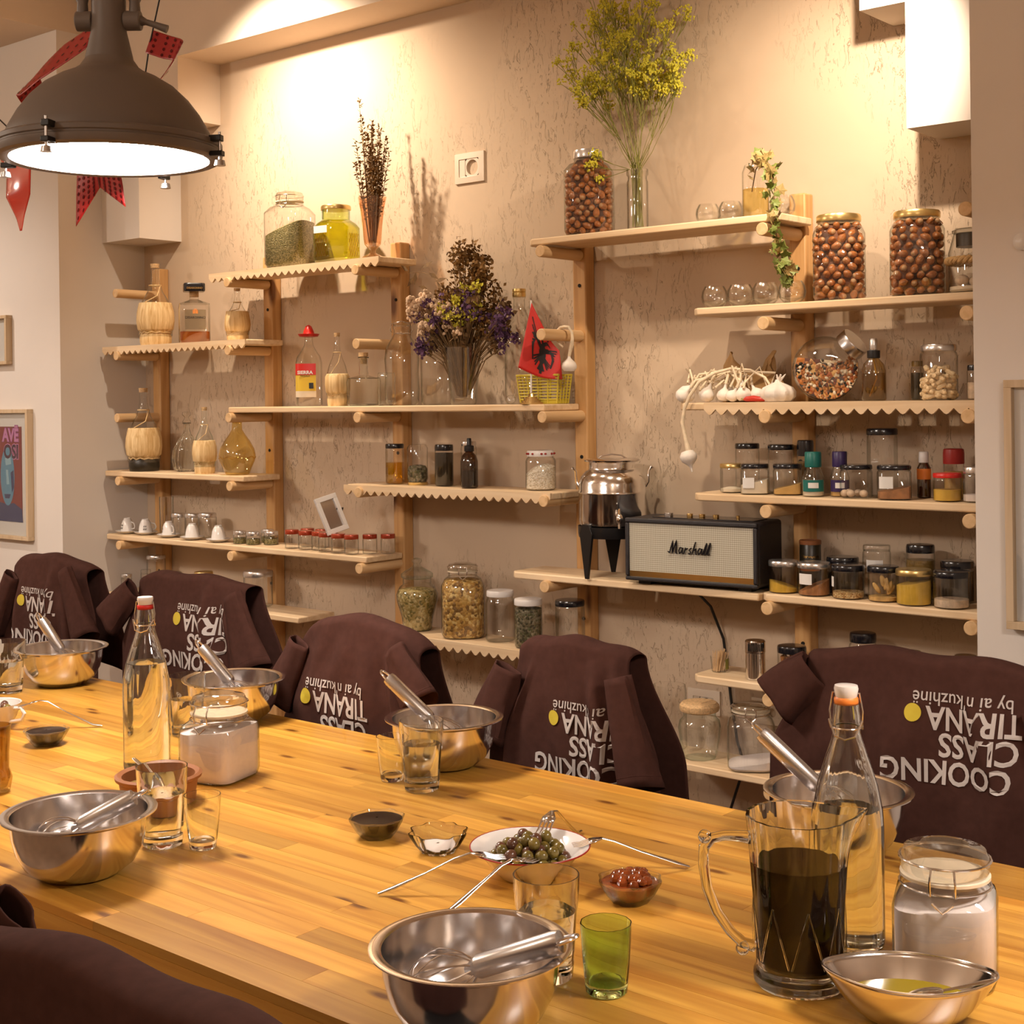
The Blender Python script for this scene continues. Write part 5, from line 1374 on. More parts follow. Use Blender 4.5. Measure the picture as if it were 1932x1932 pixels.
jar('spice_jar', 'silver-capped salt jar against the pillar in the spice row', -1.392, 3.478, Z10, 0.058, 0.090, 'silver_lid', ('sugar', 0.22), 'glass_heavy', ngon(8), 0.9, 0.78, 0.16)

# ------------------------------------------------------------------ S11 : steel drum and loudspeaker
t = thing('steel_drum', 'polished steel oil drum with tap on black tripod stand', 'steel drum', (-2.543, 3.505, 0.880), face(-2.54, 3.5))
z0 = 0.155; r = 0.104
MB().lathe([(r*0.80, z0), (r*0.97, z0+0.006), (r, z0+0.020), (r, z0+0.098), (r*1.015, z0+0.101), (r*1.015, z0+0.107), (r, z0+0.110), (r*0.99, z0+0.132), (r*0.93, z0+0.152), (r*0.80, z0+0.168), (r*0.70, z0+0.174), (r*0.68, z0+0.180), (r*0.69, z0+0.186), (r*0.68, z0+0.192), (r*0.68, z0+0.200)], 56).build('body', M['chrome'], t)
MB().lathe([(r*0.70, z0+0.196), (r*0.82, z0+0.199), (r*0.83, z0+0.203), (r*0.74, z0+0.207), (r*0.2, z0+0.209)], 40).build('lid', M['steel'], t)
MB().tube([(-0.045, 0, z0+0.206), (-0.03, 0, z0+0.216), (0, 0, z0+0.220), (0.03, 0, z0+0.216), (0.045, 0, z0+0.206)], 0.0042, 8, flat=0.6).build('lid_handle', M['steel'], t)
for s_ in (-1, 1):
    MB().tube([(s_*r*0.98, 0, z0+0.120), (s_*(r*1.06), 0, z0+0.135), (s_*(r*1.08), 0, z0+0.168), (s_*(r*1.16), 0, z0+0.182), (s_*(r*1.20), 0, z0+0.176)], 0.0042, 8).build('carry_handle', M['chrome'], t)
m = MB(); m.tube([(0.02, -r*0.97, z0+0.028), (0.02, -r*1.22, z0+0.028)], 0.006, 10); m.ball((0.02, -r*1.22, z0+0.030), 0.011, 12, 8, (1, 1, 1.6)); m.tube([(0.02, -r*1.22, z0+0.02), (0.02, -r*1.24, z0+0.002)], [0.006, 0.005], 10); m.tube([(0.02, -r*1.22, z0+0.045), (0.02, -r*1.24, z0+0.062)], [0.004, 0.003], 8)
m.build('tap', M['chrome'], t)
MB().lathe([(r*0.84, z0-0.032), (r*1.01, z0-0.032), (r*1.03, z0-0.018), (r*1.03, z0+0.002), (r*0.99, z0+0.002), (r*0.98, z0-0.002)], 48).build('stand_ring', M['black_metal'], t)
for a in (-140, -52, 90):
    ca, sa = math.cos(R(a)), math.sin(R(a))
    m = MB()
    mt = Matrix.Translation((r*1.0*ca, r*1.0*sa, 0)) @ Matrix.Rotation(R(a+90), 4, 'Z')
    m.prism([(-0.007, 0.0), (0.007, 0.0), (0.030, z0-0.018), (0.016, z0+0.010), (-0.016, z0+0.010), (-0.030, z0-0.018)], -0.004, 0.004, mt)
    m.build('leg', M['black_metal'], t, bevel=0.001)
SPK = (-2.205, 3.485, 0.880)
t = thing('loudspeaker', 'black retro loudspeaker with grey woven grille', 'loudspeaker', SPK, R(4.5))
W_, H_, D_ = 0.425, 0.195, 0.165
MB().box(-W_/2, W_/2, -D_/2+0.006, D_/2, 0.012, H_).build('cabinet', M['tolex'], t, bevel=0.010)
for (a, b, c, d) in ((-W_/2, W_/2, 0.012, 0.024), (-W_/2, W_/2, H_-0.014, H_), (-W_/2, -W_/2+0.013, 0.024, H_-0.014), (W_/2-0.013, W_/2, 0.024, H_-0.014)):
    MB().box(a, b, -D_/2-0.006, -D_/2+0.010, c, d).build('front_border', M['tolex'], t, bevel=0.004)
def grille():
    mt, N, L = new_mat('woven_grille_cloth')
    b = N['Principled BSDF']; setp(b, rough=0.8)
    tc = N.new('ShaderNodeTexCoord')
    mp = N.new('ShaderNodeMapping'); mp.inputs['Rotation'].default_value = (0, R(45), 0); mp.inputs['Scale'].default_value = (150, 150, 150)
    L.new(tc.outputs['Object'], mp.inputs['Vector'])
    ck = N.new('ShaderNodeTexChecker'); ck.inputs['Scale'].default_value = 1.6
    ck.inputs['Color1'].default_value = (0.58, 0.54, 0.44, 1); ck.inputs['Color2'].default_value = (0.34, 0.30, 0.23, 1)
    L.new(mp.outputs[0], ck.inputs['Vector']); L.new(ck.outputs['Color'], b.inputs['Base Color'])
    return mt
gri = MB().box(-W_/2+0.012, W_/2-0.012, -D_/2, -D_/2+0.008, 0.040, H_-0.013).build('grille', grille(), t, smooth=False)
MB().box(-W_/2+0.012, W_/2-0.012, -D_/2-0.001, -D_/2+0.008, 0.024, 0.040).build('bottom_strip', M['brass'], t)
pan = MB().box(-W_/2+0.07, W_/2-0.03, -0.045, 0.045, H_, H_+0.002).build('control_panel', M['black_lid'], t)
for k, (dx, rr) in enumerate(((-0.11, 0.013), (-0.04, 0.009), (0.0, 0.009), (0.045, 0.009), (0.115, 0.005))):
    MB().cyl((dx, -0.005, H_+0.002), (dx, -0.005, H_+0.012), rr, 16).build('knob', M['brass' if k else 'steel_soft'], pan, bevel=0.001)
for s_ in (-1, 1):
    MB().box(s_*W_*0.38-0.02, s_*W_*0.38+0.02, -D_/2+0.02, D_/2-0.02, 0.0, 0.012).build('foot', M['black_plastic'], t)
# script logo drawn as strokes
sc_ = 0.030; ox, oz = -0.066, 0.098
strokes = [[(-0.10, 0.20), (0.10, 0.05), (0.35, 1.25), (0.40, 0.0), (0.75, 1.30), (0.80, 0.05), (0.95, 0.05)],
           [(1.45, 0.55), (1.20, 0.62), (1.08, 0.30), (1.18, 0.02), (1.40, 0.25), (1.50, 0.60), (1.46, 0.08), (1.62, 0.05)],
           [(1.66, 0.05), (1.80, 0.62), (1.84, 0.42), (2.02, 0.58)], [(2.10, 0.10), (2.30, 0.02), (2.36, 0.22), (2.20, 0.42), (2.42, 0.62)],
           [(2.52, 0.02), (2.80, 1.20), (2.62, 0.30), (2.90, 0.58), (2.92, 0.05), (3.06, 0.06)],
           [(3.50, 0.55), (3.26, 0.62), (3.14, 0.30), (3.24, 0.02), (3.44, 0.25), (3.56, 0.60), (3.52, 0.08), (3.62, 0.08)],
           [(3.66, 0.10), (3.98, 1.15), (4.02, 0.90), (3.80, 0.05), (3.96, 0.05)], [(4.02, 0.10), (4.36, 1.20), (4.40, 0.95), (4.16, 0.05), (4.40, 0.12)]]
m = MB()
for st in strokes:
    pts = []
    for i in range(len(st)-1):
        for q in range(4):
            w = q/4; pts.append((st[i][0]*(1-w)+st[i+1][0]*w, st[i][1]*(1-w)+st[i+1][1]*w))
    pts.append(st[-1])
    m.tube([(ox+p[0]*sc_+p[1]*sc_*0.12, -D_/2-0.006, oz+p[1]*sc_) for p in pts], 0.0021, 6)
m.build('script_logo', M['black_lid'], gri)

# ------------------------------------------------------------------ S12 : round spice jars
Z12 = 0.882
kw = dict(gl='glass', neck=0.96, sh=0.84, lidh=0.15)
jar('round_spice_jar', 'silver-lidded jar of curry powder next to the loudspeaker', -1.936, 3.470, Z12, 0.080, 0.090, 'silver_lid', ('yellow_powder', 0.26), slope=-0.012, **kw)
jar('round_spice_jar', 'silver-lidded jar with white label and dark bark pieces', -1.842, 3.470, Z12, 0.087, 0.091, 'silver_lid', ('cinnamon', 0.30), slope=0.018, paper=(0.36, 0.68, -62, -8), **kw)
jar('round_spice_jar', 'black-lidded jar of coriander seeds', -1.739, 3.468, Z12, 0.086, 0.091, 'black_lid', ('seeds', 0.20), paper=(0.36, 0.66, -85, -60), **kw)
t = jar('round_spice_jar', 'black-lidded jar of dried ginger slices', -1.640, 3.472, Z12, 0.080, 0.094, 'black_lid', ('ginger', 0.14), **kw)
m = MB(); random.seed(2)
for k in range(7):
    a = random.uniform(-2.6, -0.4); m.ball((0.022*math.cos(a), 0.022*math.sin(a), 0.032+0.004*k), 0.017, 8, 6, (0.4, 0.35, 1.0), Matrix.Rotation(random.uniform(-0.7, 0.7), 4, 'Y'))
stuff(m.build('ginger_slices', M['ginger'], t))
jar('round_spice_jar', 'jar packed with bright turmeric, gold lid', -1.549, 3.458, Z12, 0.090, 0.093, 'gold_lid', ('yellow_powder', 0.62), slope=0.008, **kw)
jar('round_spice_jar', 'black-lidded jar with a grey dusting inside, nearest the pillar', -1.449, 3.460, Z12, 0.089, 0.095, 'black_lid', ('nutmeg', 0.24), **kw)
t = thing('spice_tin', 'small dark tin with gold lettering behind the silver lids', 'tin', (-1.900, 3.560, Z12), face(-1.9, 3.56))
MB().lathe([(0.029, 0.0), (0.030, 0.002), (0.030, 0.134), (0.0285, 0.136), (0.002, 0.134)], 26).build('can', M['dark_fill'], t)
MB().lathe([(0.0305, 0.128), (0.031, 0.130), (0.031, 0.138), (0.029, 0.140), (0.0275, 0.136)], 26).build('lid', M['terracotta'], t)
lettering(t, 'Harwoods', 0.012, wrap(0.030, 0.092), M['brass'], offset=0.0003)
arc_label(t, 0.0303, 0.055, 0.078, -70, 60, M['orange'], 'label_band')
jar('round_spice_jar', 'rear black-lidded jar left of the dried ginger', -1.800, 3.558, Z12, 0.086, 0.100, 'black_lid', ('dark_fill', 0.6), **kw)
jar('round_spice_jar', 'rear jar with frosted lid and printed label', -1.700, 3.560, Z12, 0.076, 0.138, 'glass_heavy', ('nutmeg', 0.55), gl='glass', neck=0.9, sh=0.86, lidh=0.10, paper=(0.48, 0.72, -45, 25))
jar('round_spice_jar', 'rear tall jar of brown preserve with black lid', -1.575, 3.560, Z12, 0.076, 0.146, 'black_lid', ('pickle', 0.72), gl='glass', neck=0.92, sh=0.84, lidh=0.13)
jar('round_spice_jar', 'rear dark jar in the corner by the pillar', -1.474, 3.560, Z12, 0.084, 0.110, 'black_lid', ('dark_fill', 0.75), **kw)

# ------------------------------------------------------------------ S13 : tea jars
Z13 = 0.632
t = thing('apothecary_jar', 'bulbous jar of green herbs with domed glass stopper', 'jar', (-3.390, 3.515, Z13))
prof = [(0.046, 0.001), (0.050, 0.005), (0.056, 0.05), (0.072, 0.105), (0.073, 0.125), (0.062, 0.150), (0.050, 0.160), (0.050, 0.182)]
MB().lathe(prof, 30, cap1=False).build('glass_body', M['glass_heavy'], t)
fill_mesh(prof, 0.140, 30, None, rise=0.008).build('herbs', M['camomile_green'], t)
MB().lathe([(0.050, 0.180), (0.056, 0.184), (0.056, 0.196), (0.045, 0.204), (0.030, 0.212), (0.014, 0.222), (0.011, 0.230), (0.018, 0.238), (0.017, 0.246), (0.004, 0.250)], 28).build('stopper', M['glass_aqua'], t)
jar('clip_top_jar', 'tall clip-top jar full of dried camomile', -3.172, 3.510, Z13, 0.146, 0.249, 'clip', ('camomile', 0.76), 'glass', square(3.2), 0.66, 0.72, 0.11, 36, None, rise=0.008)
jar('preserve_jar', 'empty jar with white lid beside the camomile', -3.012, 3.515, Z13, 0.098, 0.168, 'white_lid', None, 'glass', None, 0.86, 0.76, 0.10)
jar('preserve_jar', 'jar of dried leaves with white lid', -2.862, 3.478, Z13, 0.090, 0.157, 'white_lid', ('herb_dark', 0.80), 'glass', None, 0.94, 0.86, 0.11)
jar('preserve_jar', 'empty jar with black lid in front of the post', -2.722, 3.515, Z13, 0.094, 0.160, 'black_lid', None, 'glass', ngon(8), 0.94, 0.86, 0.10)

# ------------------------------------------------------------------ S14
Z14 = 0.630
t = thing('toothpick_glass', 'small glass packed with wooden toothpicks', 'toothpicks', (-2.165, 3.500, Z14), face(-2.16, 3.5))
MB().lathe([(0.020, 0.001), (0.022, 0.003), (0.0265, 0.046), (0.0255, 0.046)], 20, cap1=False).build('glass_body', M['glass'], t)
m = MB(); random.seed(9)
for k in range(46):
    a = random.uniform(0, 2*PI); q = 0.021*math.sqrt(random.random())
    m.tube([(q*0.7*math.cos(a)-0.004, q*0.7*math.sin(a), 0.003), (q*1.1*math.cos(a)+0.004, q*1.1*math.sin(a), 0.056+random.uniform(0, 0.009))], 0.0011, 5)
stuff(m.build('toothpicks', M['pine_dowel'], t))
arc_label(t, 0.0262, 0.010, 0.040, 40, 110, M['green_stem'], 'green_band')
def shaker(label, x, y, h=0.110):
    t = thing('steel_shaker', label, 'shaker', (x, y, Z14), face(x, y), 'steel spice shakers')
    MB().lathe([(0.026, 0.0), (0.028, 0.002), (0.028, h*0.68), (0.0265, h*0.69)], 26).build('body', M['chrome'], t)
    MB().lathe([(0.0285, h*0.70), (0.029, h*0.72), (0.029, h*0.97), (0.026, h), (0.002, h)], 26).build('cap', M['steel'], t)
    for k in range(10):
        a = -PI/2+(k-4.5)*0.16
        MB().box(-0.0012, 0.0012, -0.0006, 0.0006, h*0.75, h*0.93, Matrix.Translation((0.0293*math.cos(a), 0.0293*math.sin(a), 0)) @ Matrix.Rotation(a+PI/2, 4, 'Z')).build('slot', M['hole'], t)
shaker('steel shaker beside the toothpicks', -2.028, 3.470)
shaker('steel shaker peeking over the right-hand shirt, left one', -1.571, 3.480, 0.126)
shaker('steel shaker peeking over the shirt beside the pillar', -1.422, 3.480, 0.131)
t = jar('cinnamon_jar', 'black-lidded jar of cinnamon sticks', -1.935, 3.510, Z14, 0.080, 0.099, 'black_lid', None, 'glass', None, 0.95, 0.84, 0.17)
for k in range(7):
    a = k*0.9; MB().tube([(0.020*math.cos(a), 0.020*math.sin(a), 0.004), (0.026*math.cos(a+0.7), 0.026*math.sin(a+0.7), 0.070)], 0.0065, 8).build('cinnamon_stick', M['cinnamon'], t)
jar('salt_pot', 'tiny glass pot of salt on the shelf edge', -1.878, 3.448, Z14, 0.050, 0.048, 'silver_lid', ('sugar', 0.50), 'glass_heavy', None, 0.96, 0.70, 0.26)
jar('preserve_jar', 'clear jar with black lid rising behind the right-hand shirt', -1.741, 3.555, Z14, 0.078, 0.148, 'black_lid', None, 'glass', None, 0.86, 0.74, 0.15)
jar('preserve_jar', 'low jar half hidden left behind the right-hand shirt', -1.820, 3.555, Z14, 0.076, 0.090, 'pickle', ('nutmeg', 0.4), 'glass', None, 0.95, 0.84, 0.14)
jar('preserve_jar', 'low dull-lidded jar in front of the tall one behind the shirt', -1.680, 3.470, Z14, 0.078, 0.118, 'pickle', ('pickle', 0.4), 'glass', None, 0.95, 0.84, 0.14)
# ------------------------------------------------------------------ S15 and below
t = thing('wooden_lidded_jar', 'faceted aqua jar with thick wooden lid', 'jar', (-2.235, 3.500, 0.371))
MB().lathe([(0.046, 0.001), (0.050, 0.005), (0.058, 0.05), (0.063, 0.09), (0.058, 0.112), (0.048, 0.122, 0.2), (0.048, 0.138, 0)], 30, cap1=False, shape=ngon(8)).build('glass_body', M['glass_aqua'], t)
MB().lathe([(0.044, 0.133), (0.056, 0.138), (0.059, 0.146), (0.058, 0.155), (0.050, 0.163), (0.002, 0.165)], 30).build('wooden_lid', M['cork'], t)
jar('clip_top_jar', 'clip-top jar with a little sugar on the lowest shelf', -2.057, 3.490, 0.371, 0.134, 0.186, 'clip', ('sugar', 0.12), 'glass_heavy', square(4), 0.76, 0.70, 0.12, 34, None, slope=0.010)
t = thing('glass_canister', 'tall clear canister half hidden by the middle shirt', 'jar', (-2.370, 3.545, 0.371))
MB().lathe([(0.048, 0.001), (0.052, 0.005), (0.052, 0.175), (0.048, 0.190), (0.046, 0.190)], 28, cap1=False).build('glass_body', M['glass'], t)
t = thing('red_pot', 'red enamel pot with dark rim on the floor under the shelves', 'pot', (-2.10, 3.28, 0.0))
MB().lathe([(0.10, 0.001), (0.12, 0.01), (0.14, 0.16), (0.135, 0.16), (0.115, 0.02), (0.01, 0.012)], 36).build('body', M['red_cap'], t)
MB().tube([(0.142*math.cos(2*PI*k/36), 0.142*math.sin(2*PI*k/36), 0.163) for k in range(36)], 0.008, 8, closed=True).build('rim', M['black_plastic'], t)
# ------------------------------------------------------------------ S16 : small jars behind the left shirts
Z16 = 0.640
jar('small_jar', 'taller jar with dull lid behind the second shirt', -4.947, 3.555, Z16, 0.078, 0.152, 'silver_lid', None, 'glass', None, 0.95, 0.86, 0.08)
jar('small_jar', 'small jar at the very left behind the second shirt', -5.080, 3.500, Z16, 0.045, 0.070, 'silver_lid', None, 'glass_heavy', None, 0.95, 0.8, 0.16)
jar('small_jar', 'small faceted jar beside the taller jar behind the shirt', -5.028, 3.560, Z16, 0.044, 0.086, 'glass_heavy', None, 'glass_heavy', ngon(8), 0.9, 0.8, 0.2)
jar('small_jar', 'silver-lidded jar peeking over the second shirt', -4.749, 3.500, Z16, 0.060, 0.101, 'silver_lid', None, 'glass_heavy', None, 0.95, 0.8, 0.14)
jar('small_jar', 'gold-lidded jar peeking over the middle of the second shirt', -4.583, 3.520, Z16, 0.075, 0.112, 'gold_lid', ('dark_fill', 0.5), 'glass_heavy', None, 0.95, 0.8, 0.14)
jar('small_jar', 'wide dull-lidded jar by the post behind the second shirt', -4.240, 3.515, Z16, 0.112, 0.140, 'silver_lid', None, 'glass_heavy', None, 0.97, 0.84, 0.14)

# ------------------------------------------------------------------ mixing bowls with whisks
TZ = 0.75
bowls = [(-1.017, 1.130, 'steel mixing bowl at the front edge beside the green glass'), (-1.796, 1.152, 'steel mixing bowl at the left front of the table'),
         (-1.782, 1.915, 'steel mixing bowl in front of the middle shirt'), (-3.042, 1.908, 'steel mixing bowl farthest left along the far edge'),
         (-2.395, 1.915, 'steel mixing bowl behind the left flour jar'), (-0.981, 1.915, 'steel mixing bowl behind the right swing-top bottle')]
bowl0 = None
for (x, y, lb) in bowls:
    if bowl0 is None:
        bowl0 = thing('mixing_bowl', lb, 'bowl', (x, y, TZ), 0, 'steel mixing bowls')
        outer = [(0.048, 0.0), (0.060, 0.004), (0.078, 0.018), (0.090, 0.040), (0.0955, 0.064), (0.097, 0.083), (0.101, 0.087), (0.108, 0.0895), (0.1105, 0.089), (0.1105, 0.0905), (0.104, 0.0915), (0.0965, 0.089)]
        inner = [(0.0945, 0.064), (0.089, 0.041), (0.077, 0.0195), (0.059, 0.0055), (0.046, 0.002), (0.002, 0.0018)]
        MB().lathe(outer+inner, 72).build('bowl_shell', M['steel'], bowl0)
    else:
        copy_tree(bowl0, (x, y, TZ), 0, lb)
def whisk(label, head, end):
    """a balloon whisk from the tip of the wires to the loop at the handle end"""
    h = Vector(head); e = Vector(end); ax = (e-h); ln = ax.length; ax.normalize()
    q = ax.to_track_quat('Z', 'Y').to_matrix().to_4x4()
    t = thing('whisk', label, 'whisk', h, 0, 'steel whisks in bowls')
    hl = min(0.128, ln*0.58)
    m = MB()
    m.lathe([(0.004, ln-hl-0.014), (0.0115, ln-hl), (0.013, ln-hl+0.004), (0.013, ln-0.022), (0.0118, ln-0.016), (0.004, ln-0.014)], 20, mtx=q)
    m.build('handle', M['steel_soft'], t)
    m = MB()
    m.tube([q @ Vector((0.010*math.cos(PI*k/10-PI/2*0+0)*1.0, 0, ln-0.018+0.022*math.sin(PI*k/10))) for k in range(11)], 0.0022, 8)
    m.build('hanging_loop', M['steel'], t)
    wl = ln-hl
    for k in range(5):
        a = PI*k/5; pts = []
        for i in range(15):
            s_ = i/14*2-1
            prof = math.cos(s_*PI/2)
            r_ = 0.030*math.sin(min(1, (1-abs(s_))*1.25)*PI*0.62) if abs(s_) < 1 else 0.006
            zz = wl*(1-prof**0.9)*1.0 if True else 0
            rr = 0.006+0.024*(math.sin((1-abs(s_))*PI)**0.8 if abs(s_) > 0.02 else 0.0)
            x_ = math.copysign(rr, s_) if abs(s_) > 0.02 else 0.0
            pts.append(q @ Vector((x_*math.cos(a), x_*math.sin(a), wl*abs(s_)**1.15)))
        MB().tube(pts, 0.0010, 6).build('wire', M['steel'], t)
    return t
whisk('whisk lying across the bowl beside the green glass', (-1.085, 1.105, 0.784), (-0.903, 1.166, 0.864))
whisk('whisk lying across the left front bowl', (-1.848, 1.112, 0.784), (-1.738, 1.222, 0.862))
whisk('whisk standing in the bowl in front of the middle shirt', (-1.738, 1.930, 0.772), (-1.907, 1.880, 0.914))
whisk('whisk standing in the farthest left bowl', (-3.000, 1.925, 0.772), (-3.099, 1.880, 0.918))
whisk('whisk standing in the bowl behind the left flour jar', (-2.345, 1.930, 0.772), (-2.473, 1.880, 0.914))
whisk('whisk standing in the bowl behind the right bottle', (-0.935, 1.930, 0.772), (-1.103, 1.880, 0.926))

# ------------------------------------------------------------------ tumblers and small glasses
tum0 = None
def tumbler(x, y, label, water=0.6, rz=0.0):
    """faceted water tumbler with a heavy foot"""
    global tum0
    t = thing('water_glass', label, 'glass', (x, y, TZ), rz, 'faceted water tumblers')
    fl = ngon(9)
    def sh(a, z):
        return fl(a, z)*0.985
    h = 0.122
    outer = [(0.0275, 0.001), (0.030, 0.003), (0.0315, 0.016), (0.0335, 0.050), (0.0355, 0.078), (0.0370, 0.086, 0.0), (0.0385, 0.105, 0.0), (0.0392, h, 0.0)]
    inner = [(0.0376, h, 0.0), (0.0350, 0.090, 0.0), (0.0318, 0.050, 0.0), (0.0290, 0.020, 0.0), (0.010, 0.017, 0.0)]
    MB().lathe(outer+inner, 36, shape=sh, cap1=True).build('glass_body', M['rglass'], t)
    if water:
        z1 = 0.020+(h-0.022)*water
        prof = [(0.0280, 0.0185), (0.0312, 0.050), (0.0342, 0.090), (0.0366, 0.121)]
        r1 = 0.0280+(z1-0.0185)/(0.1025)*0.0086
        MB().lathe([(0.0284, 0.0165), (0.0322, min(0.05, z1-0.004)), (r1*1.012, z1), (0.002, z1)], 36, cap1=False).build('water', M['rwater'], t)
    return t
tumbler(-1.702, 1.770, 'tumbler of water in front of the middle bowl', 0.62)
tumbler(-1.807, 1.304, 'tumbler of water beside the left front bowl', 0.62)
tumbler(-1.034, 1.283, 'tumbler of water behind the front bowl', 0.60)
tumbler(-3.058, 1.778, 'tumbler of water at the left frame edge', 0.55)
tumbler(-2.368, 1.772, 'tumbler of water behind the left bottle', 0.55)
def shot(x, y, label, gl='rglass', rb=0.0205, rt_=0.0280, h=0.079, shape=None, foot='solid_glass', name='small_glass'):
    t = thing(name, label, 'glass', (x, y, TZ))
    MB().lathe([(rb*0.92, 0.001), (rb, 0.003), (rb*1.03, 0.010), ((rb+rt_)/2*1.02, h*0.5), (rt_, h), (rt_-0.0013, h), ((rb+rt_)/2-0.001, h*0.5), (rb*0.9, 0.013), (0.004, 0.0115)], 32, shape=shape).build('glass_body', M[gl], t)
    return t
shot(-1.787, 1.782, 'small empty glass left of the middle water tumbler')
shot(-1.747, 1.334, 'small empty glass between tumbler and open table', h=0.082)
shot(-0.956, 1.294, 'small ribbed green glass', 'solid_green', 0.0240, 0.0295, 0.080, flute(20, 0.018), 'solid_green', 'green_glass')
t = thing('amber_glass', 'smoky amber waisted glass at the left frame edge', 'glass', (-2.290, 1.300, TZ))
MB().lathe([(0.024, 0.001), (0.027, 0.003), (0.030, 0.018), (0.031, 0.026), (0.028, 0.036), (0.0255, 0.043), (0.0262, 0.07), (0.029, 0.118), (0.0275, 0.118), (0.0245, 0.07), (0.024, 0.045), (0.028, 0.028), (0.022, 0.010), (0.003, 0.008)], 32).build('glass_body', M['glass_amber'], t)

# ------------------------------------------------------------------ swing-top bottles
def swing_bottle(x, y, label, seal, rz, level):
    t = thing('swing_top_bottle', label, 'bottle', (x, y, TZ), rz, 'swing-top water bottles')
    fc = ngon(10)
    prof = [(0.036, 0.001), (0.041, 0.004), (0.0425, 0.012), (0.0425, 0.150), (0.0415, 0.170), (0.036, 0.200), (0.026, 0.232), (0.0185, 0.255, 0.4), (0.0165, 0.264, 0.0), (0.0175, 0.272, 0.0), (0.0168, 0.282, 0.0), (0.0155, 0.294, 0.0), (0.0150, 0.300, 0.0)]
    inn = [(max(p[0]-0.0032, 0.004), max(p[1], 0.010), (p[2] if len(p) > 2 else 1.0)) for p in reversed(prof)]
    MB().lathe(prof+inn, 40, shape=fc, cap1=True).build('glass_body', M['rglass'], t)
    MB().lathe([(p[0]-0.0029, max(0.0095, p[1]), p[2] if len(p) > 2 else 1) for p in prof if p[1] < level] + [(prof[4][0]-0.006, level), (0.002, level)], 40, shape=fc, cap1=False).build('water', M['rwater'], t)
    MB().lathe([(0.0135, 0.298), (0.0150, 0.300), (0.0150, 0.305), (0.0135, 0.307)], 24).build('rubber_seal', M[seal], t)
    MB().lathe([(0.0125, 0.306), (0.0135, 0.308), (0.0150, 0.317), (0.0140, 0.321), (0.003, 0.322)], 24).build('stopper', M['porcelain'], t)
    m = MB()
    m.tube([(0.0180*math.cos(2*PI*k/20), 0.0180*math.sin(2*PI*k/20), 0.270) for k in range(20)], 0.0012, 6, closed=True)
    for s_ in (-1, 1):
        m.tube([(s_*0.0185, -0.002, 0.270), (s_*0.0200, -0.003, 0.290), (s_*0.0165, -0.002, 0.312), (0.0, 0, 0.3135)], 0.0012, 6)
        m.tube([(s_*0.0190, 0.0, 0.268), (s_*0.0200, -0.010, 0.280), (s_*0.012, -0.0195, 0.262), (0, -0.0205, 0.258)], 0.0012, 6)
    m.build('wire_bail', M['steel'], t)
    return t
swing_bottle(-2.202, 1.557, 'swing-top water bottle with red seal at the left', 'red_plastic', R(30), 0.20)
swing_bottle(-0.802, 1.590, 'swing-top water bottle with orange seal behind the pitcher', 'orange', R(20), 0.17)

# ------------------------------------------------------------------ flour jars
def flour_jar(x, y, label, rz):
    t = thing('flour_jar', label, 'jar', (x, y, TZ), rz, 'clip-top jars of white flour')
    r = 0.0585; sq = square(5.5)
    prof = [(r*0.88, 0.001), (r*0.95, 0.004), (r, 0.014), (r, 0.086), (r*0.95, 0.097), (r*0.84, 0.106, 0.5), (r*0.80, 0.110, 0.0), (r*0.80, 0.118, 0.0)]
    MB().lathe(prof, 44, shape=sq, cap1=False).build('glass_body', M['glass_heavy'], t)
    fill_mesh(prof, 0.090, 44, sq, slope=0.006, rise=0.004).build('flour', M['sugar'], t)
    clip_lid(t, r*0.84, 0.120, 0.034)
    return t
flour_jar(-2.050, 1.605, 'clip-top jar of white flour beside the red-sealed bottle', R(16))
flour_jar(-0.674, 1.580, 'clip-top jar of white flour behind the oil dish', R(20))

# ------------------------------------------------------------------ terracotta bowl with spoon
t = thing('terracotta_bowl', 'brown terracotta bowl half hidden by a tumbler', 'bowl', (-2.005, 1.440, TZ))
MB().lathe([(0.055, 0.0), (0.060, 0.003), (0.066, 0.040), (0.072, 0.044), (0.073, 0.049), (0.068, 0.052), (0.061, 0.048), (0.056, 0.012), (0.002, 0.009)], 44).build('bowl_shell', M['terracotta'], t)
MB().lathe([(0.054, 0.010), (0.060, 0.030), (0.002, 0.031)], 36, cap1=False).build('sauce', M['pickle'], t)
def spoon(label, p0, p1, name='spoon'):
    a = Vector(p0); b = Vector(p1); t = thing(name, label, 'spoon', a)
    d = b-a
    m = MB(); m.tube([Vector((0, 0, 0)), d*0.1, d*0.5, d*0.72], [0.0030, 0.0042, 0.0026, 0.0022], 10, flat=0.45); m.build('handle', M['steel'], t)
    m = MB(); q = d.normalized(); mt = Matrix.Translation(d*0.86) @ q.to_track_quat('X', 'Z').to_matrix().to_4x4()
    m.ball((0, 0, 0), 0.020, 14, 8, (1.15, 0.72, 0.22), mt); m.build('bowl', M['steel'], t)
    return t
spoon('steel spoon resting in the terracotta bowl', (-2.085, 1.446, 0.812), (-1.975, 1.430, 0.784))

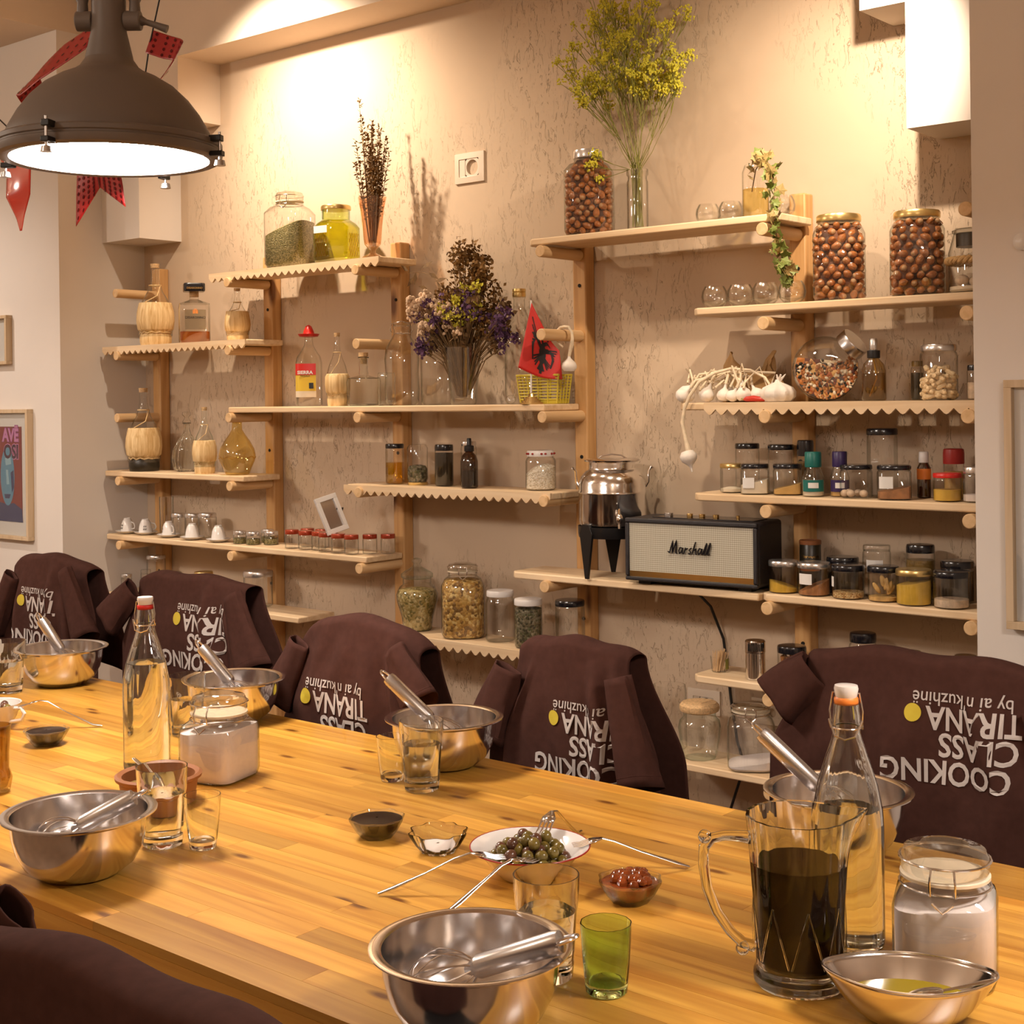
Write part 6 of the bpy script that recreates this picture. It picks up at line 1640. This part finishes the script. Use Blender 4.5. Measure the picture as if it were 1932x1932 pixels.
# ------------------------------------------------------------------ forks
def fork(label, pts, group='forks around the olive plate', roll=0.0):
    """pts: handle end ... neck, head root, tine tips"""
    P = [Vector(p) for p in pts]; o = P[0]
    t = thing('fork', label, 'fork', o, 0, group)
    L_ = [p-o for p in P]
    root, tip = L_[-2], L_[-1]
    m = MB(); k = len(L_)-1
    rs = [0.0028] + [0.0048 if i < (k-1)*0.45 else 0.0026 for i in range(1, k-1)] + [0.0030]
    m.tube(L_[:-1], rs, 10, flat=0.5); m.build('handle', M['steel'], t)
    d = (tip-root); ln = d.length; d.normalize()
    side = d.cross(Vector((0, 0, 1)))
    if side.length < 1e-3: side = Vector((1, 0, 0))
    side.normalize(); up_ = side.cross(d).normalized()
    m = MB()
    hw = 0.0105
    m.add([root-side*0.003, root+side*0.003, root+d*ln*0.28+side*hw, root+d*ln*0.46+side*hw, root+d*ln*0.46-side*hw, root+d*ln*0.28-side*hw], [(0, 1, 2, 3, 4, 5)])
    m.build('head', M['steel'], t, solid=0.0016)
    for s_ in (-1.5, -0.5, 0.5, 1.5):
        q = root+d*ln*0.43+side*(s_*0.0060)
        m = MB(); m.tube([q, q+d*ln*0.3-up_*0.002, q+d*ln*0.57], [0.0016, 0.0014, 0.0006], 6); m.build('tine', M['steel'], t)
    return t
PL = (-1.274, 1.545)
fork('fork with its handle pointing to the front left', [(-1.386, 1.352, 0.7535), (-1.372, 1.370, 0.760), (-1.345, 1.404, 0.776), (-1.320, 1.435, 0.793), (-1.306, 1.452, 0.799), (-1.276, 1.492, 0.790)])
fork('fork with its handle pointing at the front bowl', [(-1.262, 1.352, 0.7535), (-1.258, 1.376, 0.762), (-1.250, 1.418, 0.782), (-1.244, 1.446, 0.796), (-1.240, 1.462, 0.800), (-1.232, 1.505, 0.793)])
fork('fork with its handle pointing towards the pitcher', [(-1.110, 1.706, 0.7535), (-1.124, 1.692, 0.760), (-1.160, 1.655, 0.779), (-1.186, 1.628, 0.795), (-1.198, 1.616, 0.800), (-1.228, 1.585, 0.792)])
fork('fork standing in the olives with its handle at the back', [(-1.335, 1.745, 0.7535), (-1.330, 1.725, 0.757), (-1.314, 1.675, 0.792), (-1.306, 1.648, 0.812), (-1.302, 1.632, 0.816), (-1.286, 1.585, 0.796)])
fork('fork lying over the rim of the handled cup', [(-2.568, 1.704, 0.7535), (-2.580, 1.690, 0.756), (-2.615, 1.650, 0.785), (-2.640, 1.622, 0.809), (-2.652, 1.612, 0.811), (-2.688, 1.586, 0.800)], 'forks around the handled cup')
fork('fork at the left frame edge in the handled cup', [(-2.815, 1.455, 0.812), (-2.805, 1.463, 0.814), (-2.785, 1.482, 0.814), (-2.765, 1.502, 0.812), (-2.757, 1.510, 0.811), (-2.728, 1.540, 0.802)], 'forks around the handled cup')

# ------------------------------------------------------------------ plate of olives
t = thing('soup_plate', 'white soup plate with thin red rim, full of olives', 'plate', (PL[0], PL[1], TZ))
MB().lathe([(0.040, 0.0), (0.044, 0.002), (0.060, 0.020), (0.072, 0.036), (0.0855, 0.0425), (0.0855, 0.0435), (0.071, 0.0385), (0.056, 0.021), (0.040, 0.006), (0.002, 0.005)], 56).build('plate_shell', M['porcelain'], t)
MB().tube([(0.0855*math.cos(2*PI*k/56), 0.0855*math.sin(2*PI*k/56), 0.0428) for k in range(56)], 0.0011, 6, closed=True).build('red_rim', M['red_cap'], t)
random.seed(77)
om = {k: MB().ball((0, 0, 0), 0.0098, 12, 9, (1, 0.86, 0.86)).mesh('olive', M[k]) for k in ('olive', 'olive_dark')}
spots = []
for ring, cnt, zz in ((0.050, 15, 0.0335), (0.032, 10, 0.0315), (0.013, 4, 0.0335), (0.040, 12, 0.0465), (0.020, 7, 0.0480), (0.010, 3, 0.0590), (0.026, 4, 0.0585)):
    for i in range(cnt):
        a = 2*PI*i/cnt + ring*40
        spots.append((ring*math.cos(a), ring*math.sin(a), zz))
for i, (dx, dy, dz) in enumerate(spots):
    k = 'olive_dark' if random.random() < 0.25 else 'olive'
    o = bpy.data.objects.new('olive', om[k]); COL.objects.link(o)
    o.location = (PL[0]+dx+random.uniform(-0.003, 0.003), PL[1]+dy+random.uniform(-0.003, 0.003), TZ+dz-0.008+random.uniform(-0.002, 0.002))
    o.rotation_euler = (random.uniform(0, 6), random.uniform(0, 6), random.uniform(0, 6))
    tag(o, 'shiny olive in the white soup plate', 'olive', 'olives in the soup plate')
# handled cup at the left edge
t = thing('handled_cup', 'white handled cup of olives at the left frame edge', 'cup', (-2.745, 1.560, TZ), R(20))
MB().lathe([(0.030, 0.0), (0.034, 0.003), (0.046, 0.025), (0.055, 0.050), (0.056, 0.053), (0.053, 0.052), (0.044, 0.026), (0.030, 0.008), (0.002, 0.006)], 40).build('cup_shell', M['porcelain'], t)
MB().tube([(0.052, 0, 0.045), (0.070, 0, 0.047), (0.078, 0, 0.036), (0.072, 0, 0.022), (0.042, 0, 0.016)], 0.0042, 10).build('handle', M['porcelain'], t)
for i in range(11):
    a = i*2.399; q = 0.012*math.sqrt(i)
    o = bpy.data.objects.new('olive', om['olive_dark' if i % 3 == 0 else 'olive']); COL.objects.link(o)
    o.location = (-2.745+q*math.cos(a), 1.560+q*math.sin(a), TZ+0.044); o.rotation_euler = (i, i*2, i*3)
    tag(o, 'shiny olive in the white handled cup', 'olive', 'olives in the handled cup')

# ------------------------------------------------------------------ little dishes
def dish(x, y, label, filling, name='glass_dish', scal=0.045, lumps=0, gl='rglass', level=0.0275):
    t = thing(name, label, 'dish', (x, y, TZ), R(15))
    sh = flute(8, scal)
    MB().lathe([(0.024, 0.0), (0.026, 0.002, 0.3), (0.034, 0.012, 0.6), (0.0425, 0.028), (0.0430, 0.031), (0.0412, 0.031), (0.033, 0.0135, 0.6), (0.023, 0.005, 0.3), (0.002, 0.0045, 0)], 48, shape=sh).build('glass_body', M[gl], t)
    if filling:
        r1 = 0.026+(level-0.005)*0.62
        MB().lathe([(0.0225, 0.0052), (0.0328, 0.0140), (r1, level), (r1*0.5, level+0.002), (0.002, level+0.0025)], 36, cap1=False).build('filling', M[filling], t)
        random.seed(int(abs(x)*1000))
        for k in range(lumps):
            a = random.uniform(0, 2*PI); q = 0.026*math.sqrt(random.random())
            MB().ball((q*math.cos(a), q*math.sin(a), level+0.004+random.uniform(0, 0.005)-q*0.1), random.uniform(0.006, 0.009), 7, 5, (1, 1.2, 0.85)).build('fruit_piece', M[filling], t)
    return t
dish(-1.576, 1.537, 'glass dish of dark jam in the middle of the table', 'dark_jam', gl='glass_heavy')
dish(-2.526, 1.548, 'glass dish of dark jam at the left near the handled cup', 'dark_jam', gl='glass_heavy')
dish(-1.103, 1.549, 'glass dish heaped with amber fruit jam', 'red_jam', lumps=34, level=0.026, gl='glass_heavy')
dish(-1.451, 1.543, 'scalloped clear dish with a little salt', None, 'salt_dish', 0.09)
MB().lathe([(0.020, 0.0055), (0.026, 0.008), (0.002, 0.0095)], 24, cap1=False).build('salt', M['sugar'], bpy.data.objects['salt_dish'])

# ------------------------------------------------------------------ glass pitcher
t = thing('glass_pitcher', 'cut glass pitcher of dark drink with a big handle', 'pitcher', (-0.797, 1.455, TZ), R(40))
hP = 0.196
def pit(u, v):
    prof = [(0.050, 0.0), (0.053, 0.004), (0.0535, 0.012), (0.050, 0.020), (0.0500, 0.030), (0.0535, 0.11), (0.0575, 0.170), (0.060, hP)]
    k = v*(len(prof)-1); i = min(int(k), len(prof)-2); w = k-i
    r = prof[i][0]*(1-w)+prof[i+1][0]*w; z = prof[i][1]*(1-w)+prof[i+1][1]*w
    a = 2*PI*u
    sp = max(0.0, math.cos(a))**14*max(0, (z-0.14)/0.056)**1.5
    f = 1+0.012*math.cos(16*a)*(1 if z > 0.11 else 0.4)
    return (r*f*math.cos(a)+0.022*sp, r*f*math.sin(a), z+0.006*sp)
def pit2(u, v):
    if v <= 0.6: return pit(u, v/0.6)
    w = 1-(v-0.6)/0.4
    p = pit(u, 0.46+0.54*w); q = math.hypot(p[0], p[1]); f = (q-0.0042)/q
    return (p[0]*f, p[1]*f, p[2]-(0.0015 if w > 0.99 else 0))
m = MB().grid(pit2, 96, 64)
nb = 97
m.f.append(tuple(range(0, 96))); m.f.append(tuple(64*nb+k for k in range(96)))
m.build('glass_body', M['rglass'], t)
MB().lathe([(0.043, 0.0240), (0.0472, 0.030), (0.0508, 0.11), (0.0522, 0.140), (0.002, 0.140)], 48, cap1=False).build('drink', M['dark_liquid'], t)
m = MB()
m.tube([(-0.055, 0, 0.168), (-0.068, 0, 0.170), (-0.085, 0, 0.171), (-0.100, 0, 0.168), (-0.109, 0, 0.158), (-0.110, 0, 0.138), (-0.106, 0, 0.110), (-0.095, 0, 0.082), (-0.080, 0, 0.060), (-0.066, 0, 0.047), (-0.052, 0, 0.042)], [0.008, 0.0065, 0.006, 0.0062, 0.0065, 0.0062, 0.006, 0.006, 0.006, 0.0065, 0.007], 12)
m.ball((-0.108, 0, 0.170), 0.008, 10, 7); m.ball((-0.066, 0, 0.040), 0.008, 10, 7)
m.build('handle', M['rglass'], t)
for k in range(8):
    a = 2*PI*k/8; m = MB()
    for s_ in (-1, 1):
        m.tube([(0.0525*math.cos(a+s_*0.36*(q/6)), 0.0525*math.sin(a+s_*0.36*(q/6)), 0.098-0.066*(q/6)) for q in range(7)], 0.0013, 6)
    m.build('cut_facet', M['rglass'], t)

# ------------------------------------------------------------------ oil boat
t = thing('oil_dish', 'boat shaped steel dish of green olive oil', 'dish', (-0.655, 1.437, TZ), R(28))
def boat(u, v, inset=0.0):
    a = 2*PI*u
    k = v
    L_ = (0.034+0.050*k**0.8)-inset; B_ = (0.026+0.031*k**0.8)-inset
    c, s_ = math.cos(a), math.sin(a)
    tipf = abs(c)**3
    return (L_*c*(1+0.10*tipf*k), B_*s_*(1-0.16*tipf*k), 0.0015+0.051*k**1.6+0.004*tipf*k**2+inset*0.6)
MB().grid(lambda u, v: boat(u, v), 72, 14).build('dish_shell', M['steel'], t, solid=0.0012)
MB().lathe([(0.026, 0.0), (0.033, 0.0010), (0.002, 0.0014)], 40, sy=0.76, cap1=False).build('base', M['steel'], t)
MB().add([(0, 0, 0.0265)] + [tuple([boat(k/48, 0.63)[0]*0.985, boat(k/48, 0.63)[1]*0.985, 0.0265]) for k in range(48)], [(0, 1+k, 1+(k+1) % 48) for k in range(48)]).build('oil', M['oil_solid'], t, smooth=False)
MB().tube([boat(k/72, 1.0) for k in range(72)], 0.0013, 6, closed=True).build('rolled_rim', M['steel'], t)
spoon('dark spoon lying in the oil dish', (-0.572, 1.467, 0.806), (-0.647, 1.425, 0.782))

# ------------------------------------------------------------------ chairs with draped shirts
def chair(x, y, ztop, label, facing=-1, hw=0.17):
    """facing -1: sitter looks towards -Y"""
    t = thing('dining_chair', label, 'chair', (x, y, 0), 0 if facing < 0 else PI, 'chairs around the table')
    def bk(u, v):
        s_ = 2*u-1
        z = 0.50+(ztop-0.502-0.50)*v - 0.03*abs(s_)**4*v
        return (s_*hw*(0.92+0.08*math.sin(PI*v)), 0.012+0.028*s_*s_*-1.0+0.04*(v-0.5), z)
    MB().grid(bk, 14, 12).build('backrest', M['chair'], t, solid=0.022)
    MB().box(-0.20, 0.20, -0.41, -0.02, 0.43, 0.455).build('seat', M['chair'], t, bevel=0.010)
    for sx in (-1, 1):
        MB().tube([(sx*0.185, -0.38, 0.43), (sx*0.20, -0.40, 0.0)], [0.015, 0.012], 10).build('leg', M['chair'], t)
        MB().tube([(sx*0.175, -0.005, 0.52), (sx*0.185, -0.02, 0.43), (sx*0.20, 0.05, 0.0)], [0.013, 0.015, 0.012], 10).build('leg', M['chair'], t)
    return t

def shirt(x, y, ztop, label, hw0, hw1, H, arc, folds, sleeves, text=None, seed=0, facing=-1, mirror=1, drop_back=0.30, tilt=0.0, collar=False, waves=0.004):
    t = thing('brown_shirt', label, 't-shirt', (x, y, 0), 0 if facing < 0 else PI, 'brown shirts draped over chair backs')
    rnd = random.Random(seed)
    ph = [rnd.uniform(0, 6.28) for _ in range(6)]
    wr = [(rnd.uniform(-14, 14), rnd.uniform(4, 16), rnd.uniform(0, 6.28), rnd.uniform(0.0006, 0.0015)) for _ in range(7)]
    def half(v):
        w = min(1.0, max(0.0, v*H/0.20))
        return hw0+(hw1-hw0)*(w*w*(3-2*w))
    def topz(s_):
        return ztop-arc*(abs(s_)**3)+tilt*s_+waves*math.sin(s_*7+ph[0])
    def front(s_, v):
        """front sheet: s_ in -1..1 across, v 0 top .. 1 hem"""
        xx = s_*half(v)
        z = topz(s_)-v*H*(1-0.04*s_*s_)
        yy = -0.030-0.022*v-0.012*math.sin(PI*min(1, v*1.2))*(1-s_*s_)
        for (fx, fw, amp, dx, v0) in folds:
            g = math.exp(-((s_-fx-dx*v)/fw)**2)
            yy -= amp*g*min(1, max(0, v-v0)*5)
        yy += 0.0035*math.sin(s_*9+ph[1]+v*5)*v+0.0025*math.sin(s_*17+ph[2]-v*9)*min(1, v*3)
        yy += 0.020*s_*s_
        for (kx, kz, kp, ka) in wr: yy += ka*math.sin(kx*s_+kz*v+kp+0.8*math.sin(kz*v*0.7+kp))*min(1, v*6)
        return Vector((xx, yy, z))
    def full(u, w):
        s_ = 2*u-1
        # w 0..0.62 front (from hem up), 0.62..0.70 over the top, 0.70..1 back
        if w < 0.62: return front(s_, 1-w/0.62)
        f0 = front(s_, 0.0)
        if w < 0.72:
            a = (w-0.62)/0.10*PI
            rr = 0.030
            return Vector((f0.x, f0.y+rr*(1-math.cos(a)), f0.z+0.016*math.sin(a)))
        v = (w-0.72)/0.28
        return Vector((s_*(half(v*0.7)), f0.y+0.060+0.03*v, f0.z-drop_back*v))
    MB().grid(full, 64, 84).build('shirt_body', M['fabric'], t, solid=0.0022)
    for (sd, x0, z0, x1, z1, w0, w1, yo) in sleeves:
        n = 26
        def sl(u, v):
            a = 2*PI*u
            xx = x0+(x1-x0)*v; zz = z0+(z1-z0)*v
            ww = w0+(w1-w0)*v; dd = 0.014+0.016*v
            dirv = Vector((x1-x0, 0, z1-z0)).normalized(); nrm = Vector((dirv.z, 0, -dirv.x))
            wob = 1+0.10*math.sin(3*a+v*4+sd)+0.06*math.sin(5*a+ph[3])
            return Vector((xx, yo-0.008*v, zz)) + nrm*(ww*wob*math.cos(a)) + Vector((0, dd*wob*math.sin(a), 0)) + dirv*(0.010*math.sin(a)*v)
        sl_o = MB().grid(sl, n, 14).build('sleeve', M['fabric'], t, solid=0.0022)
        MB().tube([sl(k/n, 0.90) for k in range(n)], 0.0016, 5, closed=True).build('hem', M['fabric'], sl_o)
    if text:
        (tx, tz, sc_) = text       # x of the left edge, z of the big dot, scale
        def drape(px, pz):
            best = None
            v = min(0.995, max(0.0, (ztop-pz)/H))
            for _ in range(3):
                s_ = max(-1, min(1, px/half(v)))
                v = min(0.995, max(0.0, (topz(s_)-pz)/(H*(1-0.04*s_*s_))))
            p = front(s_, v)
            return (px, p.y-0.0034, pz)
        # the print hangs upside down: every line is turned by half a turn and starts at the right
        for body, st, ln, cap, zc, off in (("by ai n'kuzhin\u00eb", 0.170, 0.172, 0.023, 0.037, 0.004), ('TIRANA', 0.186, 0.164, 0.039, 0.012, 0.022), ('CLASS', 0.181, 0.136, 0.039, -0.033, 0.022), ('COOKING', 0.173, 0.223, 0.039, -0.079, 0.022)):
            v, f = text_geo(body, 1.0, 'LEFT', off)
            x_0 = min(p[0] for p in v); x_1 = max(p[0] for p in v)
            kx = ln/(x_1-x_0); kz = cap/0.70
            mb = MB().add([drape(tx+sc_*(st-(p[0]-x_0)*kx), tz+sc_*(zc-p[1]*kz)) for p in v], f)
            mb.build('lettering', M['print_ink'], t, smooth=False)
        cx, cz = tx, tz
        MB().add([drape(cx, cz)] + [drape(cx+sc_*0.0155*math.cos(2*PI*k/24), cz+sc_*0.0155*math.sin(2*PI*k/24)) for k in range(24)], [(0, 1+k, 1+(k+1) % 24) for k in range(24)]).build('yellow_dot', M['yellow_ink'], t, smooth=False)
    return t

CY = 2.40
chair(-3.87, CY, 0.935, 'chair farthest left under a brown shirt')
chair(-3.17, CY, 0.925, 'second chair from the left under a brown shirt')
chair(-2.19, 2.10, 0.935, 'third chair from the left under a brown shirt')
chair(-1.69, 2.20, 0.925, 'fourth chair from the left under a brown shirt')
chair(-1.06, CY, 0.930, 'chair at the far right under a brown shirt', hw=0.21)
shirt(-3.87, CY, 0.955, 'brown printed shirt on the chair farthest left', 0.20, 0.275, 0.42, 0.040, [(0.30, 0.10, 0.034, 0.10, 0.0), (0.55, 0.12, 0.024, 0.1, 0.1), (-0.5, 0.1, 0.012, 0.1, 0)],
      [(1, 0.15, 0.935, 0.275, 0.74, 0.03, 0.052, -0.055), (-1, -0.17, 0.90, -0.26, 0.72, 0.03, 0.05, -0.04)], (-0.094, 0.827, 1.12), 1)
shirt(-3.17, CY, 0.942, 'brown printed shirt on the second chair from the left', 0.235, 0.30, 0.42, 0.020, [(0.42, 0.09, 0.036, 0.12, 0.0), (0.75, 0.10, 0.028, 0.1, 0.0), (-0.8, 0.12, 0.020, 0, 0.1)],
      [(1, 0.24, 0.925, 0.335, 0.735, 0.035, 0.062, -0.060), (-1, -0.235, 0.905, -0.345, 0.800, 0.035, 0.055, -0.035)], (-0.007, 0.841, 1.12), 2)
shirt(-2.19, 2.10, 0.953, 'brown printed shirt on the third chair from the left', 0.180, 0.235, 0.40, 0.060, [(-0.55, 0.12, 0.016, -0.1, 0.1), (0.62, 0.09, 0.024, 0.14, 0.0), (0.25, 0.14, 0.014, 0.05, 0.1)],
      [(1, 0.145, 0.92, 0.228, 0.815, 0.027, 0.046, -0.050), (-1, -0.17, 0.90, -0.235, 0.76, 0.027, 0.045, -0.03)], (-0.125, 0.790, 1.08), 3)
shirt(-1.69, 2.20, 0.942, 'brown printed shirt on the fourth chair from the left', 0.135, 0.210, 0.42, 0.026, [(-0.62, 0.05, 0.018, -0.06, 0.05), (0.52, 0.12, 0.036, -0.05, 0.02), (0.8, 0.10, 0.026, 0.02, 0.0)],
      [(1, 0.145, 0.905, 0.200, 0.705, 0.028, 0.046, -0.062), (-1, -0.140, 0.89, -0.190, 0.745, 0.032, 0.052, -0.045)], (-0.018, 0.806, 0.93), 4)
shirt(-1.06, CY, 0.950, 'brown printed shirt on the chair at the far right', 0.225, 0.30, 0.46, 0.022, [(0.0, 0.14, 0.015, -0.15, 0.05), (-0.5, 0.12, 0.018, 0.1, 0.1), (0.45, 0.10, 0.018, 0.1, 0.0), (-0.2, 0.07, 0.012, 0.1, 0.0)],
      [(-1, -0.205, 0.915, -0.285, 0.845, 0.040, 0.052, -0.020), (1, 0.22, 0.90, 0.30, 0.72, 0.03, 0.05, -0.04)], (0.003, 0.868, 1.0), 5)
chair(-1.00, 0.70, 0.918, 'near chair with its back to the camera at the bottom left', facing=1, hw=0.22)
shirt(-1.00, 0.70, 0.936, 'plain back of the brown shirt on the nearest chair', 0.265, 0.29, 0.46, 0.012, [(0.55, 0.12, 0.02, 0.1, 0.0), (-0.4, 0.2, 0.02, 0.1, 0.1)],
      [(1, 0.235, 0.950, 0.300, 0.82, 0.034, 0.05, -0.020)], None, 6, facing=1, drop_back=0.45, waves=0.004)

# ------------------------------------------------------------------ framed pictures
def framed(label, x0, x1, z0, z1, y, bar, matw, art, depth=0.03):
    t = thing('framed_picture', label, 'picture', (0, y, 0))
    for (a, b, c, d) in ((x0, x1, z0, z0+bar), (x0, x1, z1-bar, z1), (x0, x0+bar, z0+bar, z1-bar), (x1-bar, x1, z0+bar, z1-bar)):
        MB().box(a, b, -depth, 0, c, d).build('frame_bar', M['frame_wood'], t, bevel=0.001)
    MB().box(x0+bar, x1-bar, -0.010, -0.001, z0+bar, z1-bar).build('mount', M['paper'], t, smooth=False)
    if art: art(t, x0+bar+matw, x1-bar-matw, z0+bar+matw, z1-bar-matw)
    MB().box(x0+bar, x1-bar, -0.018, -0.0165, z0+bar, z1-bar).build('pane', M['glass'], t, smooth=False)
    return t
def poster(t, a, b, c, d):
    t = MB().box(a, b, -0.0118, -0.0105, c, d).build('poster_sheet', plain('poster_maroon', (0.24, 0.035, 0.04), 0.6), t, smooth=False)
    pink = plain('poster_pink', (0.62, 0.24, 0.50), 0.6); blk = plain('poster_plum', (0.05, 0.015, 0.06), 0.6); blu = plain('poster_blue', (0.10, 0.30, 0.46), 0.6); blu2 = plain('poster_light_blue', (0.30, 0.52, 0.64), 0.6); nav = plain('poster_navy', (0.025, 0.05, 0.16), 0.6)
    hh = d-c
    vi = plain('poster_violet', (0.30, 0.06, 0.28), 0.6)
    for body, z, sz, mt_ in (('AV\u00cb', d-hh*0.150, hh*0.185, pink), ('OSI', d-hh*0.330, hh*0.20, blk)):
        v, f = text_geo(body, sz, 'RIGHT', sz*0.075)
        MB().add([(b-0.022+p[0]*0.95, -0.0124, z+p[1]) for p in v], f).build('lettering_edge', pink if mt_ is blk else vi, t, smooth=False)
        v, f = text_geo(body, sz, 'RIGHT', sz*0.035)
        MB().add([(b-0.022+p[0]*0.95, -0.0130, z+p[1]) for p in v], f).build('lettering', mt_, t, smooth=False)
    cx = b-0.125
    def blob(pts, off, mt_, nm_):
        n = len(pts); qx = sum(p[0] for p in pts)/n; qz = sum(p[1] for p in pts)/n
        MB().add([(cx+qx, off, c+qz)] + [(cx+p[0], off, c+p[1]) for p in pts], [(0, 1+i, 1+(i+1) % n) for i in range(n)]).build(nm_, mt_, t, smooth=False)
    k = hh/0.33
    blob([(-0.12*k, 0.0), (0.105*k, 0.0), (0.10*k, 0.045*k), (0.05*k, 0.065*k), (0.0, 0.06*k), (-0.07*k, 0.07*k)], -0.0123, nav, 'portrait_shoulders')
    blob([(0.045*k*math.cos(q)+0.010*k, 0.155*k+0.105*k*math.sin(q)*(1 if math.sin(q) > 0 else 0.95)) for q in [2*PI*i/28 for i in range(28)]], -0.0125, blu, 'portrait_head')
    blob([(-0.005*k, 0.22*k), (0.03*k, 0.235*k), (0.035*k, 0.20*k), (0.0, 0.195*k)], -0.0128, blu2, 'portrait_brow')
    blob([(0.0, 0.18*k), (0.014*k, 0.18*k), (0.022*k, 0.13*k), (0.004*k, 0.128*k)], -0.0128, blu2, 'portrait_nose')
    blob([(-0.012*k, 0.095*k), (0.030*k, 0.095*k), (0.022*k, 0.080*k), (-0.006*k, 0.080*k)], -0.0128, nav, 'portrait_beard')
    blob([(0.030*k, 0.17*k), (0.050*k, 0.18*k), (0.052*k, 0.12*k), (0.038*k, 0.10*k)], -0.0128, nav, 'portrait_shadow')
framed('wood framed maroon poster with a blue portrait on the left pillar', -5.78, -5.345, 0.858, 1.412, 3.233, 0.016, 0.058, poster)
framed('pale framed print above the maroon poster', -5.80, -5.500, 1.605, 1.815, 3.233, 0.014, 0.03, None)
framed('pale wood framed print on the right pillar', -1.212, -0.70, 0.885, 1.458, 3.233, 0.018, 0.05, None)
t = thing('ceiling_spot', 'small round white light fitting on the right pillar', 'light fitting', (-1.172, 3.233, 1.775))
MB().lathe([(0.020, 0.0), (0.020, 0.012), (0.012, 0.018), (0.002, 0.019)], 20, mtx=Matrix.Rotation(PI/2, 4, 'X')).build('cap', M['porcelain'], t)
